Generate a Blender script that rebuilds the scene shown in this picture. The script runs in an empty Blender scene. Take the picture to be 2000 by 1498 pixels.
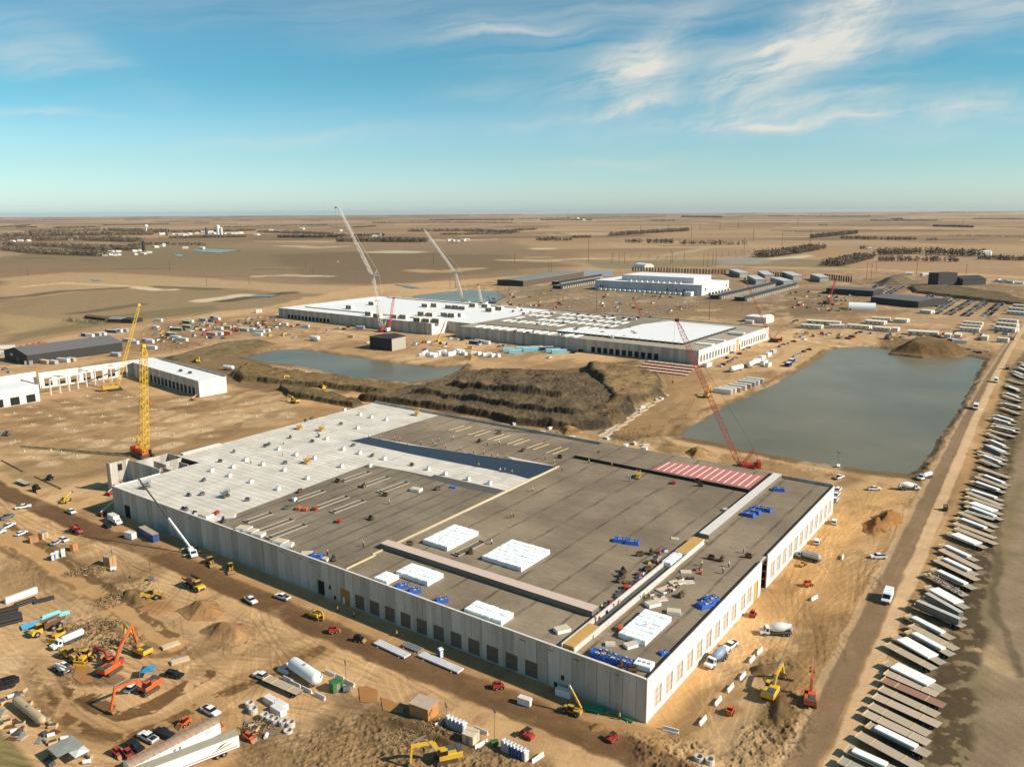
import bpy, math, random
import numpy as np
from mathutils import Vector, Matrix
SC=bpy.context.scene; COL=SC.collection
random.seed(7)
# ---------------------------------------------------------------- camera, sky, sun, exposure
H=120.0; F=1569.2; PT=0.21108; RL=-0.00637
ct,st,cr,sr=math.cos(PT),math.sin(PT),math.cos(RL),math.sin(RL)
cam=bpy.data.cameras.new('camera'); co=bpy.data.objects.new('camera',cam); COL.objects.link(co)
cam.sensor_width=36; cam.lens=36*F/2000; cam.clip_start=1; cam.clip_end=200000
m=Matrix(((cr,-sr,0,0),(st*sr,st*cr,-ct,0),(ct*sr,ct*cr,st,H),(0,0,0,1))); co.matrix_world=m
SC.camera=co
SUNDIR=(0.95,-0.31); ELEV=math.radians(34)          # towards the sun
sd=Vector((SUNDIR[0]*math.cos(ELEV),SUNDIR[1]*math.cos(ELEV),math.sin(ELEV))).normalized()
sl=bpy.data.lights.new('sun','SUN'); so=bpy.data.objects.new('sun',sl); COL.objects.link(so)
sl.energy=4.6; sl.angle=math.radians(0.6); sl.color=(1.0,0.915,0.80)
so.rotation_euler=sd.to_track_quat('Z','Y').to_euler()
SC.view_settings.view_transform='Standard'; SC.view_settings.look='None'; SC.view_settings.gamma=1
SC.view_settings.exposure=0.42; SC.view_settings.use_curve_mapping=False
W=bpy.data.worlds.new('World'); SC.world=W; W.use_nodes=True
NT=W.node_tree; nd=NT.nodes; lk=NT.links; nd.clear()
def N(nt,t,**k):
    n=nt.nodes.new(t)
    for a,b in k.items():
        if a=='ins':
            for i,v in b.items(): n.inputs[i].default_value=v
        else: setattr(n,a,b)
    return n
def mathn(nt,op,a,b=None,c=None,clamp=False):
    n=nt.nodes.new('ShaderNodeMath'); n.operation=op; n.use_clamp=clamp
    for i,v in enumerate((a,b,c)):
        if v is None: continue
        if isinstance(v,(int,float)): n.inputs[i].default_value=v
        else: nt.links.new(v,n.inputs[i])
    return n.outputs[0]
def build_world():
    nt=NT; M_=lambda *a,**k: mathn(nt,*a,**k)
    sky=N(nt,'ShaderNodeTexSky',sky_type='NISHITA',sun_disc=False,sun_elevation=ELEV,sun_rotation=math.atan2(SUNDIR[0],SUNDIR[1]),altitude=120,air_density=1.0,dust_density=0.6,ozone_density=1.0)
    tc=N(nt,'ShaderNodeTexCoord'); sep=N(nt,'ShaderNodeSeparateXYZ'); lk.new(tc.outputs['Generated'],sep.inputs[0])
    X,Y,Z=sep.outputs
    Ys=M_('MAXIMUM',Y,0.05)
    az=M_('DIVIDE',X,Ys); el=M_('DIVIDE',Z,Ys)     # tangents of bearing and height: world directions
    # wispy domain warp
    def comb(x,y,z=0.0):
        c=N(nt,'ShaderNodeCombineXYZ')
        for i,v in enumerate((x,y,z)):
            if isinstance(v,(int,float)): c.inputs[i].default_value=v
            else: lk.new(v,c.inputs[i])
        return c.outputs[0]
    wn=N(nt,'ShaderNodeTexNoise',ins={'Scale':7.0,'Detail':4.0,'Roughness':0.55}); lk.new(comb(az,M_('MULTIPLY',el,2.0)),wn.inputs['Vector'])
    wv=M_('SUBTRACT',wn.outputs[0],0.5)
    wn2=N(nt,'ShaderNodeTexNoise',ins={'Scale':3.2,'Detail':3.0,'Roughness':0.5}); lk.new(comb(az,M_('MULTIPLY',el,2.0),5.3),wn2.inputs['Vector'])
    wu=M_('SUBTRACT',wn2.outputs[0],0.5)
    azw=M_('ADD',az,M_('MULTIPLY',wu,0.16)); elw=M_('ADD',el,M_('MULTIPLY',wv,0.045))
    def streak(ang,sx,sy,seed,rough=0.6):
        c_,s_=math.cos(ang),math.sin(ang)
        a=M_('ADD',M_('MULTIPLY',azw,c_*sx),M_('MULTIPLY',elw,s_*sx))
        b=M_('ADD',M_('MULTIPLY',azw,-s_*sy),M_('MULTIPLY',elw,c_*sy))
        n=N(nt,'ShaderNodeTexNoise',ins={'Scale':1.0,'Detail':8.0,'Roughness':rough,'Distortion':0.3}); lk.new(comb(a,b,seed),n.inputs['Vector']); return n.outputs[0]
    s1=streak(math.radians(14),6.0,34.0,1.0,0.62); s2=streak(math.radians(4),2.6,40.0,4.0,0.55); s3=streak(math.radians(50),9,20,9.0,0.6)
    s1=M_('ADD',M_('MULTIPLY',s1,0.6),M_('MULTIPLY',s3,0.4))
    def blob(x,y,rx,ry,ang):
        c_,s_=math.cos(ang),math.sin(ang)
        dx=M_('SUBTRACT',azw,x); dy=M_('SUBTRACT',elw,y)
        a=M_('ADD',M_('MULTIPLY',dx,c_/rx),M_('MULTIPLY',dy,s_/rx)); b=M_('ADD',M_('MULTIPLY',dx,-s_/ry),M_('MULTIPLY',dy,c_/ry))
        d=M_('ADD',M_('MULTIPLY',a,a),M_('MULTIPLY',b,b))
        return M_('EXPONENT',M_('MULTIPLY',d,-1.0))
    def dirp(px,py):
        x=(px-1000)/F; y=-(py-749)/F; x,y=cr*x-sr*y,sr*x+cr*y
        r=(x,ct+st*y,-st+ct*y); return r[0]/r[1],r[2]/r[1]
    # big mares' tails, given as bearing/height
    tot=None
    for (px,py,rx,ry,ang,k) in CL:
        x,y=dirp(px,py); b=M_('MULTIPLY',blob(x,y,rx/F,ry/F,math.radians(ang)),k)
        tot=b if tot is None else M_('ADD',tot,b)
    ma=M_('MULTIPLY',tot,M_('MULTIPLY_ADD',s1,4.0,-1.5,clamp=True))
    tot2=None
    for (px,py,rx,ry,ang,k) in CL2:
        x,y=dirp(px,py); b=M_('MULTIPLY',blob(x,y,rx/F,ry/F,math.radians(ang)),k)
        tot2=b if tot2 is None else M_('ADD',tot2,b)
    mb=M_('MULTIPLY',tot2,M_('MULTIPLY_ADD',s2,3.0,-1.05,clamp=True))
    den=M_('MULTIPLY',M_('ADD',ma,mb),0.8,clamp=True)
    # sky colour: Nishita, with the hazier layer near the horizon given by height
    rp=N(nt,'ShaderNodeValToRGB'); rp.color_ramp.interpolation='EASE'
    e=rp.color_ramp.elements; e[0].position=0.0; e[0].color=(0.92,1.20,1.55,1); e[1].position=1.0; e[1].color=(0.50,0.86,0.90,1)
    e2=rp.color_ramp.elements.new(0.25); e2.color=(0.70,1.02,1.16,1)
    e3=rp.color_ramp.elements.new(0.55); e3.color=(0.42,0.90,0.98,1)
    lk.new(M_('MULTIPLY',el,3.4,clamp=True),rp.inputs[0])
    mx=N(nt,'ShaderNodeMix',data_type='RGBA',blend_type='MULTIPLY'); mx.inputs[0].default_value=1.0
    lk.new(sky.outputs[0],mx.inputs[6]); lk.new(rp.outputs[0],mx.inputs[7])
    cl=N(nt,'ShaderNodeMix',data_type='RGBA'); lk.new(den,cl.inputs[0]); lk.new(mx.outputs[2],cl.inputs[6]); cl.inputs[7].default_value=(6.6,6.6,6.1,1)
    bg=N(nt,'ShaderNodeBackground'); bg.inputs[1].default_value=0.085; lk.new(cl.outputs[2],bg.inputs[0])
    out=N(nt,'ShaderNodeOutputWorld'); lk.new(bg.outputs[0],out.inputs[0])
# (px,py) here only names a bearing and a height in the sky; sizes and tilt of each cloud streamer
CL=[(1215,110,120,34,34,1.0),(1250,170,60,70,-60,.95),(1190,145,90,26,10,.6),(1245,215,70,18,12,1.0),(1180,228,130,12,8,.7),(1560,90,170,60,24,.75),(1465,165,50,75,-70,.9),(1640,20,150,34,24,1.1),(1560,100,90,30,10,.6),(1500,215,110,16,10,.8),(1640,185,110,12,7,.8),(1760,215,260,20,5,1.0),(1500,243,220,11,3,.9),(1700,95,200,20,10,.5),(1000,180,160,18,2,.3)]
CL2=[(60,115,110,34,-18,0.7),(170,100,150,30,-26,0.45),(60,228,150,8,0,0.9),(260,0,300,60,0,0.2),(850,60,240,40,-4,0.35),(1050,20,380,60,0,0.22),(1950,10,200,45,0,0.8),(640,275,380,14,4,0.35),(1220,318,200,12,-2,0.35),(1750,250,420,30,3,0.3),(980,60,200,16,-4,0.4),(1700,140,420,90,0,0.35),(1300,60,260,90,0,0.3),(600,225,80,6,3,0.3)]
build_world()

# ---------------------------------------------------------------- site frame and measuring helpers
U=(0.5853578419501158,0.8107750593521628); V=(-U[1],U[0]); C0=(31.5066,170.9052)
ROT=math.atan2(U[1],U[0])                       # heading of the a axis of the site grid
def ray(px,py):
    x=(px-1000)/F; y=-(py-749)/F; x,y=cr*x-sr*y,sr*x+cr*y
    return (x,ct+st*y,-st+ct*y)
def G(px,py,z=0.0):                              # a point read off the survey photo -> the world, at height z
    r=ray(px,py); t=(z-H)/r[2]; return (r[0]*t,r[1]*t)
def AT(px,py,Y):
    r=ray(px,py); t=Y/r[1]; return (r[0]*t,Y,H+r[2]*t)
def P(a,b,z=0.0): return (C0[0]+a*U[0]+b*V[0],C0[1]+a*U[1]+b*V[1],z)
def AB(px,py,z=0.0):
    g=G(px,py,z); dx,dy=g[0]-C0[0],g[1]-C0[1]; return (dx*U[0]+dy*U[1],dx*V[0]+dy*V[1])
def lin(c): return tuple(((v/255)/12.92 if v/255<=0.04045 else ((v/255+0.055)/1.055)**2.4) for v in c)
KX=1.12
def alb(c,k=1.0): return tuple(min(0.85,max(0.006,v/KX*k)) for v in lin(c))

# ---------------------------------------------------------------- materials
MATS={}
def mat(name,rgb,rough=0.75,metal=0.0,var=0.12,scale=0.8,bump=0.0,k=1.0,streak=None,spec=None,raw=False):
    """rgb is the sunlit colour seen (0-255), turned into an albedo"""
    if name in MATS: return MATS[name]
    m=bpy.data.materials.new(name); m.use_nodes=True; nt=m.node_tree; b=nt.nodes['Principled BSDF']
    c=rgb if raw else alb(rgb,k)
    tc=N(nt,'ShaderNodeTexCoord'); src=tc.outputs['Object']
    if streak:
        mp=N(nt,'ShaderNodeMapping'); mp.inputs['Scale'].default_value=streak; nt.links.new(src,mp.inputs['Vector']); src=mp.outputs[0]
    n=N(nt,'ShaderNodeTexNoise',ins={'Scale':scale,'Detail':5.0,'Roughness':0.65}); nt.links.new(src,n.inputs['Vector'])
    r=N(nt,'ShaderNodeValToRGB'); e=r.color_ramp.elements; e[0].position=0.3; e[1].position=0.7
    e[0].color=(*[v*(1-var) for v in c],1); e[1].color=(*[min(.9,v*(1+var)) for v in c],1)
    nt.links.new(n.outputs[0],r.inputs[0]); nt.links.new(r.outputs[0],b.inputs['Base Color'])
    b.inputs['Roughness'].default_value=rough; b.inputs['Metallic'].default_value=metal
    if spec is not None: b.inputs['Specular IOR Level'].default_value=spec
    if bump:
        bp=N(nt,'ShaderNodeBump',ins={'Strength':bump,'Distance':0.1}); nt.links.new(n.outputs[0],bp.inputs['Height']); nt.links.new(bp.outputs[0],b.inputs['Normal'])
    MATS[name]=m; return m
def attrmat(name,rough=0.95,fine=1.3,amt=0.25,bump=0.5,dist=0.25):
    m=bpy.data.materials.new(name); m.use_nodes=True; nt=m.node_tree; b=nt.nodes['Principled BSDF']
    at=N(nt,'ShaderNodeAttribute',attribute_name='soil'); tc=N(nt,'ShaderNodeTexCoord')
    n=N(nt,'ShaderNodeTexNoise',ins={'Scale':fine,'Detail':6.0,'Roughness':0.7}); nt.links.new(tc.outputs['Object'],n.inputs['Vector'])
    n2=N(nt,'ShaderNodeTexNoise',ins={'Scale':fine*0.13,'Detail':4.0,'Roughness':0.6}); nt.links.new(tc.outputs['Object'],n2.inputs['Vector'])
    n3=N(nt,'ShaderNodeTexNoise',ins={'Scale':fine*3.1,'Detail':4.0,'Roughness':0.75}); nt.links.new(tc.outputs['Object'],n3.inputs['Vector'])
    s=mathn(nt,'ADD',mathn(nt,'MULTIPLY',n.outputs[0],amt*2.6),mathn(nt,'ADD',mathn(nt,'MULTIPLY',n3.outputs[0],amt*1.6),mathn(nt,'MULTIPLY_ADD',n2.outputs[0],amt*1.6,1-amt*2.9)))
    vm=N(nt,'ShaderNodeVectorMath',operation='SCALE'); nt.links.new(at.outputs['Color'],vm.inputs[0]); nt.links.new(s,vm.inputs['Scale'])
    nt.links.new(vm.outputs[0],b.inputs['Base Color']); b.inputs['Roughness'].default_value=rough; b.inputs['Specular IOR Level'].default_value=0.12
    bp=N(nt,'ShaderNodeBump',ins={'Strength':bump,'Distance':dist}); nt.links.new(n.outputs[0],bp.inputs['Height']); nt.links.new(bp.outputs[0],b.inputs['Normal'])
    MATS[name]=m; return m

# ---------------------------------------------------------------- mesh kit
class MB:
    def __init__(s): s.v=[]; s.f=[]; s.m=[]; s.mats=[]; s.T=None
    def mi(s,m):
        if m not in s.mats: s.mats.append(m)
        return s.mats.index(m)
    def add(s,vs,fs,m):
        o=len(s.v); i=s.mi(m)
        if s.T is not None: vs=[tuple(s.T@Vector(v)) for v in vs]
        s.v.extend(vs)
        for f in fs: s.f.append(tuple(o+k for k in f)); s.m.append(i)
        return s
    def box(s,x0,x1,y0,y1,z0,z1,m,top=None):
        vs=[(x0,y0,z0),(x1,y0,z0),(x1,y1,z0),(x0,y1,z0),(x0,y0,z1),(x1,y0,z1),(x1,y1,z1),(x0,y1,z1)]
        s.add(vs,[(0,3,2,1),(0,1,5,4),(1,2,6,5),(2,3,7,6),(3,0,4,7)],m)
        return s.add(vs[4:],[(0,1,2,3)],top or m)
    def bev(s,x0,x1,y0,y1,z0,z1,m,r=0.1):           # box with bevelled upper edges
        return s.frus(x0,x1,y0,y1,z0,z1-r,m,cap=False).prismz([(x0,y0),(x1,y0),(x1,y1),(x0,y1)],[(x0+r,y0+r),(x1-r,y0+r),(x1-r,y1-r),(x0+r,y1-r)],z1-r,z1,m)
    def frus(s,x0,x1,y0,y1,z0,z1,m,cap=True):
        vs=[(x0,y0,z0),(x1,y0,z0),(x1,y1,z0),(x0,y1,z0),(x0,y0,z1),(x1,y0,z1),(x1,y1,z1),(x0,y1,z1)]
        return s.add(vs,[(0,3,2,1),(0,1,5,4),(1,2,6,5),(2,3,7,6),(3,0,4,7)]+([(4,5,6,7)] if cap else []),m)
    def prismz(s,p,q,z0,z1,m):                        # loft between two polygons
        n=len(p); vs=[(x,y,z0) for x,y in p]+[(x,y,z1) for x,y in q]
        return s.add(vs,[tuple(range(n-1,-1,-1)),tuple(range(n,2*n))]+[(i,(i+1)%n,n+(i+1)%n,n+i) for i in range(n)],m)
    def prof(s,pts,y0,y1,m,inset=0.0):                # side profile (x,z) given width y0..y1, optional narrower top
        n=len(pts); zm=max(p[1] for p in pts); zl=min(p[1] for p in pts); h=max(1e-6,zm-zl)
        a=[(x,y0+inset*(z-zl)/h,z) for x,z in pts]; b=[(x,y1-inset*(z-zl)/h,z) for x,z in pts]
        return s.add(a+b,[tuple(range(n)),tuple(range(2*n-1,n-1,-1))]+[((i+1)%n,i,n+i,n+(i+1)%n) for i in range(n)],m)
    def cyl(s,p,q,r,m,r2=None,n=8,cap=True):
        p=Vector(p);q=Vector(q);d=q-p
        if d.length<1e-6: return s
        z=d.normalized(); x=z.orthogonal().normalized(); y=z.cross(x); r2=r if r2 is None else r2
        vs=[tuple(p+x*(r*math.cos(2*math.pi*i/n))+y*(r*math.sin(2*math.pi*i/n))) for i in range(n)]+[tuple(q+x*(r2*math.cos(2*math.pi*i/n))+y*(r2*math.sin(2*math.pi*i/n))) for i in range(n)]
        fs=[(i,(i+1)%n,n+(i+1)%n,n+i) for i in range(n)]
        if cap: fs+=[tuple(range(n-1,-1,-1)),tuple(range(n,2*n))]
        return s.add(vs,fs,m)
    def ring(s,c,r,R,h,m,n=14):                       # upright concrete ring
        vs=[];fs=[]
        for (rr,z) in ((R,0),(R,h),(r,h),(r,0)):
            vs+=[(c[0]+rr*math.cos(2*math.pi*i/n),c[1]+rr*math.sin(2*math.pi*i/n),c[2]+z) for i in range(n)]
        for k in range(4):
            for i in range(n): fs.append((k*n+i,k*n+(i+1)%n,((k+1)%4)*n+(i+1)%n,((k+1)%4)*n+i))
        return s.add(vs,fs,m)
    def lathe(s,p,q,prof,m,n=14):                     # prof: list of (t along pq, radius)
        p=Vector(p);q=Vector(q);d=q-p; z=d.normalized(); x=z.orthogonal().normalized(); y=z.cross(x); vs=[];fs=[]
        for t,r in prof:
            vs+=[tuple(p+d*t+x*(r*math.cos(2*math.pi*i/n))+y*(r*math.sin(2*math.pi*i/n))) for i in range(n)]
        for k in range(len(prof)-1):
            for i in range(n): fs.append((k*n+i,k*n+(i+1)%n,(k+1)*n+(i+1)%n,(k+1)*n+i))
        fs+=[tuple(range(n-1,-1,-1)),tuple(range((len(prof)-1)*n,len(prof)*n))]
        return s.add(vs,fs,m)
    def bar(s,p,q,w,m): return s.cyl(p,q,w,m,n=4,cap=False)
    def beam(s,p,q,w,h,m):                            # rectangular beam between points
        p=Vector(p);q=Vector(q);d=(q-p).normalized(); up=Vector((0,0,1))
        if abs(d.z)>.99: up=Vector((0,1,0))
        y=up.cross(d).normalized()*(w/2); z=d.cross(y).normalized()*(h/2)
        vs=[tuple(e+sy*y+sz*z) for e in (p,q) for sy,sz in ((-1,-1),(1,-1),(1,1),(-1,1))]
        return s.add(vs,[(3,2,1,0),(4,5,6,7)]+[(i,(i+1)%4,4+(i+1)%4,4+i) for i in range(4)],m)
    def mesh(s,name):
        me=bpy.data.meshes.new(name); me.from_pydata(s.v,[],s.f)
        for m in s.mats: me.materials.append(m)
        if len(s.mats)>1: me.polygons.foreach_set('material_index',s.m)
        me.update(); return me
    def obj(s,name,parent=None,smooth=False):
        me=s.mesh(name)
        if smooth: me.polygons.foreach_set('use_smooth',[True]*len(me.polygons))
        o=bpy.data.objects.new(name,me); COL.objects.link(o)
        if parent is not None: o.parent=parent
        return o
def tag(o,label=None,cat=None,group=None,kind=None):
    if label: o['label']=label
    if cat: o['category']=cat
    if group: o['group']=group
    if kind: o['kind']=kind
    return o
def thing(name,label,cat,loc=(0,0,0),rz=0.0,group=None):
    o=bpy.data.objects.new(name,None); COL.objects.link(o); o.location=loc; o.rotation_euler=(0,0,rz); return tag(o,label,cat,group)
def struct(o): o['kind']='structure'; return o
KIDS={}
def dup(root,loc,rz,label,group=None,cat=None,scale=None):
    def rec(o,par):
        c=o.copy(); COL.objects.link(c)
        if par is not None: c.parent=par
        for ch in KIDS.get(o.name,[]): rec(ch,c)
        return c
    r=rec(root,None); r.location=loc; r.rotation_euler=(0,0,rz); r['label']=label
    if group: r['group']=group
    if cat: r['category']=cat
    if scale: r.scale=scale
    return r
PROTO={}
def use(key,maker,loc,rz,label,group=None,scale=None):
    """first use builds the thing, later uses copy it with its parts"""
    if key not in PROTO:
        o=maker(); o.location=loc; o.rotation_euler=(0,0,rz); o['label']=label
        if group: o['group']=group
        if scale: o.scale=scale
        PROTO[key]=o
        def reg(x):
            KIDS[x.name]=list(x.children)
            for c in x.children: reg(c)
        bpy.context.view_layer.update(); reg(o)
        return o
    o=dup(PROTO[key],loc,rz,label,group)
    if scale: o.scale=scale
    else: o.scale=(1,1,1)
    if not group and 'group' in o: del o['group']
    return o

# ---------------------------------------------------------------- numpy noise
def vnoise(x,y,seed=0):
    xi=np.floor(x).astype(np.int64); yi=np.floor(y).astype(np.int64); xf=x-xi; yf=y-yi
    def h(a,b):
        n=(a*374761393+b*668265263+seed*1442695041)&0x7fffffff; n=((n^(n>>13))*1274126177)&0x7fffffff; return ((n^(n>>16))&0xffff)/65535.0
    u=xf*xf*(3-2*xf); v=yf*yf*(3-2*yf)
    return (h(xi,yi)*(1-u)+h(xi+1,yi)*u)*(1-v)+(h(xi,yi+1)*(1-u)+h(xi+1,yi+1)*u)*v
def fbm(x,y,o=4,seed=0,g=0.5):
    s=0;a=1;t=0
    for i in range(o): s=s+a*vnoise(x*2**i+17.3*i,y*2**i-9.1*i,seed+i); t+=a; a*=g
    return s/t
def sdpoly(x,y,poly):                              # signed distance, positive inside
    ins=np.zeros(x.shape,bool); d=np.full(x.shape,1e12)
    n=len(poly)
    for i in range(n):
        x0,y0=poly[i]; x1,y1=poly[(i+1)%n]; dx,dy=x1-x0,y1-y0
        if abs(dy)>1e-9:
            c=((y0>y)!=(y1>y))&(x<dx*(y-y0)/dy+x0); ins^=c
        t=np.clip(((x-x0)*dx+(y-y0)*dy)/(dx*dx+dy*dy+1e-12),0,1); d=np.minimum(d,(x-x0-t*dx)**2+(y-y0-t*dy)**2)
    d=np.sqrt(d); return np.where(ins,d,-d)
def sdline(x,y,pts):
    d=np.full(x.shape,1e12)
    for (x0,y0),(x1,y1) in zip(pts[:-1],pts[1:]):
        dx,dy=x1-x0,y1-y0; t=np.clip(((x-x0)*dx+(y-y0)*dy)/(dx*dx+dy*dy+1e-12),0,1); d=np.minimum(d,(x-x0-t*dx)**2+(y-y0-t*dy)**2)
    return np.sqrt(d)
def sst(a,b,x): t=np.clip((x-a)/(b-a),0,1); return t*t*(3-2*t)
def gridmesh(name,X,Y,Z,colr,material,keep=None):
    ny,nx=X.shape; vs=np.stack([X,Y,Z],-1).reshape(-1,3).astype(np.float32)
    idx=np.arange(nx*ny).reshape(ny,nx); q=np.stack([idx[:-1,:-1],idx[:-1,1:],idx[1:,1:],idx[1:,:-1]],-1).reshape(-1,4)
    if keep is not None: q=q[keep.ravel()[q].any(1)]
    me=bpy.data.meshes.new(name); me.vertices.add(len(vs)); me.vertices.foreach_set('co',vs.ravel())
    me.loops.add(q.size); me.loops.foreach_set('vertex_index',q.ravel().astype(np.int32))
    me.polygons.add(len(q)); me.polygons.foreach_set('loop_start',(np.arange(len(q))*4).astype(np.int32)); me.polygons.foreach_set('loop_total',np.full(len(q),4,np.int32))
    me.update(calc_edges=True)
    at=me.color_attributes.new('soil','FLOAT_COLOR','POINT'); c4=np.ones((len(vs),4),np.float32); c4[:,:3]=colr.reshape(-1,3); at.data.foreach_set('color',c4.ravel())
    me.materials.append(material); me.polygons.foreach_set('use_smooth',np.ones(len(q),bool))
    o=bpy.data.objects.new(name,me); COL.objects.link(o); return o
PADS=[(28,808),(46,818),(62,830),(76,806),(96,812),(116,818),(58,795),(127,786),(145,796),(165,804),(126,838),(145,842),(205,826),(170,774),(190,778),(222,784),(228,772),(250,776),(250,794),(180,830),(112,830),(200,814),(224,812),(296,800),(318,804),(350,782),(366,790),(415,780),(438,776),(362,812),(430,806),(460,802),(305,838),(340,820),(375,830),(395,842),(460,822),(480,788),(475,812),(530,800),(190,870),(202,862),(240,872),(260,858),(310,848),(320,874),(340,850),(150,892),(96,905),(65,895),(100,880),(120,884),(160,860),(340,868),(410,852),(500,814),(565,808),(20,866),(30,862),(48,882),(560,815)]
# ---------------------------------------------------------------- the ground: one sheet out to the horizon
def build_ground():
    near=1/np.linspace(1/60,1/152,46)[:-1]; main=1/np.linspace(1/152,1/34000,800)
    D=np.concatenate([near,main]); ui=np.linspace(-0.72,0.72,1180); uo=0.72+np.linspace(0.01,0.6,50)
    u=np.concatenate([-uo[::-1],ui,uo]); X=u[None,:]*D[:,None]; Y=np.repeat(D[:,None],len(u),1)
    Z=np.zeros_like(X)
    nz=lambda sx,sy,o,seed: fbm(X/sx,Y/sy,o,seed)
    n_big=nz(900,420,4,3); n_mid=nz(60,60,4,11); n_fine=nz(7,7,3,21); n_tiny=nz(1.3,1.3,3,31)
    c=lambda r,g,b: np.array(alb((r,g,b)))
    Cc=np.zeros(X.shape+(3,))
    # far fields: a patchwork of sections, then the site
    th=math.radians(4.0); fx=X*math.cos(th)+Y*math.sin(th); fy=-X*math.sin(th)+Y*math.cos(th)
    wob=(nz(1500,1500,3,41)-.5)*260
    sx=np.floor((fx+wob)/1100+.3*np.floor(fy/520)); sy=np.floor((fy+wob*.4)/520)
    hsh=lambda a,b,s: (np.abs(np.sin(a*127.1+b*311.7+s*74.7)*43758.5453)%1)
    pal=np.array([c(180,142,98),c(196,158,112),c(152,118,82),c(186,150,104),c(146,116,80),c(206,168,122),c(170,136,92),c(152,128,86)])
    pi=(hsh(sx,sy,1)*8).astype(int)%8; Cc[:]=pal[pi]
    Cc=Cc*.72+c(176,140,98)*.28
    Cc*= (0.70+0.58*n_big)[...,None]
    Cc*= (0.90+0.2*nz(170,60,4,51))[...,None]
    Ur=(X/Y,Y)
    def win(pts,mg):
        xs=[p[0] for p in pts]; ys=[p[1] for p in pts]
        y0,y1=min(ys)-mg,max(ys)+mg; x0,x1=min(xs)-mg,max(xs)+mg
        r0=max(0,np.searchsorted(D,y0)-1); r1=min(len(D),np.searchsorted(D,y1)+1)
        yl=max(y0,60); us=[x0/yl,x0/max(y1,61),x1/yl,x1/max(y1,61)]
        c0=max(0,np.searchsorted(u,min(us))-1); c1=min(len(u),np.searchsorted(u,max(us))+1)
        return slice(r0,r1),slice(c0,c1)
    def W2(p,z=0): return [G(*q,z) for q in p]
    def paint(poly,rgb,soft=3.0,warp=3.0,k=1.0,world=False,mul=None):
        pts=poly if world else W2(poly); w=win(pts,soft+warp*2)
        x,y=X[w],Y[w]
        if x.size==0: return
        s=max(8.0,warp*3); wx=(fbm(x/s,y/s,4,61)-.5)*2*warp; wy=(fbm(x/s+50,y/s,4,62)-.5)*2*warp
        a=sst(-soft,soft,sdpoly(x+wx,y+wy,pts))[...,None]*k
        if mul is not None: Cc[w]=Cc[w]*(1-a+a*mul)
        else: Cc[w]=Cc[w]*(1-a)+np.array(alb(rgb))*a
    def line(pts,wd,rgb,soft=1.0,k=1.0,warp=1.0,mul=None,world=False,dz=0,patch=0):
        pts=pts if world else W2(pts); w=win(pts,wd+soft+warp*2); x,y=X[w],Y[w]
        if x.size==0: return
        s=max(6.0,warp*5); wx=(fbm(x/s,y/s,3,63)-.5)*2*warp; wy=(fbm(x/s+50,y/s,3,64)-.5)*2*warp
        a=sst(wd/2+soft,wd/2-soft*.2,sdline(x+wx,y+wy,pts))*k
        if patch: a=a*sst(patch-.05,patch+.06,fbm(x/3.5,y/3.5,4,171,.6))
        if mul is not None: Cc[w]=Cc[w]*(1-a[...,None]*(1-mul))
        else: Cc[w]=Cc[w]*(1-a[...,None])+np.array(alb(rgb))*a[...,None]
        if dz: Z[w]+=a*dz
    # --- far country features
    paint([(0,487),(330,470),(620,474),(1000,470),(1130,500),(1090,535),(820,548),(640,560),(560,545),(300,523),(0,525)],(150,124,90),60,120,.8)
    paint([(0,490),(260,478),(600,490),(520,528),(300,520),(0,512)],(140,122,82),60,120,.5)
    paint([(540,498),(760,490),(1000,500),(1100,520),(900,540),(740,556),(600,550)],(128,104,74),30,60,.7)
    paint([(0,545),(130,532),(280,536),(520,552),(760,560),(1000,550),(1140,532),(1140,562),(900,572),(620,575),(480,565),(200,566),(0,584)],(198,162,114),20,40,.75)
    paint([(0,590),(150,572),(380,562),(500,566),(560,580),(560,600),(380,602),(250,600),(120,612),(0,622)],(152,124,88),10,20,.85)
    paint([(60,598),(150,570),(300,562),(560,590),(530,606),(300,618),(160,640),(0,650),(0,615)],(158,132,92),8,20,.7)
    paint([(160,632),(170,622),(300,606),(420,596),(440,604),(250,630),(100,655),(0,672),(0,655)],(126,112,70),8,14,.7)
    paint([(0,612),(140,625),(60,648),(0,652)],(188,154,102),8,15,.6)
    for l,wd,col in [([(0,583),(60,578),(120,569),(220,564),(300,560),(420,565)],22,(112,94,66)),([(270,562),(310,567),(340,566)],16,(232,204,160)),([(395,588),(430,583),(470,577)],26,(226,198,156)),([(50,560),(120,553),(190,556),(290,562)],14,(220,186,140)),
                     ([(440,588),(480,582),(560,572)],22,(90,78,58)),([(600,582),(640,588),(680,592)],14,(206,180,140)),([(150,612),(210,604),(270,595)],18,(118,100,70)),([(500,540),(560,538),(640,540)],20,(214,190,150)),([(560,480),(620,484),(660,482)],70,(206,178,138)),([(760,492),(785,493)],90,(216,196,160)),
                     ([(815,528),(860,532),(920,525)],40,(196,160,112)),([(1000,508),(1065,510),(1160,505)],45,(214,178,128)),([(1055,486),(1065,486)],60,(230,206,168)),([(1190,522),(1200,524),(1240,530)],18,(196,170,128)),([(1500,640),(1620,618),(1700,610)],10,(150,120,80)),
                     ([(1470,515),(1500,508),(1580,500)],30,(226,206,172)),([(1300,500),(1380,485),(1460,478)],30,(190,168,132)),([(1680,528),(1720,528)],22,(214,205,190)),([(1920,522),(1975,524)],16,(222,216,200))]:
        line(l,wd,col,wd*.5,.9,wd*.35)
    rg=random.Random(31)
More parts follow.
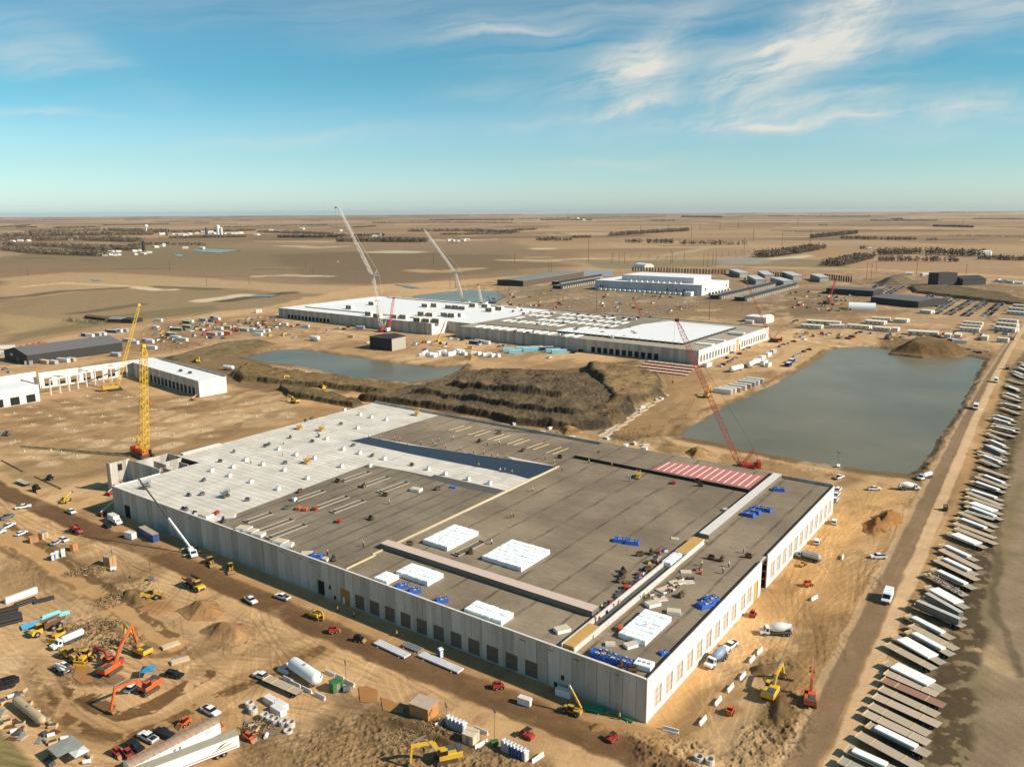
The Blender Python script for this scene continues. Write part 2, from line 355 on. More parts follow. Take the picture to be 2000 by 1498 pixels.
    for i in range(46):                                 # field edges, tracks, sloughs
        x_,y_=rg.uniform(-50,2050),rg.uniform(424,470)**1.0; L_=rg.uniform(60,420); dd=G(x_,y_)[1]
        line([(x_,y_),(x_+L_*.5,y_+rg.uniform(-.8,.4)),(x_+L_,y_+rg.uniform(-1.5,.5))],dd*.008,rg.choice([(206,176,134),(124,104,76),(218,190,150),(112,96,72)]),dd*.004,.7,dd*.002)
    for i in range(26):
        x_,y_=rg.uniform(0,2000),rg.uniform(470,535); L_=rg.uniform(20,140); line([(x_,y_),(x_+L_,y_+rg.uniform(-2,1))],rg.uniform(8,26),rg.choice([(210,180,138),(120,102,74),(142,126,92),(104,90,66)]),8,.6,12)
    paint([(1200,468),(1350,452),(1400,462),(1210,470)],(190,150,104),60,60,.6)
    paint([(1570,492),(1720,487),(1730,498),(1600,506)],(184,142,98),25,30,.8)
    paint([(1660,512),(1860,503),(2000,508),(2000,542),(1780,535),(1670,520)],(178,140,98),12,20,.8)
    paint([(1140,510),(1560,505),(1660,515),(1700,535),(1500,545),(1180,530)],(132,120,88),20,40,.7)
    paint([(1400,505),(1490,497),(1490,512),(1420,520)],(168,160,146),20,20,.6)
    # --- the site
    tan=(204,162,112)
    paint([(-120,1700),(-140,700),(0,680),(120,660),(250,640),(420,610),(520,600),(700,560),(930,545),(1180,528),(1420,520),(1700,525),(2100,545),(2200,800),(2050,1000),(1850,1700)],tan,6,14,1)
    big=(0.83+0.34*n_mid); site=sst(-5,40,sdpoly(X,Y,W2([(-120,1700),(-140,700),(0,680),(250,640),(520,600),(930,545),(1420,520),(2100,545),(2200,800),(1850,1700)])))
    Cc*= (1-site+site*big)[...,None]
    paint([(930,600),(1000,560),(1200,545),(1450,540),(1520,590),(1500,625),(1380,640),(1100,625)],(164,142,108),6,10,.8)
    paint([(1250,600),(1480,585),(1530,600),(1460,628),(1340,632)],(172,128,82),6,8,.6)
    paint([(1490,600),(1600,590),(1620,612),(1500,622)],(92,76,56),3,3,.85)
    paint([(1680,560),(1990,580),(2000,560),(1800,540),(1640,545)],(104,90,66),5,10,.75)
    paint([(1500,560),(1640,560),(1640,600),(1500,600)],(138,120,92),6,10,.7)
    paint([(1040,548),(1420,600),(1530,640),(1700,640),(1990,650),(2100,600),(2000,545),(1700,528),(1400,522),(1150,530)],(160,128,90),8,12,.6); paint([(300,632),(540,615),(560,650),(900,690),(1200,730),(900,700),(560,668),(420,690),(200,700)],(160,126,86),5,8,.5)
    # foundations field west of the hall
    paint([(0,800),(440,762),(620,760),(800,800),(720,800),(330,890),(210,930),(0,960)],(176,138,92),4,6,.9)
    paint([(0,905),(210,860),(420,815),(560,790),(640,795),(330,885),(215,935),(0,960)],(160,132,90),5,8,.6)
    for q in PADS:
        g_=G(*q); line([(g_[0]-1.5,g_[1]),(g_[0]+1.5,g_[1]+.5)],6,(214,180,136),3.2,.8,1.8,world=True)
    for p in ([(5,800),(85,790),(150,815),(90,835),(30,820)],[(100,782),(140,780),(250,815),(240,830),(200,822)],[(160,775),(240,760),(320,800),(300,812),(230,800)],[(0,835),(60,850),(50,870),(0,880)]): paint(p,(146,116,76),2,3,.7)
    # excavated benches between hall and ponds
    paint([(290,700),(480,680),(520,720),(660,760),(880,800),(1000,830),(850,800),(640,790),(520,770),(400,740)],(120,98,66),4,8,.85)
    paint([(540,765),(640,765),(740,775),(860,800),(930,815),(900,822),(760,800),(600,795)],(204,150,92),3,5,.9)
    paint([(620,740),(800,755),(1280,700),(1330,760),(1290,860),(1060,850),(860,805)],(116,94,62),4,7,.9)
    paint([(1180,740),(1340,700),(1400,740),(1330,850),(1200,860)],(172,134,86),4,8,.8)
    paint([(1260,860),(1330,870),(1700,935),(1640,950),(1300,885)],(150,118,76),3,6,.8)
    paint([(1130,850),(1290,850),(1330,872),(1200,872)],(112,94,64),3,6,.7)
    # pond banks
    paint([(960,560),(1170,545),(1420,585),(1530,610),(1450,620),(1300,620),(1000,600)],(128,106,78),5,8,.45); paint([(1530,566),(1700,560),(1700,610),(1540,625)],(116,96,68),5,8,.5); paint([(300,628),(540,612),(560,640),(420,668),(310,676)],(150,120,82),5,8,.5)
    for pond in PONDS: paint(pond,(112,92,62),9 if pond is PONDS[0] else 6,6,.9)
    for pond in PONDS[:2]: line([*pond,pond[0]],12,(104,84,56),3,.8,4)
    paint([(1730,655),(1960,690),(1930,720),(1900,700),(1700,690)],(120,94,62),4,6,.8)
    paint([(1880,690),(1935,700),(1880,810),(1840,880),(1800,960),(1770,925)],(112,92,64),3,5,.9)
    # east of the hall
    paint([(1630,960),(1790,940),(1640,1300),(1560,1498),(1250,1520),(1275,1410),(1500,1130)],(204,158,100),4,6,.9)
    paint([(1560,1160),(1680,1100),(1640,1290),(1560,1330),(1540,1240)],(176,136,86),3,6,.7)
    paint([(1420,1300),(1520,1280),(1580,1290),(1560,1498),(1250,1498),(1300,1430)],(136,108,72),3,6,.8)
    paint([(1440,1420),(1510,1330),(1580,1400),(1560,1498),(1380,1498)],(118,98,66),2,4,.7)
    # trailers' verge and the field beyond
    paint([(1650,1520),(1770,1200),(1900,880),(1965,720),(2060,640),(2200,700),(2080,900),(1960,1200),(1840,1520)],(118,100,70),2,4,.95)
    vn=(fbm(X/3,Y/3,4,77)); vm=sst(-2,2,sdpoly(X,Y,W2([(1650,1520),(1770,1200),(1900,880),(1965,720),(2060,640),(2200,700),(2080,900),(1960,1200),(1840,1520)])))
    Cc*=(1-vm+vm*(0.55+0.9*vn))[...,None]
    paint([(1640,1520),(1750,1200),(1880,880),(1960,700),(1975,705),(1915,880),(1800,1200),(1690,1520)],(190,146,96),1.5,2,.85)
    paint([(1830,1520),(1875,1300),(1925,1100),(1990,880),(2060,700),(2600,700),(2600,1520)],(150,126,98),1.5,2,1)
    paint([(1850,1500),(1880,1300),(1920,1140),(1955,1030),(1985,940),(2010,940),(1960,1130),(1925,1300),(1890,1500)],(120,110,66),3,3,.55)
    line([(1952,1010),(1942,1180),(1960,1260),(1990,1320)],1.4,(84,72,54),1.2,.6,2.5)
    paint([(1900,1255),(1930,1250),(1985,1310),(1975,1325),(1905,1290)],(190,160,116),1.5,2,.8)
    rows=np.sin((X*math.cos(.35)+Y*math.sin(.35))*2.2); fm=sst(-1,2,sdpoly(X,Y,W2([(1850,1520),(1910,1300),(1960,1100),(2010,880),(2600,880),(2600,1520)])))
    Cc*=(1+fm*rows*.04+fm*(n_fine-.5)*.35)[...,None]
    # haul road east
    R1=[(1548,1540),(1562,1498),(1635,1340),(1702,1198),(1760,1080),(1822,950),(1880,830),(1925,745),(1962,685),(2000,630)]
    line(R1,9.5,(186,146,98),2.0,.8,1.0)
    line(R1,5.8,(136,106,74),1.2,.9,.8)
    line([(p[0]+(p[1]-560)*.075,p[1]) for p in R1],3.6,(222,182,132),.8,.85,.5)
    line([(1520,1510),(1560,1420),(1610,1320)],3,(160,126,84),1.5,.6,1)
    # roads west and south of the hall
    R2=[(-60,925),(0,958),(100,1000),(180,1037),(300,1078),(400,1122),(560,1195),(700,1256),(850,1316),(1000,1375),(1150,1437),(1320,1510),(1420,1560)]
    line(R2,17,(206,164,112),3,.75,1.5); line(R2,8.6,(116,86,56),1.3,.95,1.2); line([(p[0]-6,p[1]+9) for p in R2],.8,(84,60,38),.7,.5,.8)
    line([(400,1125),(560,1200),(700,1262),(850,1322),(1000,1381)],1.6,(104,76,48),.8,.5,.8)
    R3=[(-60,1010),(0,1040),(60,1075),(130,1120),(200,1168),(270,1215),(330,1258)]
    line(R3,13.5,(120,92,60),1.6,.8,1.6); line(R3,9.5,(200,158,106),1.0,.95,.8); line(R3,3,(172,130,82),1,.4,.8)
    line([(20,1050),(60,1085),(130,1122),(200,1180),(260,1225)],1.2,(110,84,54),.8,.7,1.2)
    paint([(0,1090),(70,1090),(150,1150),(240,1260),(150,1270),(60,1200),(0,1180)],(176,140,96),2,3,.7)
    paint([(90,1060),(180,1110),(280,1130),(310,1180),(230,1175),(150,1130)],(128,104,70),1.5,2.5,.7)
    paint([(210,1150),(330,1140),(500,1200),(620,1265),(560,1310),(480,1270),(350,1260)],(196,156,108),2,3,.7)
    paint([(230,1440),(330,1400),(420,1370),(520,1380),(600,1430),(560,1498),(300,1520)],(182,140,92),2,3,.7)
    paint([(470,1450),(700,1380),(900,1420),(1060,1480),(1080,1540),(420,1540)],(134,108,74),2,4,.75)
    paint([(640,1350),(800,1380),(900,1430),(980,1470),(900,1470),(700,1420)],(112,90,60),1.5,3,.7)
    paint([(700,1340),(735,1345),(735,1372),(702,1368)],(150,104,52),.6,1,1); paint([(742,1362),(790,1378),(785,1392),(750,1388)],(156,110,58),.6,1,1)
    L1=[(40,1290),(75,1340),(110,1390),(160,1425),(230,1442),(310,1420),(390,1380),(470,1340),(560,1300),(620,1270)]
    line(L1,3.6,(112,82,48),.5,.9,1.2,patch=.46); line(L1,9,(168,128,82),2,.6,1.2)
    line(L1,3.4,(112,82,48),.5,.85,1.4,patch=.44)
    line([(118,1302),(150,1345),(190,1378),(240,1396),(300,1376),(360,1345),(400,1318)],4.6,(104,74,42),.5,.9,1.6,patch=.42)
    line([(25,1280),(60,1345),(95,1398),(150,1438),(235,1456),(330,1432)],1.2,(150,116,74),.6,.7,.5)
    paint([(130,1310),(200,1310),(280,1340),(230,1345),(150,1335)],(122,96,66),1,2,.8)
    paint([(0,1285),(40,1270),(50,1300),(0,1320)],(226,190,142),1.5,2,.6)
    paint([(-40,1420),(0,1425),(75,1500),(70,1560),(-60,1560)],(140,122,76),1,1,1)
    paint([(1000,1220+180),(1120,1400),(1290,1420),(1300,1450),(1180,1440)],(180,138,88),1.5,2,.6)
    paint([(1140,1410),(1175,1412),(1180,1425),(1150,1430)],(120,90,56),.8,1,.8)
    paint([(140,1100+80),(330,1175),(350,1200),(260,1200)],(166,110,64),1.5,2,.6)
    # worked over soil: dark turned patches and pale dusty ones
    for sx_,lo,hi,rgb,k_,sd_ in ((38,.55,.66,(128,98,62),.50,201),(24,.57,.66,(222,182,132),.42,207),(90,.52,.62,(150,116,76),.35,211),(9,.60,.72,(112,86,56),.35,215)):
        q_=fbm((X*U[0]+Y*U[1])/(sx_*1.7),(X*V[0]+Y*V[1])/sx_,5,sd_,.6); a_=(sst(lo,hi,q_)*k_*np.clip(site,0,1)*(1-.7*vm))[...,None]; Cc[:]=Cc*(1-a_)+np.array(alb(rgb))*a_
    # hall surroundings: trodden dark strip along the walls
    line([P(-6,b)[:2] for b in (-4,120,250)],7,(160,122,80),3,.5,1,world=True)
    line([(1838,1520),(1868,1320),(1905,1120),(1940,960),(1975,800),(2010,700)],7,(78,64,44),2,.85,2.5,patch=.44)
    # wheel tracks
    rng=random.Random(5)
    def tracks(poly,n,ang,spread,l0,l1,cur,dark=.7,wd=.35,gap=2.0):
        wp=W2(poly); xs=[p[0] for p in wp]; ys=[p[1] for p in wp]; k=0; tries=0
        while k<n and tries<n*20:
            tries+=1
            x,y=rng.uniform(min(xs),max(xs)),rng.uniform(min(ys),max(ys))
            ins=False
            for i in range(len(wp)):
                (x0,y0),(x1,y1)=wp[i],wp[(i+1)%len(wp)]
                if (y0>y)!=(y1>y) and x<(x1-x0)*(y-y0)/(y1-y0)+x0: ins=not ins
            if not ins: continue
            k+=1; a=ang+rng.gauss(0,spread); L=rng.uniform(l0,l1); cv=rng.uniform(-cur,cur); st_=L/10; pts=[]
            for i in range(10): pts.append((x,y,a)); x+=math.cos(a)*st_; y+=math.sin(a)*st_; a+=cv*st_
            mu=rng.choice([dark,dark+.12,1.22,1.12])
            sc=max(1.0,pts[0][1]/330)
            for s in (-gap/2,gap/2): line([(px_-math.sin(a_)*s,py_+math.cos(a_)*s) for px_,py_,a_ in pts],wd*sc,None,.25*sc,.75,.2,mul=mu,world=True)
    aU=math.atan2(U[1],U[0]); aV=math.atan2(V[1],V[0])
    tracks([(0,965),(200,1040),(600,1210),(1000,1380),(1200,1460),(900,1420),(400,1180),(0,1030)],70,aV,.12,25,70,.01)
    tracks([(1560,1498),(1700,1200),(1830,950),(1800,950),(1640,1200),(1500,1498)],50,aU,.15,20,50,.01)
    tracks([(1560,1540),(1702,1198),(1822,950),(1870,950),(1760,1198),(1630,1540)],26,aU,.02,50,110,.0006,.86)
    tracks([(1280,1400),(1500,1130),(1630,990),(1760,960),(1640,1240),(1540,1480),(1300,1480)],130,aU,.42,20,60,.018,.76,.3)
    tracks([(0,1020),(150,1080),(620,1300),(1000,1460),(900,1520),(0,1520)],170,aV,.5,18,55,.025,.72,.3)
    tracks([(0,800),(440,770),(620,770),(330,880),(200,940),(0,960)],120,aV+.4,.5,20,60,.03,.82,.5)
    tracks([(540,760),(900,805),(1300,860),(1640,940),(1790,930),(1640,960),(1200,870)],80,aV,.25,20,60,.02)
    tracks([(1150,700),(1500,660),(1600,640),(1400,760),(1320,860),(1180,860)],90,aU,.5,25,70,.03,.75,.6)
    tracks([(300,640),(700,640),(1100,700),(1300,720),(700,690),(300,690)],80,aV,.3,30,90,.02,.8,.8)
    tracks([(1500,650),(1980,640),(1990,700),(1600,680)],60,aV,.4,30,90,.02,.8,.8)
    line(R1,6.4,(138,112,82),.8,.8,.6); line([(p[0]-int((p[1]-560)*.045),p[1]) for p in R1],1.6,(204,168,124),.6,.6,.6); line([(p[0]+(p[1]-560)*.075,p[1]) for p in R1],3.6,(216,178,132),.7,.8,.5)
    line(R2,7.6,(118,88,58),.9,.6,1.0); line(R3,8.5,(198,154,100),.7,.85,.6); line([(p[0]+14,p[1]-16) for p in R3[1:]],2.0,(104,78,48),.7,.85,1.6,patch=.36); line([(p[0]-12,p[1]+15) for p in R3[1:]],1.6,(128,98,62),.7,.7,1.4,patch=.42); line(R2,8.6,(104,76,48),.6,.45,1.4,patch=.5)
    # rough ground: clods, ruts and tipped soil
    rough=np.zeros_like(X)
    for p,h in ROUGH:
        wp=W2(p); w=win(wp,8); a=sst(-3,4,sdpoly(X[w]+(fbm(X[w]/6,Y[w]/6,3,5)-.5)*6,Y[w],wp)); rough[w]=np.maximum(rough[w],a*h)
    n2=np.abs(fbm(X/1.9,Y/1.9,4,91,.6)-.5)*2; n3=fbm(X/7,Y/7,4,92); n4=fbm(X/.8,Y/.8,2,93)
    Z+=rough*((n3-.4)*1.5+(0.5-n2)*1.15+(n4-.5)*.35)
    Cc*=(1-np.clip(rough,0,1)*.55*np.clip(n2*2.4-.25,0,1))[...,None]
    Z+=site*(nz(18,18,3,71)-.5)*.18*(Y<900)
    # far relief, very gentle, and levels inside the ponds
    Z+=sst(2500,9000,Y)*(nz(3500,2500,3,81)-.5)*22
    for i,pond in enumerate(PONDS):
        wp=W2(pond,WL[i]); w=win(wp,20); sd_=sdpoly(X[w]+(fbm(X[w]/9,Y[w]/9,4,95)-.5)*5,Y[w]+(fbm(X[w]/9,Y[w]/9,4,96)-.5)*5,wp)
        bk=[4.5,4.5,5,3][i] if i<4 else 6
        Z[w]=Z[w]*(1-sst(-bk,2,sd_))+ (WL[i]-0.0)*sst(-bk,0,sd_)-1.2*sst(0,3,sd_)
    # pads under the buildings stay level
    for pts in FLAT:
        w=win(pts,6); a=sst(-3,0,sdpoly(X[w],Y[w],pts)); Z[w]=Z[w]*(1-a)
    Cc*= (0.93+0.14*n_fine)[...,None]*(0.95+.1*n_tiny)[...,None]
    lum=Cc.mean(-1,keepdims=True); Cc=lum+(Cc-lum)*(.92+.06*sst(900,300,Y)[...,None]); Cc=Cc*(1-.12*sst(900,2500,Y)[...,None]); Cc=np.clip(Cc,.012,.75)
    o=gridmesh('ground',X,Y,Z,Cc,attrmat('bare soil')); struct(o)
    return o
PONDS=[[(1645,679),(1700,678),(1790,690),(1880,694),(1925,703),(1908,735),(1880,790),(1860,820),(1828,870),(1805,905),(1782,926),(1740,924),(1690,918),(1600,905),(1480,884),(1390,864),(1333,853),(1345,835),(1420,793),(1500,757),(1580,715),(1622,685)],
 [(480,698),(540,684),(585,682),(650,692),(740,705),(845,718),(905,713),(900,722),(862,738),(800,747),(745,743),(690,738),(620,722),(580,714),(520,708)],
 [(800,579),(860,571),(920,566),(970,570),(985,580),(960,592),(880,592)],
 [(480,581),(505,576),(545,576),(530,580)],
 [(770,556),(790,557),(824,564),(800,563)],
 [(375,489),(400,486),(470,489),(430,494),(395,493)],[(337,498),(350,497),(362,499),(350,502)],[(175,546),(192,546),(194,549),(182,549)]]
WL=[-1.2,-1.2,-.6,-.3,-.3,-.3,-.3,-.3]
ROUGH=[([(135,1100),(190,1095),(200,1130),(170,1140)],.7),([(190,1140),(300,1130),(310,1150),(250,1180),(215,1175)],1.0),([(130,1210),(200,1205),(240,1260),(215,1290),(170,1270)],1.3),
 ([(20,1060),(100,1110),(60,1160),(0,1140)],.35),([(560,1440),(720,1390),(820,1400),(960,1450),(1080,1500),(1080,1560),(560,1560)],.75),([(480,1440),(560,1410),(600,1500),(480,1500)],.5),
 ([(1230,1430),(1370,1440),(1440,1490),(1250,1540)],.8),([(1440,1430),(1500,1360),(1570,1330),(1580,1400),(1540,1498),(1400,1510)],.9),([(1440,1310),(1520,1270),(1560,1300),(1510,1330)],.8),
 ([(1600,1230),(1680,1160),(1660,1290),(1600,1310)],.3),([(1240,1430),(1290,1420),(1370,1480),(1340,1498)],.6),([(1690,1110),(1715,1100),(1712,1150),(1685,1150)],.7),
 ([(1740,985),(1810,965),(1810,980),(1770,995)],.5),([(1190,835),(1300,830),(1320,870),(1200,870)],.5),([(920,820),(1290,865),(1320,880),(900,826)],.4),
 ([(1880,690),(1935,700),(1880,810),(1840,880),(1800,950),(1785,920)],.8),([(560,715),(700,745),(860,770),(1000,800),(960,820),(740,775),(560,735)],.9),
 ([(1740,650),(1960,695),(1900,700),(1720,680)],.5),([(380,1240),(440,1230),(510,1250),(440,1275)],.4),([(1330,870),(1500,890),(1640,920),(1640,935),(1400,890)],.35),([(300,655),(520,665),(540,685),(440,690),(300,690)],.5),
 ([(1700,1500),(1800,1240),(1900,1010),(1950,860),(1960,880),(1930,1020),(1850,1260),(1800,1498)],.3)]
FLAT=[[P(-2,-2)[:2],P(170,-2)[:2],P(170,262)[:2],P(-2,262)[:2]]]
def build_water():
    m=bpy.data.materials.new('pond water'); m.use_nodes=True; nt=m.node_tree; b=nt.nodes['Principled BSDF']
    tc=N(nt,'ShaderNodeTexCoord'); n=N(nt,'ShaderNodeTexNoise',ins={'Scale':0.012,'Detail':4.0,'Roughness':0.5}); nt.links.new(tc.outputs['Object'],n.inputs['Vector'])
    r=N(nt,'ShaderNodeValToRGB'); e=r.color_ramp.elements; e[0].position=.35; e[1].position=.65; e[0].color=(.135,.125,.078,1); e[1].color=(.190,.168,.108,1)
    nt.links.new(n.outputs[0],r.inputs[0]); nt.links.new(r.outputs[0],b.inputs['Base Color']); b.inputs['Roughness'].default_value=.20; b.inputs['Specular IOR Level'].default_value=.1; b.inputs['IOR'].default_value=1.33
    w=N(nt,'ShaderNodeTexNoise',ins={'Scale':0.9,'Detail':3.0,'Roughness':0.6}); mp=N(nt,'ShaderNodeMapping'); mp.inputs['Scale'].default_value=(.7,1.6,1); mp.inputs['Rotation'].default_value=(0,0,.3)
    nt.links.new(tc.outputs['Object'],mp.inputs[0]); nt.links.new(mp.outputs[0],w.inputs['Vector'])
    bp=N(nt,'ShaderNodeBump',ins={'Strength':.35,'Distance':.12}); nt.links.new(w.outputs[0],bp.inputs['Height']); nt.links.new(bp.outputs[0],b.inputs['Normal'])
    for i,p in enumerate(PONDS):
        q=[G(*k,WL[i]) for k in p]; cx=sum(a[0] for a in q)/len(q); cy=sum(a[1] for a in q)/len(q); s=[1.05,1.06,1.0,1,1,1,1,1][i]
        mb=MB(); mb.add([(cx+(x-cx)*s,cy+(y-cy)*s,WL[i]+(0.02 if i<2 else .03 if i==2 else .34)) for x,y in q],[tuple(range(len(q)))],m)
        o=mb.obj('pond'); struct(o)
    pm=mat('muddy water',(176,124,66),.12,var=.1,scale=.3,spec=.4)
    for p in ([(700,1342),(716,1338),(734,1346),(737,1366),(722,1372),(704,1370)],[(744,1362),(764,1368),(790,1380),(786,1392),(764,1390),(748,1386)],[(150,1296),(176,1304),(182,1330),(160,1336),(142,1322)]):
        q=[G(*k,.12) for k in p]; mb=MB(); mb.add([(x,y,.13) for x,y in q],[tuple(range(len(q)))],pm); struct(mb.obj('puddle'))
build_ground(); build_water()
# ---------------------------------------------------------------- buildings
conc=[mat('precast a',(194,184,170),.85,var=.18,scale=.5,streak=(1,1,.15)),mat('precast b',(180,170,156),.85,var=.22,scale=.7,streak=(1,1,.12)),mat('precast c',(204,194,180),.85,var=.15,scale=.4,streak=(1,1,.2))]  # greyer copy for walls turned from the sun, shade put into the colour
concw=[mat('sun whitened precast a',(240,230,220),.8,var=.05,scale=.5,streak=(1,1,.2)),mat('sun whitened precast b',(232,222,212),.8,var=.07,scale=.5,streak=(1,1,.2))]  # whiter copy for sunlit walls, sunlight put into the colour; also plain blocks
gap_m=mat('panel joint',(88,80,72),.9); coping=mat('pale coping',(226,216,202),.8); dark=mat('dark opening',(34,30,26),.9); bdark=mat('black edging and shade',(40,36,33),.8)  # the black also stands in for shade on the roof step
ply=mat('plywood',(206,158,84),.85,var=.12,scale=.7); pinkc=mat('pink tinged slab top',(214,188,168),.85,var=.06)
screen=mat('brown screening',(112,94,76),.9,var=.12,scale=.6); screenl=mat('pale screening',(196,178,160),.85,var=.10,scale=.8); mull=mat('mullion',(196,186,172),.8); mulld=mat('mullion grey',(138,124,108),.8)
white=mat('white paint',(240,238,232),.5,var=.03); offw=mat('off white cladding',(226,218,204),.7,var=.06); grey=mat('grey metal',(150,148,142),.55,var=.08); dgrey=mat('dark grey metal',(86,84,80),.6,var=.1)
blackm=mat('black cladding',(52,48,44),.7,var=.08); roofg=mat('charcoal roofing',(112,108,104),.7,var=.08); tyre=mat('rubber',(38,35,32),.9); glass=mat('dark glass',(30,36,42),.12,var=.02,spec=.6)
steel=mat('galvanised steel',(170,168,160),.45,.3,var=.1); rust=mat('rusty steel',(128,84,54),.8,var=.2); wood=mat('raw timber',(208,176,128),.85,var=.14)
def deckmat():
    m=bpy.data.materials.new('double tee deck'); m.use_nodes=True; nt=m.node_tree; b=nt.nodes['Principled BSDF']; L=nt.links.new
    tc=N(nt,'ShaderNodeTexCoord'); mp=N(nt,'ShaderNodeMapping'); mp.inputs['Rotation'].default_value=(0,0,math.radians(-90)); L(tc.outputs['Object'],mp.inputs[0])
    br=N(nt,'ShaderNodeTexBrick',offset=0.0,ins={'Scale':1.0,'Mortar Size':.10,'Mortar Smooth':.3,'Bias':-.2,'Brick Width':19.2,'Row Height':3.05}); L(mp.outputs[0],br.inputs[0])
    br.inputs['Color1'].default_value=(*alb((226,215,198)),1); br.inputs['Color2'].default_value=(*alb((236,226,210)),1); br.inputs['Mortar'].default_value=(*alb((150,138,120)),1)
    n=N(nt,'ShaderNodeTexNoise',ins={'Scale':.12,'Detail':6.0,'Roughness':.65}); L(tc.outputs['Object'],n.inputs[0])
    r=N(nt,'ShaderNodeValToRGB'); e=r.color_ramp.elements; e[0].position=.35; e[1].position=.68; e[0].color=(.82,.80,.77,1); e[1].color=(1.06,1.06,1.05,1); L(n.outputs[0],r.inputs[0])
    mx=N(nt,'ShaderNodeMix',data_type='RGBA',blend_type='MULTIPLY'); mx.inputs[0].default_value=1; L(br.outputs[0],mx.inputs[6]); L(r.outputs[0],mx.inputs[7]); L(mx.outputs[2],b.inputs['Base Color']); b.inputs['Roughness'].default_value=.85
    return m
def membmat(name,c0,pitch,amt,seed):
    """torched roofing sheets: run in strips, with scuffed darker lap lines and wheel dirt"""
    m=bpy.data.materials.new(name); m.use_nodes=True; nt=m.node_tree; b=nt.nodes['Principled BSDF']; L=nt.links.new; M_=lambda *a,**k: mathn(nt,*a,**k)
    tc=N(nt,'ShaderNodeTexCoord'); sp=N(nt,'ShaderNodeSeparateXYZ'); L(tc.outputs['Object'],sp.inputs[0]); a_,b_,_=sp.outputs
    wn=N(nt,'ShaderNodeTexNoise',ins={'Scale':.05,'Detail':4.0,'Roughness':.6}); L(tc.outputs['Object'],wn.inputs[0])
    wb=M_('ADD',b_,M_('MULTIPLY',M_('SUBTRACT',wn.outputs[0],.5),2.2))
    fr=M_('ABSOLUTE',M_('SUBTRACT',M_('FRACT',M_('DIVIDE',wb,pitch)),.5)); ln=M_('SUBTRACT',1.0,M_('MULTIPLY',fr,pitch/0.8),clamp=True)
    brk=N(nt,'ShaderNodeTexNoise',ins={'Scale':1.0,'Detail':3.0}); mp=N(nt,'ShaderNodeMapping'); mp.inputs['Scale'].default_value=(.12,.9,1); mp.inputs['Location'].default_value=(seed,0,0); L(tc.outputs['Object'],mp.inputs[0]); L(mp.outputs[0],brk.inputs[0])
    ln=M_('MULTIPLY',ln,M_('MULTIPLY_ADD',brk.outputs[0],4.0,-1.35,clamp=True))
    # short scuffs across
    d=N(nt,'ShaderNodeTexNoise',ins={'Scale':1.0,'Detail':4.0,'Roughness':.7}); mp2=N(nt,'ShaderNodeMapping'); mp2.inputs['Scale'].default_value=(1.9,.22,1); mp2.inputs['Location'].default_value=(0,seed,0); L(tc.outputs['Object'],mp2.inputs[0]); L(mp2.outputs[0],d.inputs[0])
    sc=M_('MULTIPLY_ADD',d.outputs[0],7.0,-3.95,clamp=True)
    sh=N(nt,'ShaderNodeTexBrick',offset=0.5,ins={'Scale':1.0,'Mortar Size':.03,'Mortar Smooth':.5,'Brick Width':9.5,'Row Height':1.0}); mp3=N(nt,'ShaderNodeMapping'); mp3.inputs['Rotation'].default_value=(0,0,math.radians(-90)); L(tc.outputs['Object'],mp3.inputs[0]); L(mp3.outputs[0],sh.inputs[0])
    sh.inputs['Color1'].default_value=(.95,.95,.95,1); sh.inputs['Color2'].default_value=(1.05,1.05,1.05,1); sh.inputs['Mortar'].default_value=(.86,.86,.86,1)
    big=N(nt,'ShaderNodeTexNoise',ins={'Scale':.035,'Detail':5.0,'Roughness':.6}); L(tc.outputs['Object'],big.inputs[0])
    r=N(nt,'ShaderNodeValToRGB'); e=r.color_ramp.elements; e[0].position=.36; e[1].position=.66; cc=alb(c0); e[0].color=(*[v*.74 for v in cc],1); e[1].color=(*[v*1.22 for v in cc],1); L(big.outputs[0],r.inputs[0])
    mx=N(nt,'ShaderNodeMix',data_type='RGBA',blend_type='MULTIPLY'); mx.inputs[0].default_value=1; L(r.outputs[0],mx.inputs[6]); L(sh.outputs[0],mx.inputs[7])
    k=M_('MAXIMUM',M_('MULTIPLY',ln,.85*amt),M_('MULTIPLY',sc,.62*amt))
    m2=N(nt,'ShaderNodeMix',data_type='RGBA'); L(k,m2.inputs[0]); L(mx.outputs[2],m2.inputs[6]); m2.inputs[7].default_value=(*[v*.34 for v in cc],1)
    L(m2.outputs[2],b.inputs['Base Color']); b.inputs['Roughness'].default_value=.9; b.inputs['Specular IOR Level'].default_value=.2
    return m
deck=deckmat(); memb=membmat('roofing membrane',(140,125,103),6.4,1.15,0); memb2=membmat('brown roofing membrane',(148,130,106),12.6,1.2,7)
primer=mat('fresh bitumen primer',(50,53,60),.35,var=.12,scale=.3,spec=.4); tpo=mat('white roof sheet',(248,244,236),.6,var=.03,scale=.2); redroof=mat('red underlay',(204,116,102),.8,var=.12,scale=.5)
sand=mat('tan roof slab',(176,160,136),.85,var=.12,scale=.25)
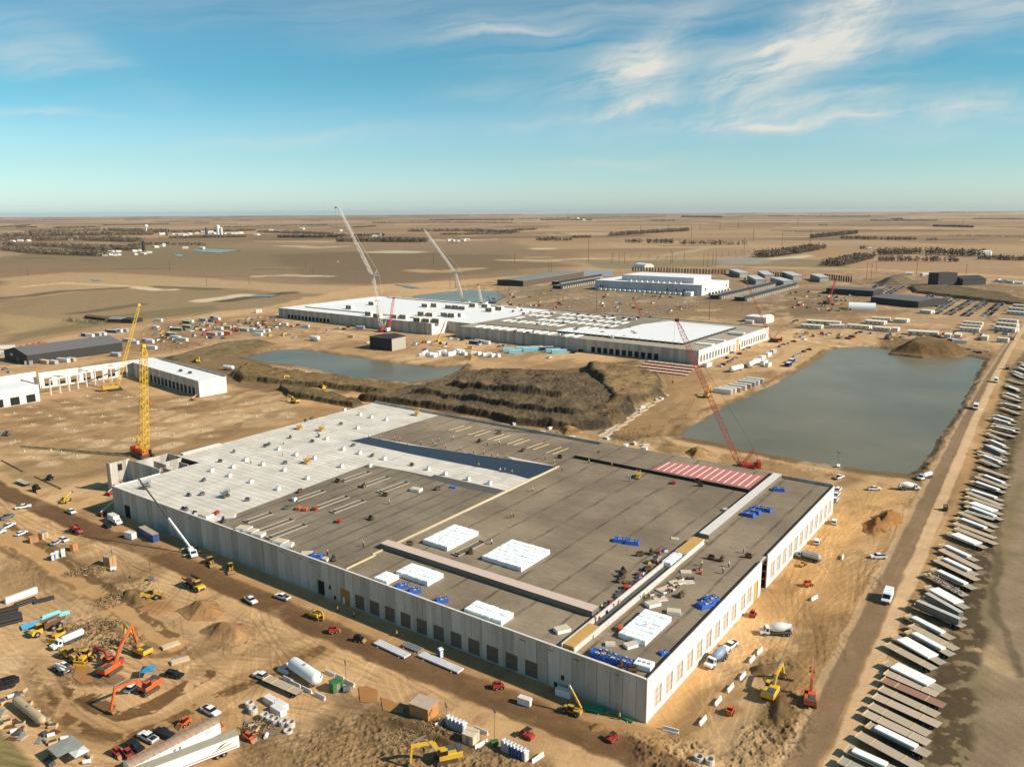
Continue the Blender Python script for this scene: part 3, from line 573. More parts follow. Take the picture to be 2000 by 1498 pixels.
def wall(mb,p0,p1,z0,z1,th,mats,ops=(),pitch=3.6,seam=.09,joint=None):
    """a run of wall panels from p0 to p1 (local plan coordinates); thickness goes to the left of the run; ops=(s0,s1,z0,z1)"""
    dx,dy=p1[0]-p0[0],p1[1]-p0[1]; L=math.hypot(dx,dy); old=mb.T; T=Matrix.Translation((p0[0],p0[1],0))@Matrix.Rotation(math.atan2(dy,dx),4,'Z'); mb.T=(old@T) if old is not None else T
    cuts=sorted(set([0,L]+[round(k*pitch,3) for k in range(1,int(L/pitch)+1) if L-k*pitch>.6]+[max(0,min(L,o[i])) for o in ops for i in (0,1)]))
    seams={round(k*pitch,3) for k in range(1,int(L/pitch)+1)}
    for i,(s0,s1) in enumerate(zip(cuts[:-1],cuts[1:])):
        if s1-s0<.02: continue
        m_=mats[(int(s0/pitch)*7+int(s0/pitch/3)*3)%len(mats)]; a0=s0+(seam/2 if s0 in seams else 0); a1=s1-(seam/2 if s1 in seams else 0); mid=(s0+s1)/2
        o=[q for q in ops if q[0]-.01<=mid<=q[1]+.01]
        if o:
            q=o[0]
            if q[2]>z0+.05: mb.box(a0,a1,0,th,z0,q[2],m_)
            if q[3]<z1-.05: mb.box(a0,a1,0,th,q[3],z1,m_)
        else: mb.box(a0,a1,0,th,z0,z1,m_)
    # joint filler behind the gaps, set back
    for s in seams:
        if s<L-.3 and not any(q[0]-.02<=s<=q[1]+.02 for q in ops): mb.box(s-seam/2,s+seam/2,.12,th-.05,z0,z1-.02,joint or gap_m)
    mb.T=old
def wob(R,*a,**k):
    mb=MB(); wall(mb,*a,**k); return mb.obj('wall',R)
def window(par,loc,rz,w,h,m_pane,m_bar,nx=2,nz=2,label=None,name='window',dep=.12):
    o=bpy.data.objects.new(name,None)
    key=('win',w,h,m_pane.name,m_bar.name,nx,nz)
    if key not in WMESH:
        mb=MB(); mb.box(0,w,dep,dep+.08,0,h,m_pane); WMESH[key]=mb.mesh('pane')
        mb=MB(); t=.11
        for i in range(nx+1): x=i*(w-t)/nx; mb.box(x,x+t,.02,dep-.003,0,h,m_bar)
        for j in range(nz+1):
            z=j*(h-t)/nz
            for i in range(nx): x=i*(w-t)/nx; mb.box(x+t,x+(w-t)/nx,.03,dep-.004,z,z+t,m_bar)
        WMESH[key+('f',)]=mb.mesh('frame')
    o=bpy.data.objects.new(name,WMESH[key]); COL.objects.link(o); o.parent=par; o.location=loc; o.rotation_euler=(0,0,rz)
    f=bpy.data.objects.new('frame',WMESH[key+('f',)]); COL.objects.link(f); f.parent=o
    if label: o['label']=label
    return o
WMESH={}
def poly_part(name,pts,z0,z1,m_top,m_side,par,label=None):
    mb=MB(); n=len(pts); a=sum(pts[i][0]*pts[(i+1)%n][1]-pts[(i+1)%n][0]*pts[i][1] for i in range(n))
    if a<0: pts=pts[::-1]
    vs=[(x,y,z0) for x,y in pts]+[(x,y,z1) for x,y in pts]
    mb.add(vs,[(i,(i+1)%n,n+(i+1)%n,n+i) for i in range(n)],m_side); mb.add(vs[n:],[tuple(range(n))],m_top)
    o=mb.obj(name,par)
    if label: o['label']=label
    return o
def hall_main():
    h=11.0; La,Lb=166.5,240.4
    R=thing('data_hall','huge flat roofed concrete hall in the foreground, half white deck and half brown grey roofing','building',(C0[0],C0[1],0),ROT)
    ow=[(Lb-(97.2-6.4*k+2),Lb-(97.2-6.4*k-2),.3,4.9) for k in range(11)]
    dk=(Lb-116.5,Lb-113.2,-.5,5.0); pl=(Lb-105.8,Lb-101.5,-.5,5.1); dn=(Lb-232.5,Lb-228,-.5,5.5)
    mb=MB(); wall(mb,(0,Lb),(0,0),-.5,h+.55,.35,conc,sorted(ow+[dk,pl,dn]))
    # small recesses and lifting marks
    for s,z in [(110.6,3.2),(108.4,.3),(25.6,.4),(23.5,3.0)]: mb.box(-.06,-.005,s-.5,s+.5,z,z+1.3,bdark)
    rng=random.Random(3)
    for s in (7.4,18.5,26.5,35,118,124,133,160,185,205): 
        for q in range(rng.choice((3,4,5))): mb.box(-.05,-.005,s+q*.5,s+q*.5+.28,9.9+rng.random()*.2,10.25,bdark)
    mb.obj('wall',R)['label']='shaded grey precast wall on the haul road side'
    mb=MB()
    opsb=[]
    for k in range(9): opsb.append((5.9+6.33*k-2,5.9+6.33*k+2,1.5,6.8))
    opsb.append((62.3,66.1,1.5,6.8)); opsb.append((67.6,71.4,1.5,6.8))
    opsb+= [(73.6,77.6,-.5,6.5),(80.2,85.8,-.5,12)]
    for k in range(12): opsb.append((91.2+6.33*k-2,91.2+6.33*k+2,1.5,7.2))
    wall(mb,(.352,0),(La,0),-.5,h+.5,.35,concw,opsb,joint=mat('sunlit joint',(170,158,146)))  # lighter joint copy here, sunlight put into its colour
    mb.obj('wall',R)['label']='sunlit near white wall with tall screened windows'
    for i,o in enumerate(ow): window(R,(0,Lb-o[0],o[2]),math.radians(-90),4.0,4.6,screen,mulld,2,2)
    for i,o in enumerate(opsb):
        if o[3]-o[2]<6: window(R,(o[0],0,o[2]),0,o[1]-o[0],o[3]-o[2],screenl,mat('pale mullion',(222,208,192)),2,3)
    # boarded openings
    m1=MB().box(.06,.2,113.3,116.4,5.0,h+.3,ply).obj('boarding',R); m2=MB().box(.10,.2,101.6,105.7,-.3,5.0,mat('ochre boarding',(170,128,62),.85)).obj('boarding',R); MB().box(.02,.095,104.0,104.9,-.3,2.2,white).obj('door',m2)
    MB().box(.10,.25,228.1,232.4,5.5,h+.3,ply).obj('boarding',R)
    MB().box(73.7,77.5,.1,.2,-.3,6.4,ply).obj('boarding',R)
    MB().box(80.3,83.0,2.2,2.4,0,h-.4,mat('ochre boarding',(170,128,62),.85)).obj('boarding',R)
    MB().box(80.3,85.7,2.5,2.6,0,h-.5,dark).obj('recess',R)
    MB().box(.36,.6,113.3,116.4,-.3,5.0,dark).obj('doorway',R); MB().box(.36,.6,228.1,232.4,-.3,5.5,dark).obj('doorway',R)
    # far and end walls
    mb=MB(); wall(mb,(La,.352),(La,258),-.5,h+1.1,.35,conc); mb.obj('wall',R)['label']='far wall with its dark parapet'
    wob(R,(La,258.355),(40,258.355),-.5,h+.1,.35,conc); wob(R,(21,Lb+.36),(.36,Lb+.36),-.5,h+.3,.35,concw)
    # coping along the shaded wall, dark edging along the sunlit one
    MB().box(-.12,.5,.5,Lb,h+.553,h+.72,coping).obj('coping',R); MB().box(La-.4,La+.3,1,258,h+1.103,h+1.25,mat('parapet cap',(150,140,126))).obj('coping',R)
    MB().box(.5,80,.36,.9,h+.0,h+.62,bdark).obj('edge_upstand',R); MB().box(86,La-.5,.36,.9,h+.0,h+.62,bdark).obj('edge_upstand',R)
    # roof: deck, roofing, fresh primer
    poly_part('roof_deck',[(.36,.36),(La-.36,.36),(La-.36,258),(40,258),(40,Lb),(.36,Lb)],h-1,h,deck,gap_m,R)
    q=lambda pts,z=h: [AB(x,y,z) for x,y in pts]
    g=[(.5,172.6),(62,175.2),(81,176.6),(88,150),(84.5,107.2),(126.5,105),(127.5,127),(101,205),(103,208.8),(131,208.4),(159,207.8),(166,207.8),(166,.95),(.5,.95)]
    g1=[(.5,172.8),(40,174.4),(81,176.3)]+q([(778,917),(842,931),(900,944),(982,957)])+[(88.5,105.2),(.5,104.6)]
    poly_part('roofing',g1,h,h+.05,memb,bdark,R,'brown grey roofing on the left of the timber kerb')
    poly_part('roofing',[(.5,104.4),(126.4,104.6),(126.4,134)]+[(x,y) for x,y in q([(1000,897),(860,877),(720,853)])]+[(131,208.4),(165.9,207.8),(165.9,.95),(.5,.95)],h,h+.055,memb2,bdark,R)
    poly_part('dark_roof_strip',q([(683,861),(720,853.5),(800,869),(860,877.5),(930,888),(1000,897.5),(1060,907),(1092,912),(1032,935),(1000,926),(958,917),(900,906),(850,896),(795,885),(740,873)]),h+.01,h+.065,primer,primer,R,'blue black band of fresh primer across the roof')
    poly_part('dark_roof_strip',q([(778,917),(842,930.5),(848,927),(982,957),(968,965.5),(900,951),(840,936)]),h+.01,h+.07,mat('dark grey membrane',(92,86,80),.8,var=.1,scale=.3),dark,R)  # darker grey membrane strip below the pale deck
    # timber kerb lines
    mb=MB(); a=AB(1092,912,h);
    mb.box(14,126.5,105.1,105.7,h+.02,h+.38,mat('yellowish timber kerb',(222,196,148),.8)); mb.box(1.5,14,104.0,104.6,h+.02,h+.42,mat('yellowish timber kerb',(222,196,148)))
    mb.obj('roof_kerb',R)
    for k in range(5): 
        a0,b0=AB(1040+22*k,868+5*k,h)
    # long raised housings (slab topped)
    rh=lambda n,x0,x1,y0,y1,z1,mt,ms,lab: MB().box(x0,x1,y0,y1,h+.02,h+z1,ms,mt).obj(n,R).__setitem__('label',lab)
    rh('raised_slab',19.2,22.9,26.2,107,1.9,pinkc,mat('block side',(128,116,102),.85,var=.1),'long pink topped raised slab')
    rh('raised_slab',88.2,166,20.9,24.4,1.7,coping,mat('block side',(128,116,102)),'long pale topped raised slab beside the red underlay')
    # expansion channel: two low walls with plywood covers at the ends
    mb=MB(); mb.box(.8,69.4,24.2,24.6,h+.02,h+1.55,mat('stained low wall',(208,200,188),.85,var=.12,scale=.5)); mb.box(.8,69.4,20.6,20.95,h+.02,h+1.5,mat('stained low wall',(208,200,188))); mb.box(9,66,24.62,24.8,h+.02,h+1.0,mat('pinkish lining',(196,138,112)));mb.box(10,60,20.3,20.58,h+.02,h+.9,mat('stained low wall',(208,200,188))); mb.obj('channel_wall',R)
    MB().box(1.2,14,20.97,24.17,h+.3,h+1.47,ply).obj('plywood_cover',R); MB().box(69.42,84,20.6,24.6,h+.03,h+1.8,concw[1],ply).obj('plywood_cover',R)
    MB().box(14.01,69,20.97,24.17,h+.056,h+.1,dgrey).obj('channel_floor',R)
    # stepped up roof strip with the red underlay
    poly_part('upper_roof',[(141.2,106),(141.2,26.2),(165.8,26.2),(165.8,106)],h+.02,h+1.25,memb2,bdark,R,'roof strip one step up behind an upstand blackened as shade')
    rd=[AB(x,y,h+1.25) for x,y in [(1300,916),(1330,912),(1506,936),(1468,953)]]
    poly_part('underlay',[(142.8,26.4),(160.5,26.4),(160.5,50),(156,67),(142.8,69)],h+1.251,h+1.29,redroof,redroof,R,'red roof underlay with white stripes')
    mb=MB()
    for k in range(14): b_=28+k*2.95; mb.box(143.2+(k%3)*.3,159.6-(k*.3 if k>9 else 0),b_,b_+.55,h+1.292,h+1.33,white)
    mb.obj('insulation_strip',R)
    mb=MB()                                           # upstand of the roof step, its shade put in as black
    mb.box(140.9,141.19,26,106,h+.02,h+1.32,bdark); mb.obj('upstand',R)
    # small parapet vents on the far wall
    for k in range(9): MB().box(La-.55,La-.36,30+k*25,30.8+k*25,h+.3,h+.75,white).obj('scupper',R)
    # hatch frames lying on the roof
    for (x0,y0,x1,y1,lab) in HATCH:
        c_=AB((x0+x1)/2,(y0+y1)/2,h); a0,b0=AB(x0,y0,h); a1,b1=AB(x1,y1,h); am,aM=min(a0,a1),max(a0,a1); bm,bM=min(b0,b1),max(b0,b1)
    return R
HATCH=[]
def hall_far():
    a2=math.radians(53.127); h=11.0; C2=(147.81,625.85); La,Lb=159,252
    R=thing('data_hall','long white roofed concrete hall in the middle distance rowed with rooftop units','building',(C2[0],C2[1],0),a2)
    ow=[(Lb-(97.0-6.0*k+2),Lb-(97.0-6.0*k-2),.3,5.3) for k in range(11)]+[(Lb-112,Lb-107,-.5,1.8)]
    wob(R,(0,Lb),(0,0),-.5,h+.3,.35,conc,sorted(ow)); wob(R,(21,Lb+30),(21,Lb+.1),-.5,h+.2,.35,conc)
    ow2=[(505-5.7*k-2,505-5.7*k+2,.3,4.6) for k in range(12)]; Lt=523
    ow2s=[(Lt-(505-6.2*k)-2,Lt-(505-6.2*k)+2,.3,4.8) for k in range(12)]
    wob(R,(-3,Lt),(-3,282),-.5,h+.3,.35,conc,ow2s)
    wob(R,(-2.6,282),(21,282),-.5,h+.2,.35,concw); mb=MB(); ob=[(4.6+5.9*k-1.7,4.6+5.9*k+1.7,1.6,6.8) for k in range(11)]+[(70.5,74.5,-.5,6.5),(78,83,-.5,10.2),(84.8,87.5,-.5,5)]+[(92+5.7*k-1.7,92+5.7*k+1.7,1.6,6.8) for k in range(11)]
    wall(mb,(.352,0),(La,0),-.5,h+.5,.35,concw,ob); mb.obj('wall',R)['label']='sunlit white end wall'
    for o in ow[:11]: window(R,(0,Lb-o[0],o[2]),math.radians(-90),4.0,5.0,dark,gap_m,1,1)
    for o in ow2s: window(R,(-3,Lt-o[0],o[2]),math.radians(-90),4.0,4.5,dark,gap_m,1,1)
    wn=mat('olive grey window',(112,106,92),.6)
    for o in ob:
        if o[2]>1: window(R,(o[0],0,o[2]),0,3.4,5.2,wn,mat('pale mullion',(222,208,192)),1,1)
    MB().box(70.6,74.4,.1,.2,-.3,6.4,ply).obj('boarding',R); MB().box(78.2,82.8,.1,.2,-.3,10,ply).obj('boarding',R)
    wob(R,(La,.36),(La,Lt),-.5,h+.8,.35,conc); wob(R,(La,Lt+.36),(-3,Lt+.36),-.5,h+.3,.35,conc)
    # roofs at their levels
    poly_part('lower_roof',[(.36,.36),(La-.36,.36),(La-.36,250),(.36,250)],h-1,h,sand,gap_m,R)
    poly_part('roof',[(-2.6,282.4),(21,282.4),(21.4,250.2),(La-.36,250.2),(La-.36,Lt-.3),(-2.6,Lt-.3)],h-1,h+.02,tpo,gap_m,R)
    poly_part('upper_roof',[(20,23),(135,23),(138,92),(104,104),(60,104),(44,150),(20,150)],h+.03,h+1.6,tpo,bdark,R,'bright white raised roof')
    poly_part('lower_roof',[(24,153),(46,153),(62,106),(150,106),(152,215),(95,228),(60,244),(24,244)],h+.03,h+.5,mat('olive roof slab',(146,132,108),.85,var=.15,scale=.1),gap_m,R)
    for bx in ((20,140,500,504,h+.03,h+1.3,tpo),(19,23,290,500,h+.03,h+1.3,conc[0],tpo),(150,154,290,500,h+.03,h+1.3,conc[0],tpo),(95,150,.9,14,h+.02,h+1.1,sand),(30,36,2,17,h+.02,h+.9,tpo),(56,60,2,17,h+.02,h+.9,tpo),(100,104,2,17,h+1.12,h+1.9,tpo)): MB().box(*bx).obj('roof_ledge',R)
    # skylight panels and white sheets laid out
    rng=random.Random(11)
    for i in range(5):
        for j in range(13):
            if rng.random()<.88: a0=3+i*30 if i==0 else 24+i*25; b0=118+j*9.3+i*2; MB().box(a0,a0+15,b0,b0+4.6,h+.52 if i else h+.03,h+.95 if i else h+.6,tpo).obj('roof_panel',R)
    for k in range(20): MB().box(19.4,19.8,26+k*6.1,26.6+k*6.1,h+.02,h+2.4,grey).obj('edge_post',R)
    for k in range(14): MB().box(24+k*7.6,24.6+k*7.6,22.3,22.7,h+.02,h+2.4,grey).obj('edge_post',R)
    return R
def tank_box(name,label,loc,rz,L,Wd,h,mside,mtop,cat='building',extra=None,group=None):
    R=thing(name,label,cat,loc,rz,group); MB().box(0,L,0,Wd,-.3,h,mside).obj('wall',R); MB().box(-.2,L+.2,-.2,Wd+.2,h+.002,h+.35,mtop).obj('roof',R)
    if extra: extra(R)
    return R
def edge(p0,p1):
    a=G(*p0); b=G(*p1); return (a[0],a[1],0),math.atan2(b[1]-a[1],b[0]-a[0]),math.hypot(b[0]-a[0],b[1]-a[1])
def gable(name,label,p0,p1,Wd,he,hr,mside,mroof,cat='building',along=True,extra=None,group=None):
    loc,rz,L=edge(p0,p1); R=thing(name,label,cat,loc,rz,group)
    MB().add([(0,0,-.3),(L,0,-.3),(L,Wd,-.3),(0,Wd,-.3),(0,0,he),(L,0,he),(L,Wd,he),(0,Wd,he),(0,Wd/2,hr),(L,Wd/2,hr)],[(0,1,5,4),(1,2,6,9,5),(2,3,7,6),(3,0,4,8,7)],mside).obj('wall',R)
    t=.25; MB().add([(-.4,-.4,he-.05),(L+.4,-.4,he-.05),(L+.4,Wd/2,hr+.02),(-.4,Wd/2,hr+.02),(-.4,Wd+.4,he-.05),(L+.4,Wd+.4,he-.05),(-.4,-.4,he-.05+t),(L+.4,-.4,he-.05+t),(L+.4,Wd/2,hr+t),(-.4,Wd/2,hr+t),(-.4,Wd+.4,he-.05+t),(L+.4,Wd+.4,he-.05+t)],
        [(6,7,8,9),(9,8,11,10),(0,1,7,6),(4,10,11,5),(0,6,9,3),(3,9,10,4),(1,2,8,7),(2,5,11,8),(0,3,2,1),(3,4,5,2)],mroof).obj('roof',R)
    if extra: extra(R,L)
    return R
def hall_distant():
    loc=(271.7,1149.4,0); R=thing('data_centre','white two tier data centre far behind the long white roof','building',loc,ROT)
    g1=mat('pale grey cladding',(196,198,202),.6,var=.04,scale=.1); g2=mat('pale grey cladding b',(184,186,192),.6,var=.04)
    mb=MB(); wall(mb,(0,175),(0,0),-.5,15,.4,[g1,g2],[],pitch=12); mb.box(0,104,.0,.4,-.5,14.98,concw[0]); mb.box(104,104.4,.0,175,-.5,15,g1); mb.box(.4,104,174.6,175,-.5,15,g1); mb.obj('wall',R)
    MB().box(.42,103.9,.42,174.5,13.5,14.6,tpo).obj('roof',R)
    MB().box(22,88,22,140,14.6,23.0,g1,tpo).obj('upper_storey',R)
    for k in range(10): MB().box(8,11,36+k*9,41+k*9,14.62,17.0,offw).cyl((9.5,38.5+k*9,17),(9.5,38.5+k*9,17.6),1.2,dark,n=8).obj('cooling_unit',R)
    for k in range(17): MB().box(-9,-5,28+k*8.2,33+k*8.2,0,3.4,offw).obj('generator',R)
    for k in range(7): MB().box(20+k*12,24+k*12,-6,-3,0,3,offw).box(18+k*12,20+k*12,-5,-3,0,3,dark).obj('generator',R)
    for b_ in (20,26,38,52,160,164): MB().box(-.1,-.02,b_,b_+2,5,8,dark).obj('window',R)
    for a_ in (12,92): MB().box(a_,a_+4,-.1,-.02,6,10,dark).obj('window',R)
    MB().box(-14,-4,10,20,0,6,white).obj('annex',R)
def wing_site():
    """the perimeter range going up on the left"""
    R=thing('unfinished_range','unfinished precast range at the left edge with open window bays','building',(0,0,0))
    e=G(390,776),G(441,765); 
    A0=Vector(G(390,776)); A1=Vector(G(441,765)); B0=Vector(G(265,737)); Vd=(B0-A0).normalized(); L=(B0-A0).length
    Ud=Vector((Vd.y,-Vd.x)); 
    if Ud.dot(A1-A0)<0: Ud=-Ud
    w=20; h=11
    c=lambda s,t: (A0.x+Vd.x*s+Ud.x*t,A0.y+Vd.y*s+Ud.y*t)
    T=MB(); ops=[(L-(6+5.9*k+3.6),L-(6+5.9*k),.3,5.6) for k in range(14)]
    wob(R,c(L,0),c(0,0),-.5,h,.35,conc,sorted(ops)); wob(R,c(0,.36),c(0,w),-.5,h,.35,concw); wob(R,c(0,w),c(L,w),-.5,h+1,.35,conc)
    for q in ops: 
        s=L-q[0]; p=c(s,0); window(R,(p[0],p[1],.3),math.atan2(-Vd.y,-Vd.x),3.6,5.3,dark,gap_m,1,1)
    poly_part('roof',[c(.4,.4),c(L+14,.4),c(L+14,w-.4),c(.4,w-.4)],h-.9,h-.2,tpo,gap_m,R)
    for s,t in ((30,9),(42,8)): p=c(s,t); MB().box(p[0]-1,p[0]+1,p[1]-1,p[1]+1,h-.2,h+1.4,dgrey).obj('roof_unit',R)
    # back wall with open bays, and the white block beyond
    b0=G(262,704,11); b1=G(75,729,11); k0=G(264,734); k1=G(100,772)
    dx,dy=b0[0]-b1[0],b0[1]-b1[1]; LL=math.hypot(dx,dy); nb=int(LL/8.6)
    T=MB(); wall(T,b1,b0,-.5,h+.2,.4,concw,[(3+8.6*k,3+8.6*k+5.2,1.0,6.8) for k in range(nb)],pitch=8.6); T.obj('wall',R)['label']='back wall with square open bays'
    T=MB(); e0,e1=Vector(k1),Vector(k0); n=10
    for k in range(n+1):
        p=e0+(e1-e0)*k/n; MB().box(p.x-.35,p.x+.35,p.y-.35,p.y+.35,0,h-.8,concw[1]).obj('column',R)
    T.beam((*k1,h-.4),(*k0,h-.4),.7,.8,concw[0]); T.obj('top_beam',R)
    for k in (2,5,8):
        p=e0+(e1-e0)*k/n; nn_=Vector((-(e1-e0).y,(e1-e0).x)).normalized(); q=p+nn_*14; MB().beam((p.x,p.y,h-1.1),(q.x,q.y,h-1.1),.4,.5,grey).obj('roof_beam',R)
    w0=G(80,783); w1=G(-60,808); dx,dy=w0[0]-w1[0],w0[1]-w1[1]; LL=math.hypot(dx,dy); d=(dx/LL,dy/LL); nn=(-d[1],d[0])
    T=MB(); ops=[(LL-(3+k*9.6)-5.6,LL-(3+k*9.6),.2,5.4) for k in range(8)]; wob(R,w1,w0,-.5,h,.4,concw,sorted(ops)); wob(R,(w0[0],w0[1]),(w0[0]+nn[0]*26,w0[1]+nn[1]*26),-.5,h+.5,.4,conc)
    ang=math.atan2(d[1],d[0])
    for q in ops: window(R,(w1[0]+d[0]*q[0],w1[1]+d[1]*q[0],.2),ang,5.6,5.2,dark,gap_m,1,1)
    poly_part('roof',[(w1[0]+nn[0]*.4,w1[1]+nn[1]*.4),(w0[0]+nn[0]*.4-d[0]*.5,w0[1]+nn[1]*.4-d[1]*.5),(w0[0]+nn[0]*22-d[0]*.5,w0[1]+nn[1]*22-d[1]*.5),(w1[0]+nn[0]*22,w1[1]+nn[1]*22)],h-.9,h-.1,tpo,gap_m,R)
    T=MB(); e=G(-80,782); f=G(74,757); wall(T,e,f,-.5,h+.6,.4,concw); T.obj('wall',R)
def notch():
    """stair core of the main hall still open at its left corner"""
    R=thing('stair_core','roofless concrete stair core at the left corner of the near hall','building',(C0[0],C0[1],0),ROT)
    wob(R,(21.3,265),(21.3,240.9),-.5,12.8,.35,conc); wob(R,(12.6,265.4),(21.7,265.4),-.5,13.2,.35,conc); wob(R,(12.6,268.5),(12.6,265.8),-.5,13.2,.35,conc)
    wob(R,(22,265.4),(40,265.4),-.5,11,.35,conc,[(3,7,2,4),(10,15,1,6)]); wob(R,(40.4,258.8),(40.4,265.8),-.5,11,.35,conc)
    wob(R,(27,240.8),(27,247),-.5,11,.35,conc); wob(R,(27.4,247),(34,247),-.5,10.6,.35,conc); wob(R,(30,250),(30,260),-.5,11,.35,conc,[(3,5,7,9)]); wob(R,(30.4,254),(39.8,254),-.5,11,.35,conc)
    wob(R,(35,241),(35,248),-.5,11.4,.35,conc)
    MB().box(21.7,26.9,241,264.9,-.2,0.05,dgrey).obj('landing',R); MB().box(22,29.8,248,253.5,6.5,6.8,conc[1]).obj('landing',R); MB().box(13,21,241,265,3.4,3.7,dgrey,conc[2]).obj('landing',R)
    MB().box(16,18,265.30,265.38,9,12,dark).obj('opening',R)
    T=MB(); T.box(42,62,256,258.0,11.02,11.9,conc[0],tpo); T.obj('loose_slab',R)
hall_main(); hall_far(); hall_distant(); wing_site(); notch()
gable('warehouse','long black gabled warehouse on the far left behind the unfinished range',(55,713),(240,686),42,8,12.5,blackm,roofg,extra=lambda R,L: (MB().box(-.08,-.02,14,20,0,5,dgrey).obj('door',R),MB().box(-.1,-.02,26,30,5,7,offw).obj('window',R)))
def shed_x(R,L):
    MB().box(L+.01,L+.1,3,17,0,7.2,offw).obj('end_cladding',R)
gable('tall_shed','tall black shed with pale end beside the small pond',(766,686),(793,680),26,11,12.5,mat('weathered pale sheeting',(176,168,152),.7,var=.08),blackm,extra=lambda R,L: MB().box(-.1,-.02,0,26,-.2,10.9,blackm).obj('side_cladding',R))
gable('office_block','wide black single storey block with grey roof by the car park',(1700,592),(1793,602),60,8,10.5,blackm,roofg)
gable('office_block','narrow black range behind the wide grey roofed block',(1613,574),(1705,580),38,8,10,blackm,roofg)
gable('farm_shed','small brown roofed farm shed left of the yellow boom',(210,630),(237,631),18,4,5.5,rust,steel); gable('farm_shed','low dark farm shed farther left in the grass',(165,622),(205,627),10,3,4,blackm,rust); gable('farm_shed','dark lean shed at the right of the farm yard',(238,631),(258,632),16,4,5,blackm,blackm)
gable('barn','black barn with taller silo block on the far right',(1880,558),(1925,556),30,9,14,blackm,blackm,extra=lambda R,L: MB().box(-42,-4,8,28,-.3,20,blackm).obj('tower_block',R))
def tunnel(name,label,p0,p1,Wd,h,m_,mend,group=None,n=12):
    loc,rz,L=edge(p0,p1); R=thing(name,label,'tent',loc,rz,group); vs=[];fs=[]
    for x in (0,L):
        vs+=[(x,Wd/2-Wd/2*math.cos(math.pi*i/n),h*math.sin(math.pi*i/n)**.8) for i in range(n+1)]
    fs=[(i+1,i,n+1+i,n+2+i) for i in range(n)]
    o=MB().add(vs,fs,m_).obj('cover',R,smooth=True)
    MB().add([(x+.05*(1 if x else -1),y,z) for x,y,z in vs],[tuple(range(n+1)),tuple(range(2*n+1,n,-1))],mend).obj('end_panel',R)
tunnel('storage_tent','white barrel roofed tent in front of the black office block',(1657,605),(1710,607),22,8,tpo,offw)
tunnel('storage_tent','white arched tent far behind the data centre',(1238,522),(1258,524),26,9,tpo,offw)
tunnel('storage_tent','white arched tent right of the near end of the white roof',(1498,628),(1512,625),12,6,tpo,offw)
tank_box('storage_shed','long white shed behind the right end of the white roof',*(lambda e:(e[0],e[1],e[2]))(edge((1455,628),(1496,632))),18,6,offw,tpo)
# grey control houses in the substation yard
gm=mat('grey house side',(150,146,138),.7)
for bl,br,fl,lb in [((1444,543),(1453,543),(1423,535),'grey long house nearest the data centre'),((1475,557),(1489,556),(1459,548),'grey long house behind the red crane boom'),((1493,547),(1504,546),(1468,532),'grey long house at the back centre of the yard'),((1529,560),(1543,560),(1504,552),'grey long house nearest the car park'),((1548,549),(1560,548),(1520,538),'grey long house right of centre'),((1600,552),(1612,552),(1582,545),'grey long house farthest right')]:
    a=Vector(G(*bl)); f=Vector(G(*fl)); d=f-a; L=min(95,d.length); rz=math.atan2(d.y,d.x); W_=max(16,(Vector(G(*br))-a).length); R=thing('control_house',lb,'building',(a.x,a.y,0),rz,'grey control houses')
    MB().box(0,L,-W_,0,-.3,8.5,gm).obj('wall',R); MB().box(-.3,L+.3,-W_-.3,.3,8.51,9.2,mat('grey house roof',(206,204,198),.5)).obj('roof',R); MB().box(-.1,-.02,-W_+1,-1,.3,7.6,offw).obj('end_cladding',R)
    for k in range(int(L/9)): MB().box(2+k*9,6+k*9,.02,.12,.3,5,blackm).obj('louvre',R)
# black fenced generator rows
def genrow(label,p0,p1,side=1):
    loc,rz,L=edge(p0,p1); R=thing('generator_row',label,'generators',loc,rz,'black generator rows'); MB().box(0,L,0,1.2,0,7,blackm).obj('screen_wall',R); MB().box(0,L,1.3,14,0,5.4,blackm,mat('row roofing',(140,130,116))).obj('housing',R)
    n=int(L/8)
    for k in range(n): MB().box(3+k*8,5.2+k*8,-3.5*side,-.2*side,0,3.6,offw).obj('vent_cowl',R)
genrow('upper black generator row left of the data centre',(1092,557),(1176,543)); genrow('lower black generator row left of the data centre',(1095,565),(1172,551))
genrow('upper black generator row right of the data centre',(1404,585),(1516,558)); genrow('lower black generator row right of the data centre',(1454,589),(1556,561))
gable('long_store','long low brown store by the far pond',(1022,560),(1140,541),50,9,10,mat('brown ribbed siding',(96,80,64),.8),mat('mid grey roofing',(138,134,126),.7)); 
tank_box('dark_store','small dark store left of the long brown store',*edge((972,558),(1020,560)),16,8,blackm,blackm)
for i,(p0,p1,lb) in enumerate([((1234,530),(1420,536),'pale slatted fence line behind the data centre'),((1500,540),(1560,546),'dark slatted fence behind the grey houses'),((1610,545),(1670,552),'brown slatted fence right of the grey houses')]):
    loc,rz,L=edge(p0,p1); R=thing('slatted_fence',lb,'fence',loc,rz,'slatted fences'); mb=MB(); n=int(L/6)
    for k in range(n): mb.box(k*6,k*6+3.4,0,.3,0,9,mat('fence slat pale',(168,146,116)) if i==0 else blackm)
    mb.obj('slats',R); mb=MB()
    for k in range(0,n,3): mb.box(k*6+3.5,k*6+3.9,-.2,.5,0,9.6,gap_m)
    mb.obj('posts',R)
gable('flat_slab','grey laid slab roof left of the data centre',(1140,541),(1200,541),150,.6,.9,mat('slab side',(170,166,160)),mat('blue grey slab',(150,152,156),.6),cat='slab')
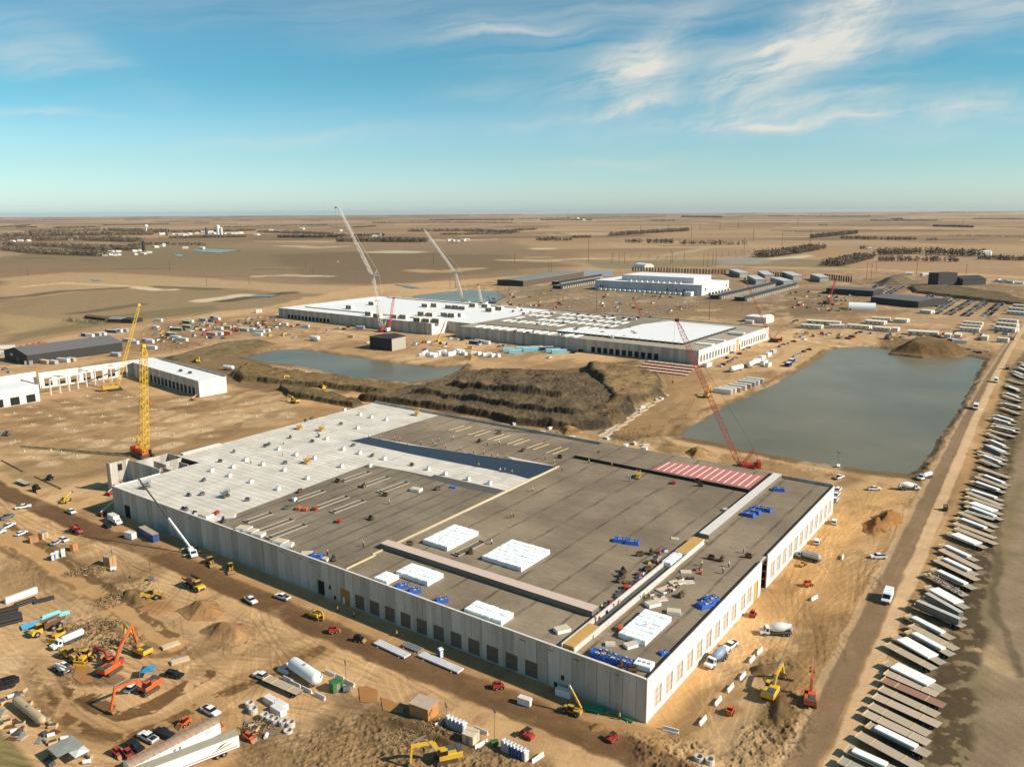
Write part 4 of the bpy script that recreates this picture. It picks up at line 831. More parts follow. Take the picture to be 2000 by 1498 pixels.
# ---------------------------------------------------------------- vehicles and machines (built facing +x, standing on z=0)
paint_c={'white':(240,240,236),'silver':(178,180,182),'grey':(112,114,116),'black':(36,36,38),'blue':(52,84,150),'red':(178,62,46),'navy':(34,48,92),'orange':(218,98,46),'yellow':(224,176,52),'green':(70,120,70),'tan':(196,170,130),'brown':(120,88,60),'maroon':(110,40,36),'cyan':(120,196,214),'ochre':(206,160,60)}
def PC(c): return mat(c+' paint',paint_c[c],.5,var=.14,scale=1.1,spec=.4)
def wheels(t,xs,w,r=.42,th=.28,hub=True,name='wheel'):
    for x in xs:
        for s in (-1,1):
            key=('wheel',r,th)
            if key not in WMESH:
                mb=MB().cyl((0,-th/2,0),(0,th/2,0),r,tyre,n=12); mb.cyl((0,-th/2-.02,0),(0,th/2+.02,0),r*.5,grey,n=8); WMESH[key]=mb.mesh('wheel')
            o=bpy.data.objects.new(name,WMESH[key]); COL.objects.link(o); o.parent=t; o.location=(x,s*w,r)
def pickup(c,bed='black'):
    t=thing('pickup_truck','x','pickup'); m_=PC(c)
    b=MB().prof([(-2.85,.5),(2.8,.5),(2.88,.95),(2.7,1.12),(1.25,1.22),(-.95,1.22),(-2.85,1.2)],-.97,.97,m_,.06); b.box(2.86,2.93,-.8,.8,.5,.75,grey).box(-2.93,-2.86,-.8,.8,.5,.75,grey)
    b.box(2.80,2.87,-.9,-.6,.78,.95,offw).box(2.80,2.87,.6,.9,.78,.95,offw); b.obj('body',t)
    MB().prof([(-1.0,1.2),(1.35,1.2),(.65,1.78),(-.75,1.78)],-.88,.88,glass,.1).obj('windows',t)
    MB().box(-.8,.7,-.76,.76,1.77,1.86,m_).obj('roof',t)
    MB().box(-2.7,-1.1,-.75,.75,1.2,1.235,mat(bed+' bed liner',paint_c.get(bed,(60,58,56)),.8)).obj('bed',t)
    wheels(t,(-1.75,1.75),.86); return t
def car(c):
    t=thing('car','x','car'); m_=PC(c)
    MB().prof([(-2.25,.4),(2.25,.4),(2.3,.75),(2.1,.92),(1.1,1.0),(-1.9,1.05),(-2.3,.95)],-.9,.9,m_,.06).obj('body',t)
    MB().prof([(-1.95,1.0),(1.2,.98),(.5,1.48),(-1.45,1.5)],-.8,.8,glass,.12).obj('windows',t); MB().box(-1.4,.45,-.66,.66,1.47,1.54,m_).obj('roof',t); wheels(t,(-1.4,1.45),.8,.36,.24); return t
def suv(c):
    t=thing('suv','x','car'); m_=PC(c)
    MB().prof([(-2.4,.45),(2.4,.45),(2.45,.95),(2.2,1.08),(1.2,1.15),(-2.4,1.15)],-.97,.97,m_,.06).obj('body',t)
    MB().prof([(-2.35,1.12),(1.25,1.12),(.6,1.72),(-2.2,1.72)],-.86,.86,glass,.1).obj('windows',t); MB().box(-2.15,.6,-.74,.74,1.71,1.8,m_).obj('roof',t); wheels(t,(-1.45,1.5),.86,.4); return t
def van(c='white'):
    t=thing('van','x','van'); m_=PC(c)
    MB().prof([(-3,.5),(2.9,.5),(3.0,1.1),(2.3,1.45),(1.75,2.5),(1.4,2.62),(-2.9,2.65),(-3,2.5)],-1.02,1.02,m_,.08).obj('body',t)
    MB().add([(2.36,-.85,1.48),(2.36,.85,1.48),(1.86,.8,2.36),(1.86,-.8,2.36)],[(0,1,2,3)],glass).box(.95,1.7,-1.0,-.985,1.5,2.2,glass).box(.95,1.7,.985,1.0,1.5,2.2,glass).obj('windows',t)
    MB().box(2.98,3.06,-.9,.9,.5,.85,dgrey).obj('bumper',t); wheels(t,(-1.9,1.9),.9,.4); return t
def truckcab(b,m_,x,w=1.15,h=2.3):
    b.prof([(x,.7),(x+2.6,.7),(x+2.65,1.35),(x+1.35,1.5),(x+1.0,h),(x,h)],-w,w,m_,.08)
    b.add([(x+1.38,-w*.8,1.52),(x+1.38,w*.8,1.52),(x+1.08,w*.75,h-.15),(x+1.08,-w*.75,h-.15)],[(0,1,2,3)],glass); b.box(x+.25,x+.95,-w-.0,-w+.08,1.45,h-.25,glass).box(x+.25,x+.95,w-.08,w+.0,1.45,h-.25,glass)
def boxtruck(c='white'):
    t=thing('box_truck','x','truck'); b=MB(); truckcab(b,PC(c),1.6); b.obj('cab',t); MB().box(-4,1.55,-1.2,1.2,1.0,3.3,PC(c),offw).obj('cargo_box',t); MB().box(-4,3.4,-.5,.5,.6,.95,blackm).obj('chassis',t); wheels(t,(-2.6,3.1),1.0,.48,.3); return t
def mixer(c='white',drum='white'):
    t=thing('concrete_mixer','x','mixer truck'); b=MB(); truckcab(b,PC(c),2.0,1.15,2.6); b.obj('cab',t); MB().box(-4.4,2.0,-1.1,1.1,.8,1.15,dgrey).obj('chassis',t)
    MB().lathe((1.7,0,2.0),(-4.0,0,2.9),[(0,.55),(.12,1.05),(.4,1.35),(.65,1.25),(.9,.7),(1,.5)],PC(drum) if drum in paint_c else drum,14).obj('drum',t,smooth=True)
    MB().prof([(-4.9,1.2),(-4.0,2.2),(-3.8,3.4),(-4.3,3.3)],-.5,.5,PC(c)).bar((-4.2,0,2.6),(-5.2,0,1.0),.18,dgrey).obj('chute',t); MB().bar((-4,-.9,1.1),(-3.7,-.3,2.9),.08,grey).bar((-4,.9,1.1),(-3.7,.3,2.9),.08,grey).obj('drum_stand',t)
    wheels(t,(-3.3,-2.0,3.4),1.05,.52,.32); return t
def tanker(c='white'):
    t=thing('tank_truck','x','truck'); b=MB(); truckcab(b,PC(c),2.2,1.15,2.5); b.obj('cab',t); MB().lathe((-4.2,0,2.0),(2.0,0,2.0),[(0,.6),(.05,1.05),(.95,1.05),(1,.6)],PC(c),14).box(-3.6,1.4,-.25,.25,3.02,3.12,grey).obj('tank',t); MB().box(-4.3,2.4,-1,1,.7,.95,dgrey).obj('chassis',t); wheels(t,(-3.2,-1.9,3.5),1.02,.5,.3); return t
def dumper(c,bedc='brown'):
    t=thing('dump_truck','x','dump truck'); m_=PC(c)
    MB().prof([(1.5,.9),(4.6,.9),(4.7,1.5),(4.2,2.0),(1.5,2.1)],-1.3,1.3,m_,.1).box(4.68,4.74,-.8,.8,1.0,1.5,dgrey).obj('bonnet',t); MB().box(1.3,2.8,-.9,.9,2.1,3.3,glass,m_).obj('cab',t)
    MB().add([(-4.6,-1.5,2.4),(-4.6,1.5,2.4),(1.0,-1.2,1.6),(1.0,1.2,1.6),(-5.2,-1.6,3.2),(-5.2,1.6,3.2),(1.1,-1.5,3.3),(1.1,1.5,3.3)],[(0,2,3,1),(0,4,6,2),(1,3,7,5),(2,6,7,3)],PC(bedc)).prismz([(-4,-1.4),(.8,-1.3),(.8,1.3),(-4,1.4)],[(-2.6,-.5),(-.4,-.5),(-.4,.5),(-2.6,.5)],2.3,3.3,PC(bedc)).obj('tipper_body',t)
    MB().box(-4,1.6,-.6,.6,1.1,1.6,dgrey).obj('chassis',t); wheels(t,(-3.3,-1.4,3.2),1.15,.85,.6); return t
def loader(c,arm='down'):
    t=thing('wheel_loader','x','loader'); m_=PC(c)
    MB().prof([(-3.6,1.0),(-.3,1.0),(-.3,2.1),(-3.3,2.3),(-3.6,1.9)],-1.0,1.0,m_,.1).obj('engine_housing',t); MB().box(-.9,.6,-.8,.8,1.9,3.3,glass,m_).obj('cab',t); MB().box(-.2,1.8,-.6,.6,.9,1.5,m_).obj('front_frame',t)
    MB().beam((1.0,-.55,1.9),(3.2,-.55,.9),.2,.4,m_).beam((1.0,.55,1.9),(3.2,.55,.9),.2,.4,m_).obj('lift_arm',t)
    MB().prof([(3.0,.1),(4.1,.15),(4.2,.5),(3.2,1.3),(3.0,1.2)],-1.4,1.4,mat('worn bucket',(150,118,72),.7,var=.15)).obj('bucket',t); wheels(t,(-2.2,1.5),1.05,.82,.55); return t
def tracks(t,L=4.2,w=1.2,tw=.55,h=.95):
    for s in (-1,1):
        MB().prof([(-L/2+.3,0),(L/2-.3,0),(L/2,.35),(L/2-.2,h),(-L/2+.2,h),(-L/2,.35)],s*w-tw/2,s*w+tw/2,mat('track steel',(84,70,56),.8,var=.2)).obj('track',t)
def excavator(c,pose=((1.2,1.8),(3.6,5.2),(6.4,4.4),(7.2,1.2)),yaw=0.0):
    t=thing('excavator','x','excavator'); m_=PC(c); tracks(t,4.4,1.25,.6,.95)
    MB().cyl((0,0,.9),(0,0,1.15),.9,dgrey,n=12).obj('turntable',t)
    hs=MB().bev(-3.0,1.6,-1.4,1.4,1.15,2.3,m_,.15); hs.box(-3.05,-2.1,-1.35,1.35,1.2,2.45,m_,dgrey).box(-1.9,-.3,-1.2,.3,2.28,2.45,dgrey); h=hs.obj('upper_body',t); h.rotation_euler=(0,0,yaw)
    MB().prof([(-.1,2.2),(1.7,1.5),(1.7,2.5),(1.3,3.1),(-.1,3.15)],.45,1.4,glass,.04).box(-.1,1.3,.5,1.35,3.1,3.2,m_).obj('cab',h)
    (x0,z0),(x1,z1),(x2,z2),(x3,z3)=pose
    MB().beam((x0,-.1,z0),((x0+x1)/2,-.1,(z0+z1)/2+.9),.5,.75,m_).beam(((x0+x1)/2,-.1,(z0+z1)/2+.9),(x2,-.1,z2),.45,.6,m_).obj('boom',h)
    MB().beam((x2,-.1,z2+.3),(x3,-.1,z3),.38,.5,m_).bar((x1,-.1,z1+1.0),(x2+.2,-.1,z2+.7),.12,steel).obj('stick',h)
    MB().prof([(x3-.3,z3),(x3+.5,z3-.1),(x3+.1,z3-1.1),(x3-.8,z3-1.0),(x3-.9,z3-.4)],-.75,.55,mat('worn bucket',(150,118,72),.7,var=.15)).obj('bucket',h)
    MB().bar((1.2,-.45,1.5),(x1-.4,-.3,z1-.4),.1,steel).bar((1.2,.25,1.5),(x1-.4,.1,z1-.4),.1,steel).obj('ram',h)
    return t
def dozer(c):
    t=thing('bulldozer','x','bulldozer'); m_=PC(c); tracks(t,3.6,1.0,.5,1.1); MB().prof([(-1.6,.9),(2.0,.9),(2.0,1.9),(.2,2.0),(-1.6,1.8)],-.7,.7,m_).obj('body',t); MB().box(-1.1,.3,-.65,.65,1.9,3.0,glass,m_).obj('cab',t); MB().prof([(2.4,.05),(2.8,.05),(2.6,.6),(2.8,1.3),(2.5,1.3)],-1.7,1.7,m_).bar((1,-1.3,.6),(2.5,-1.3,.5),.12,m_).bar((1,1.3,.6),(2.5,1.3,.5),.12,m_).obj('blade',t); return t
def skid(c,att='bucket'):
    t=thing('skid_steer','x','skid loader'); m_=PC(c); MB().prof([(-1.5,.4),(1.0,.4),(1.1,.9),(-.2,1.2),(-1.5,1.5)],-.65,.65,m_,.03).obj('body',t); MB().box(-.8,.6,-.5,.5,1.1,2.05,glass,m_).obj('cab',t)
    MB().beam((-1.3,-.72,1.7),(1.4,-.72,.8),.12,.25,m_).beam((-1.3,.72,1.7),(1.4,.72,.8),.12,.25,m_).obj('lift_arm',t); MB().prof([(1.3,.05),(2.1,.1),(1.4,.8),(1.25,.7)],-.9,.9,mat('worn bucket',(150,118,72))).obj('bucket',t); wheels(t,(-.7,.6),.75,.4,.3); return t
def telehandler(c,up=.35,ext=5.5):
    t=thing('telehandler','x','telehandler'); m_=PC(c); MB().prof([(-2.6,.7),(2.2,.7),(2.3,1.2),(-2.6,1.5)],-.8,.8,m_).obj('body',t); MB().box(-.8,.7,.1,1.1,1.2,2.5,glass,m_).obj('cab',t)
    p=Vector((-2.3,-.4,1.9)); d=Vector((math.cos(up),0,math.sin(up))); MB().beam(p,p+d*ext,.4,.5,m_).beam(p+d*ext*.8,p+d*ext*1.2,.3,.35,offw).obj('telescopic_boom',t); q=p+d*ext*1.2
    MB().box(q.x,q.x+.15,-1,.2,q.z-.6,q.z+.3,dgrey).box(q.x,q.x+1.2,-.9,-.75,q.z-.6,q.z-.5,dgrey).box(q.x,q.x+1.2,-.05,.1,q.z-.6,q.z-.5,dgrey).obj('forks',t); wheels(t,(-1.7,1.6),.95,.65,.4); return t
def boomlift(c,up=.5,L=9):
    t=thing('boom_lift','x','boom lift'); m_=PC(c); MB().bev(-1.2,1.2,-1.1,1.1,.6,1.6,m_,.1).obj('base',t); wheels(t,(-1,1),1.0,.5,.35)
    p=Vector((-.8,0,1.8)); d=Vector((math.cos(up),0,math.sin(up))); MB().beam(p,p+d*L,.25,.3,offw).obj('boom',t); q=p+d*L
    b=MB(); 
    for z in (0,.5,1.0):
        for a,c_ in (((0,-.9),(0,.9)),((1,-.9),(1,.9)),((0,-.9),(1,-.9)),((0,.9),(1,.9))): b.bar((q.x+a[0],a[1],q.z+z),(q.x+c_[0],c_[1],q.z+z),.05,m_)
    b.box(q.x,q.x+1,-.9,.9,q.z-.05,q.z,dgrey).obj('basket',t); return t
def scissor(c,h=1.9):
    t=thing('scissor_lift','x','scissor lift'); m_=PC(c); MB().box(-1.2,1.2,-.55,.55,.25,.75,m_).obj('base',t); wheels(t,(-.85,.85),.5,.25,.2)
    b=MB(); n=3
    for k in range(n):
        z0=.75+(h-.75)*k/n; z1=.75+(h-.75)*(k+1)/n
        for y in (-.4,.4): b.bar((-1,y,z0),(1,y,z1),.05,dgrey).bar((1,y,z0),(-1,y,z1),.05,dgrey)
    b.obj('scissor_arm',t); b=MB().box(-1.2,1.2,-.55,.55,h,h+.1,m_)
    for z in (.55,1.05):
        for a,c_ in (((-1.2,-.55),(1.2,-.55)),((-1.2,.55),(1.2,.55)),((-1.2,-.55),(-1.2,.55)),((1.2,-.55),(1.2,.55))): b.bar((*a,h+z),(*c_,h+z),.045,m_)
    for a in ((-1.2,-.55),(1.2,-.55),(-1.2,.55),(1.2,.55)): b.bar((*a,h),(*a,h+1.05),.045,m_)
    b.obj('platform',t); return t
def utv(c='red'):
    t=thing('utility_buggy','x','buggy'); MB().prof([(-1.5,.4),(1.5,.4),(1.4,.9),(.5,1.0),(-.3,.8),(-1.5,.95)],-.7,.7,PC(c)).obj('body',t); MB().box(-.6,.7,-.68,.68,1.8,1.9,blackm).bar((-.6,-.6,.8),(-.6,-.6,1.8),.05,blackm).bar((-.6,.6,.8),(-.6,.6,1.8),.05,blackm).bar((.9,-.6,.9),(.6,-.6,1.8),.05,blackm).bar((.9,.6,.9),(.6,.6,1.8),.05,blackm).obj('canopy',t); wheels(t,(-1,1),.65,.34,.26); return t
def mini(c):                                          # small roof trolley / roll carrier
    t=thing('roof_trolley','x','trolley'); MB().box(-.8,.8,-.45,.45,.3,.75,PC(c)).obj('tray',t); MB().cyl((-.6,0,.98),(.6,0,.98),.26,blackm,n=8).obj('roll',t); MB().bar((.8,-.35,.4),(1.35,-.35,1.1),.04,dgrey).bar((.8,.35,.4),(1.35,.35,1.1),.04,dgrey).bar((1.35,-.35,1.1),(1.35,.35,1.1),.04,dgrey).obj('handle',t); wheels(t,(-.5,.5),.42,.17,.1); return t
def portaloo(c):
    t=thing('portable_toilet','x','toilet'); m_=PC(c); MB().box(-.55,.55,-.55,.55,0,2.15,m_).obj('cabin',t); MB().prismz([(-.6,-.6),(.6,-.6),(.6,.6),(-.6,.6)],[(-.45,-.45),(.45,-.45),(.45,.45),(-.45,.45)],2.15,2.38,white).cyl((.35,.35,2.2),(.35,.35,2.6),.06,grey,n=6).obj('roof',t); MB().box(.555,.59,-.36,.36,.15,1.95,offw).box(.59,.62,.22,.3,1.0,1.15,dgrey).obj('door',t); return t
def shed(c,L=2.6,w=2.4,h=2.5,roof=None,nm='site_hut'):
    t=thing(nm,'x','hut'); m_=c if not isinstance(c,str) else PC(c); MB().box(-L/2,L/2,-w/2,w/2,0,h,m_).obj('wall',t); MB().box(-L/2-.12,L/2+.12,-w/2-.12,w/2+.12,h+.003,h+.1,roof or m_).obj('roof',t)
    b=MB(); b.box(-.45,.45,-w/2-.05,-w/2-.006,.05,2.0,mat('door grey',(150,140,124))); b.obj('door',t); return t
def container(c,L=6.1,w=2.44,h=2.6,nm='shipping_container',roof=None):
    t=thing(nm,'x','container'); m_=PC(c) if isinstance(c,str) else c; b=MB(); n=int(L/.5)
    for s in (-1,1):
        vs=[];k=0
        for i in range(n*2+1): x=-L/2+L*i/(2*n); vs+=[(x,s*(w/2-(.05 if i%2 else 0)),.1),(x,s*(w/2-(.05 if i%2 else 0)),h)]
        fs=[(2*i,2*i+2,2*i+3,2*i+1) if s<0 else (2*i+1,2*i+3,2*i+2,2*i) for i in range(n*2)]; b.add(vs,fs,m_)
    b.box(-L/2,L/2,-w/2+.06,w/2-.06,.1,h-.05,m_); b.obj('body',t); MB().box(-L/2,L/2,-w/2,w/2,h,h+.04,roof or offw).obj('roof',t)
    b=MB(); b.box(L/2,L/2+.05,-w/2+.05,-.02,.15,h-.05,m_).box(L/2,L/2+.05,.02,w/2-.05,.15,h-.05,m_)
    for y in (-.8,-.35,.35,.8): b.bar((L/2+.08,y,.2),(L/2+.08,y,h-.1),.03,grey)
    b.obj('door',t); return t
def office(L=18,w=6,h=3.3,c=None):
    t=thing('site_office','x','cabin'); c=c or offw; MB().box(-L/2,L/2,-w/2,w/2,.3,h,c).obj('wall',t); MB().box(-L/2-.15,L/2+.15,-w/2-.15,w/2+.15,h+.002,h+.2,mat('cream roof',(240,222,188),.7)).obj('roof',t)
    for k in range(int(L/4)): MB().box(-L/2+1.4+k*4,-L/2+2.6+k*4,-w/2-.05,-w/2-.006,1.3,2.4,glass).obj('window',t)
    MB().box(L/2+.006,L/2+.05,-.5,.5,.3,2.4,dgrey).obj('door',t); MB().box(-L/2,L/2,-w/2+.3,w/2-.3,0,.297,dgrey).obj('skirt',t); return t
def barrier(c=None,L=3.0):
    t=thing('concrete_barrier','x','barrier'); m_=c or concw[1]; MB().prof([(-.3,0),(.3,0),(.3,.15),(.13,.35),(.09,.85),(-.09,.85),(-.13,.35),(-.3,.15)],-L/2,L/2,m_).obj('block',t).rotation_euler=(0,0,math.pi/2); return t
def blockc(L=1.8,w=.8,h=.8,c=None):
    t=thing('concrete_block','x','block'); MB().bev(-L/2,L/2,-w/2,w/2,0,h,c or concw[1],.06).obj('block',t); MB().bar((-.2,0,h),(0,0,h+.12),.03,steel).bar((0,0,h+.12),(.2,0,h),.03,steel).obj('lifting_eye',t); return t
def lighttower(h=8,c='white'):
    t=thing('light_tower','x','light tower'); MB().bev(-.9,.9,-.6,.6,.35,1.4,PC(c),.1).obj('generator',t); MB().bar((0,0,1.4),(0,0,h),.07,dgrey).bar((-1,-1,.1),(1,1,.1),.05,dgrey).bar((-1,1,.1),(1,-1,.1),.05,dgrey).obj('mast',t); wheels(t,(0,),.7,.3,.2)
    for k in (-.75,-.25,.25,.75): MB().box(-.12,.12,k-.2,k+.2,h,h+.35,dgrey).obj('lamp',t)
    return t
def flatbed(kind,L=14.6):
    t=thing('flatbed_trailer','x','trailer'); tn={'red':(158,116,92),'tan':(186,166,138),'tan2':(196,172,148),'grey':(168,160,146)}.get(kind,(176,160,134)); dm=mat('trailer deck '+(kind if kind in('red','tan','tan2','grey') else 'plain'),tn,.8,var=.1,scale=1.5,streak=(.3,4,1))
    w=2.6; MB().box(-L/2,L/2,-w/2,w/2,1.25,1.4,dgrey,dm).box(-L/2+.1,L/2-.1,-.55,.55,.85,1.25,dgrey).obj('deck',t); MB().box(-L/2-.05,-L/2+.08,-w/2,w/2,1.0,1.7,wood).obj('headboard',t)
    MB().bar((-L/2+2.6,-.8,1.2),(-L/2+2.6,-.8,0),.09,dgrey).bar((-L/2+2.6,.8,1.2),(-L/2+2.6,.8,0),.09,dgrey).obj('landing_leg',t); wheels(t,(L/2-2.9,L/2-1.5),.95,.5,.5)
    if kind in('tan','tan2','grey','red'):
        MB().box(-L/2+.1+L*.22,-L/2+.3+L*.22,-w/2,w/2,1.4,1.5,wood).obj('bearer',t); MB().box(L/2-L*.28,L/2+.2-L*.28,-w/2,w/2,1.4,1.5,wood).obj('bearer',t)
    return t
def slabload(kind,L):
    """precast or wrapped load lying on a trailer"""
    if kind=='white': t=thing('white_slab','x','slab'); MB().box(-L*.36,L*.30,-.85,.85,1.55,2.05,white,mat('white slab top',(250,246,238),.7,var=.04)).obj('slab',t)
    elif kind=='wide': t=thing('white_slab','x','slab'); MB().box(-L*.34,L*.30,-1.75,1.75,1.55,2.0,white,mat('white slab top',(250,246,238),.7)).obj('slab',t)
    elif kind=='tall': t=thing('grey_slab','x','slab'); MB().box(-L*.44,L*.42,-.8,.7,1.55,3.3,mat('dark slab side',(120,116,108),.8),mat('pale slab top',(196,190,176),.8)).obj('slab',t)
    else:
        t=thing('scrap_load','x','scrap'); rng=random.Random(8); b=MB()
        for i in range(60):
            x,y=rng.uniform(-L*.42,L*.4),rng.uniform(-1.1,1.1); b.beam((x,y,1.5+rng.random()*.6),(x+rng.uniform(-1,1),y+rng.uniform(-.8,.8),1.5+rng.random()*.9),.18,.14,rng.choice([dgrey,rust,blackm,wood,steel]))
        b.obj('heap',t)
    MB().box(-L*.3,-L*.3+.2,-1,1,1.405,1.545,wood).obj('bearer',t); MB().box(L*.2,L*.2+.2,-1,1,1.405,1.545,wood).obj('bearer',t)
    return t
def person(vest='vest'):
    """standing worker: one continuous skinned body"""
    t=thing('person','x','person'); me=bpy.data.meshes.new('body')
    V_=[(0,0,.95),(0,0,1.2),(0,0,1.42),(0,0,1.52),(0,0,1.66),(.0,.2,1.4),(.06,.26,1.12),(.2,.2,.95),(0,-.2,1.4),(.05,-.26,1.12),(.16,-.24,.92),(0,.1,.88),(.03,.12,.48),(0,.13,.08),(.12,.13,.04),(0,-.1,.88),(-.02,-.12,.48),(-.06,-.13,.08),(.07,-.13,.04)]
    E_=[(0,1),(1,2),(2,3),(3,4),(2,5),(5,6),(6,7),(2,8),(8,9),(9,10),(0,11),(11,12),(12,13),(13,14),(0,15),(15,16),(16,17),(17,18)]
    R_=[.15,.16,.17,.07,.11,.075,.055,.04,.075,.055,.04,.1,.075,.06,.05,.1,.075,.06,.05]
    import bmesh
    bm=bmesh.new(); ly=bm.verts.layers.skin.verify(); vs=[bm.verts.new(v) for v in V_]
    for a,b in E_: bm.edges.new((vs[a],vs[b]))
    for v,r in zip(vs,R_): v[ly].radius=(r,r*.9)
    vs[0][ly].use_root=True; bm.to_mesh(me); bm.free(); o=bpy.data.objects.new('body',me); COL.objects.link(o); o.modifiers.new('skin','SKIN')
    dg=bpy.context.evaluated_depsgraph_get(); ev=o.evaluated_get(dg); m2=bpy.data.meshes.new_from_object(ev); bpy.data.objects.remove(o)
    clothes=mat('work trousers',(70,66,74),.9); m2.materials.clear(); m2.materials.append(clothes); m2.materials.append(mat('skin tone',(196,146,112),.7)); m2.materials.append(mat('grey shirt',(120,116,110),.9))
    for p in m2.polygons: z=p.center.z; p.material_index=1 if z>1.47 else 2 if z>.98 else 0
    o=bpy.data.objects.new('body',m2); COL.objects.link(o); o.parent=t
    vm={'vest':(216,224,60),'orange vest':(236,110,50),'white shirt':(226,222,210)}[vest]
    MB().prismz([(-.17,-.21),(.17,-.21),(.17,.21),(-.17,.21)],[(-.14,-.22),(.15,-.22),(.15,.22),(-.14,.22)],.98,1.45,mat(vest,vm,.8)).obj('vest' if 'vest' in vest else 'shirt',t); MB().lathe((0,0,1.72),(0,0,1.86),[(0,.15),(.5,.14),(1,.05)],PC('white') if vest!='vest' else PC('yellow'),10).obj('hard_hat',t)
    return t
def pole(h=24,arms=1):
    t=thing('utility_pole','x','pole'); MB().cyl((0,0,0),(0,0,h),.32,mat('pole steel',(96,80,64),.8),.2,n=6).obj('shaft',t); b=MB()
    for k in range(arms): b.beam((0,-1.7,h-1.5-2.2*k),(0,1.7,h-1.5-2.2*k),.18,.18,dgrey)
    b.obj('crossarm',t); return t
def lattice(mb,p,q,w0,w1,m_,n,r=.1,taper=.08):
    p=Vector(p);q=Vector(q);d=(q-p).normalized(); x=d.orthogonal().normalized() if abs(d.z)<.999 else Vector((1,0,0)); s=Vector((-d.y,d.x,0)); s=s.normalized() if s.length>.05 else Vector((1,0,0)); u=d.cross(s)
    def wd(t): w=w0+(w1-w0)*t; return w*min(1,.25+t/taper) if t<taper else w*min(1,.25+(1-t)/taper) if t>1-taper else w
    pts=[]
    for i in range(n+1):
        t=i/n; c=p+(q-p)*t; w=wd(t)/2; pts.append([c+s*a*w+u*b*w for a,b in ((-1,-1),(1,-1),(1,1),(-1,1))])
    for i in range(n):
        for k in range(4):
            mb.bar(pts[i][k],pts[i+1][k],r,m_); mb.bar(pts[i][k],pts[i+1][(k+1)%4] if i%2 else pts[i+1][(k-1)%4],r*.6,m_)
            if i: mb.bar(pts[i][k],pts[i][(k+1)%4],r*.6,m_)
    return mb
def crawler(name,label,base,head,c,w=2.2,n=26,tip=None,jib=None,mast=None,body='red',r=.12,group=None,load=None,backstay=True):
    """lattice boom crawler crane: base on the ground, head of the boom, optional luffing jib tip"""
    b=Vector((base[0],base[1],0)); h=Vector(head); d=Vector((h.x-b.x,h.y-b.y,0)); rz=math.atan2(d.y,d.x)
    t=thing(name,label,'crane',tuple(b),rz,group); inv=Matrix.Rotation(-rz,4,'Z')@Matrix.Translation(-b); loc=lambda v: inv@Vector(v)
    m_=mat(c+' boom',{'red':(214,70,58),'white':(226,214,200),'yellow':(240,190,50)}[c],.5,var=.08); bm=PC(body)
    for s in (-1,1): MB().prof([(-4,0),(4,0),(4.6,.6),(4,1.3),(-4,1.3),(-4.6,.6)],s*3-.6,s*3+.6,blackm).obj('track',t)
    MB().box(-2.6,2.6,-2.4,2.4,.5,1.2,dgrey).obj('undercarriage',t); MB().bev(-6.5,2.2,-1.7,1.7,1.4,3.4,bm,.2).obj('engine_house',t); MB().box(.8,2.8,1.8,2.9,1.6,3.8,glass,bm).obj('cab',t); MB().box(-8.0,-6.52,-2.6,2.6,1.4,4.6,bm).obj('counterweight',t)
    foot=Vector((1.6,0,2.0)); H_=loc(h); lattice(MB(),foot,H_,w,w*.85,m_,n,r).obj('boom',t)
    ml=mast or 9; mt=Vector((-4.8,0,ml)); 
    lattice(MB(),Vector((0,0,2.6)),mt,w*.5,w*.4,m_,6,r*.8).obj('mast',t); ro=MB().bar(mt,H_,.06,dgrey)
    ro.bar(mt,(-7,0,4.5),.06,dgrey)
    if jib:
        J=loc(jib); jt=MB(); lattice(jt,H_,J,w*.8,w*.6,m_,n,r).obj('luffing_jib',t)
        dd=(J-H_).normalized(); bk=-Vector((dd.x,dd.y,0)).normalized(); 
        s1=H_+Vector((-1,0,.25)).normalized()*9; s2=H_+Vector((-1,0,1.05)).normalized()*9
        lattice(MB(),H_,s1,w*.5,w*.4,m_,6,r*.7).obj('strut',t); lattice(MB(),H_,s2,w*.5,w*.4,m_,6,r*.7).obj('strut',t); ro.bar(s2,J,.1,m_).bar(s1,s2,.06,m_).bar(s1,mt,.08,m_)
        H_=J
    ro.obj('rope',t); MB().box(H_.x-.9,H_.x+.9,-.8,.8,H_.z-.6,H_.z+.8,PC('maroon') if c!='yellow' else m_).obj('boom_head',t)
    hk=MB(); z=load if load is not None else H_.z*.55; hk.bar((H_.x+.9,0,H_.z),(H_.x+.9,0,z),.05,dgrey).box(H_.x+.6,H_.x+1.2,-.3,.3,z-1.2,z,bm); hk.obj('hook',t)
    return t
# placing: (rear pixel, front pixel) or one pixel and a heading, read off the survey photo
def hd(p,q,z=0):
    a=G(*p,z); b=G(*q,z); return ((a[0]+b[0])/2,(a[1]+b[1])/2,z),math.atan2(b[1]-a[1],b[0]-a[0])
def put(key,maker,p,q,label,z=0,group=None,scale=None):
    if isinstance(q,tuple): loc,rz=hd(p,q,z)
    else: g=G(*p,z); loc=(g[0],g[1],z); rz=math.radians(q)
    return use(key,maker,loc,rz,label,group,scale)
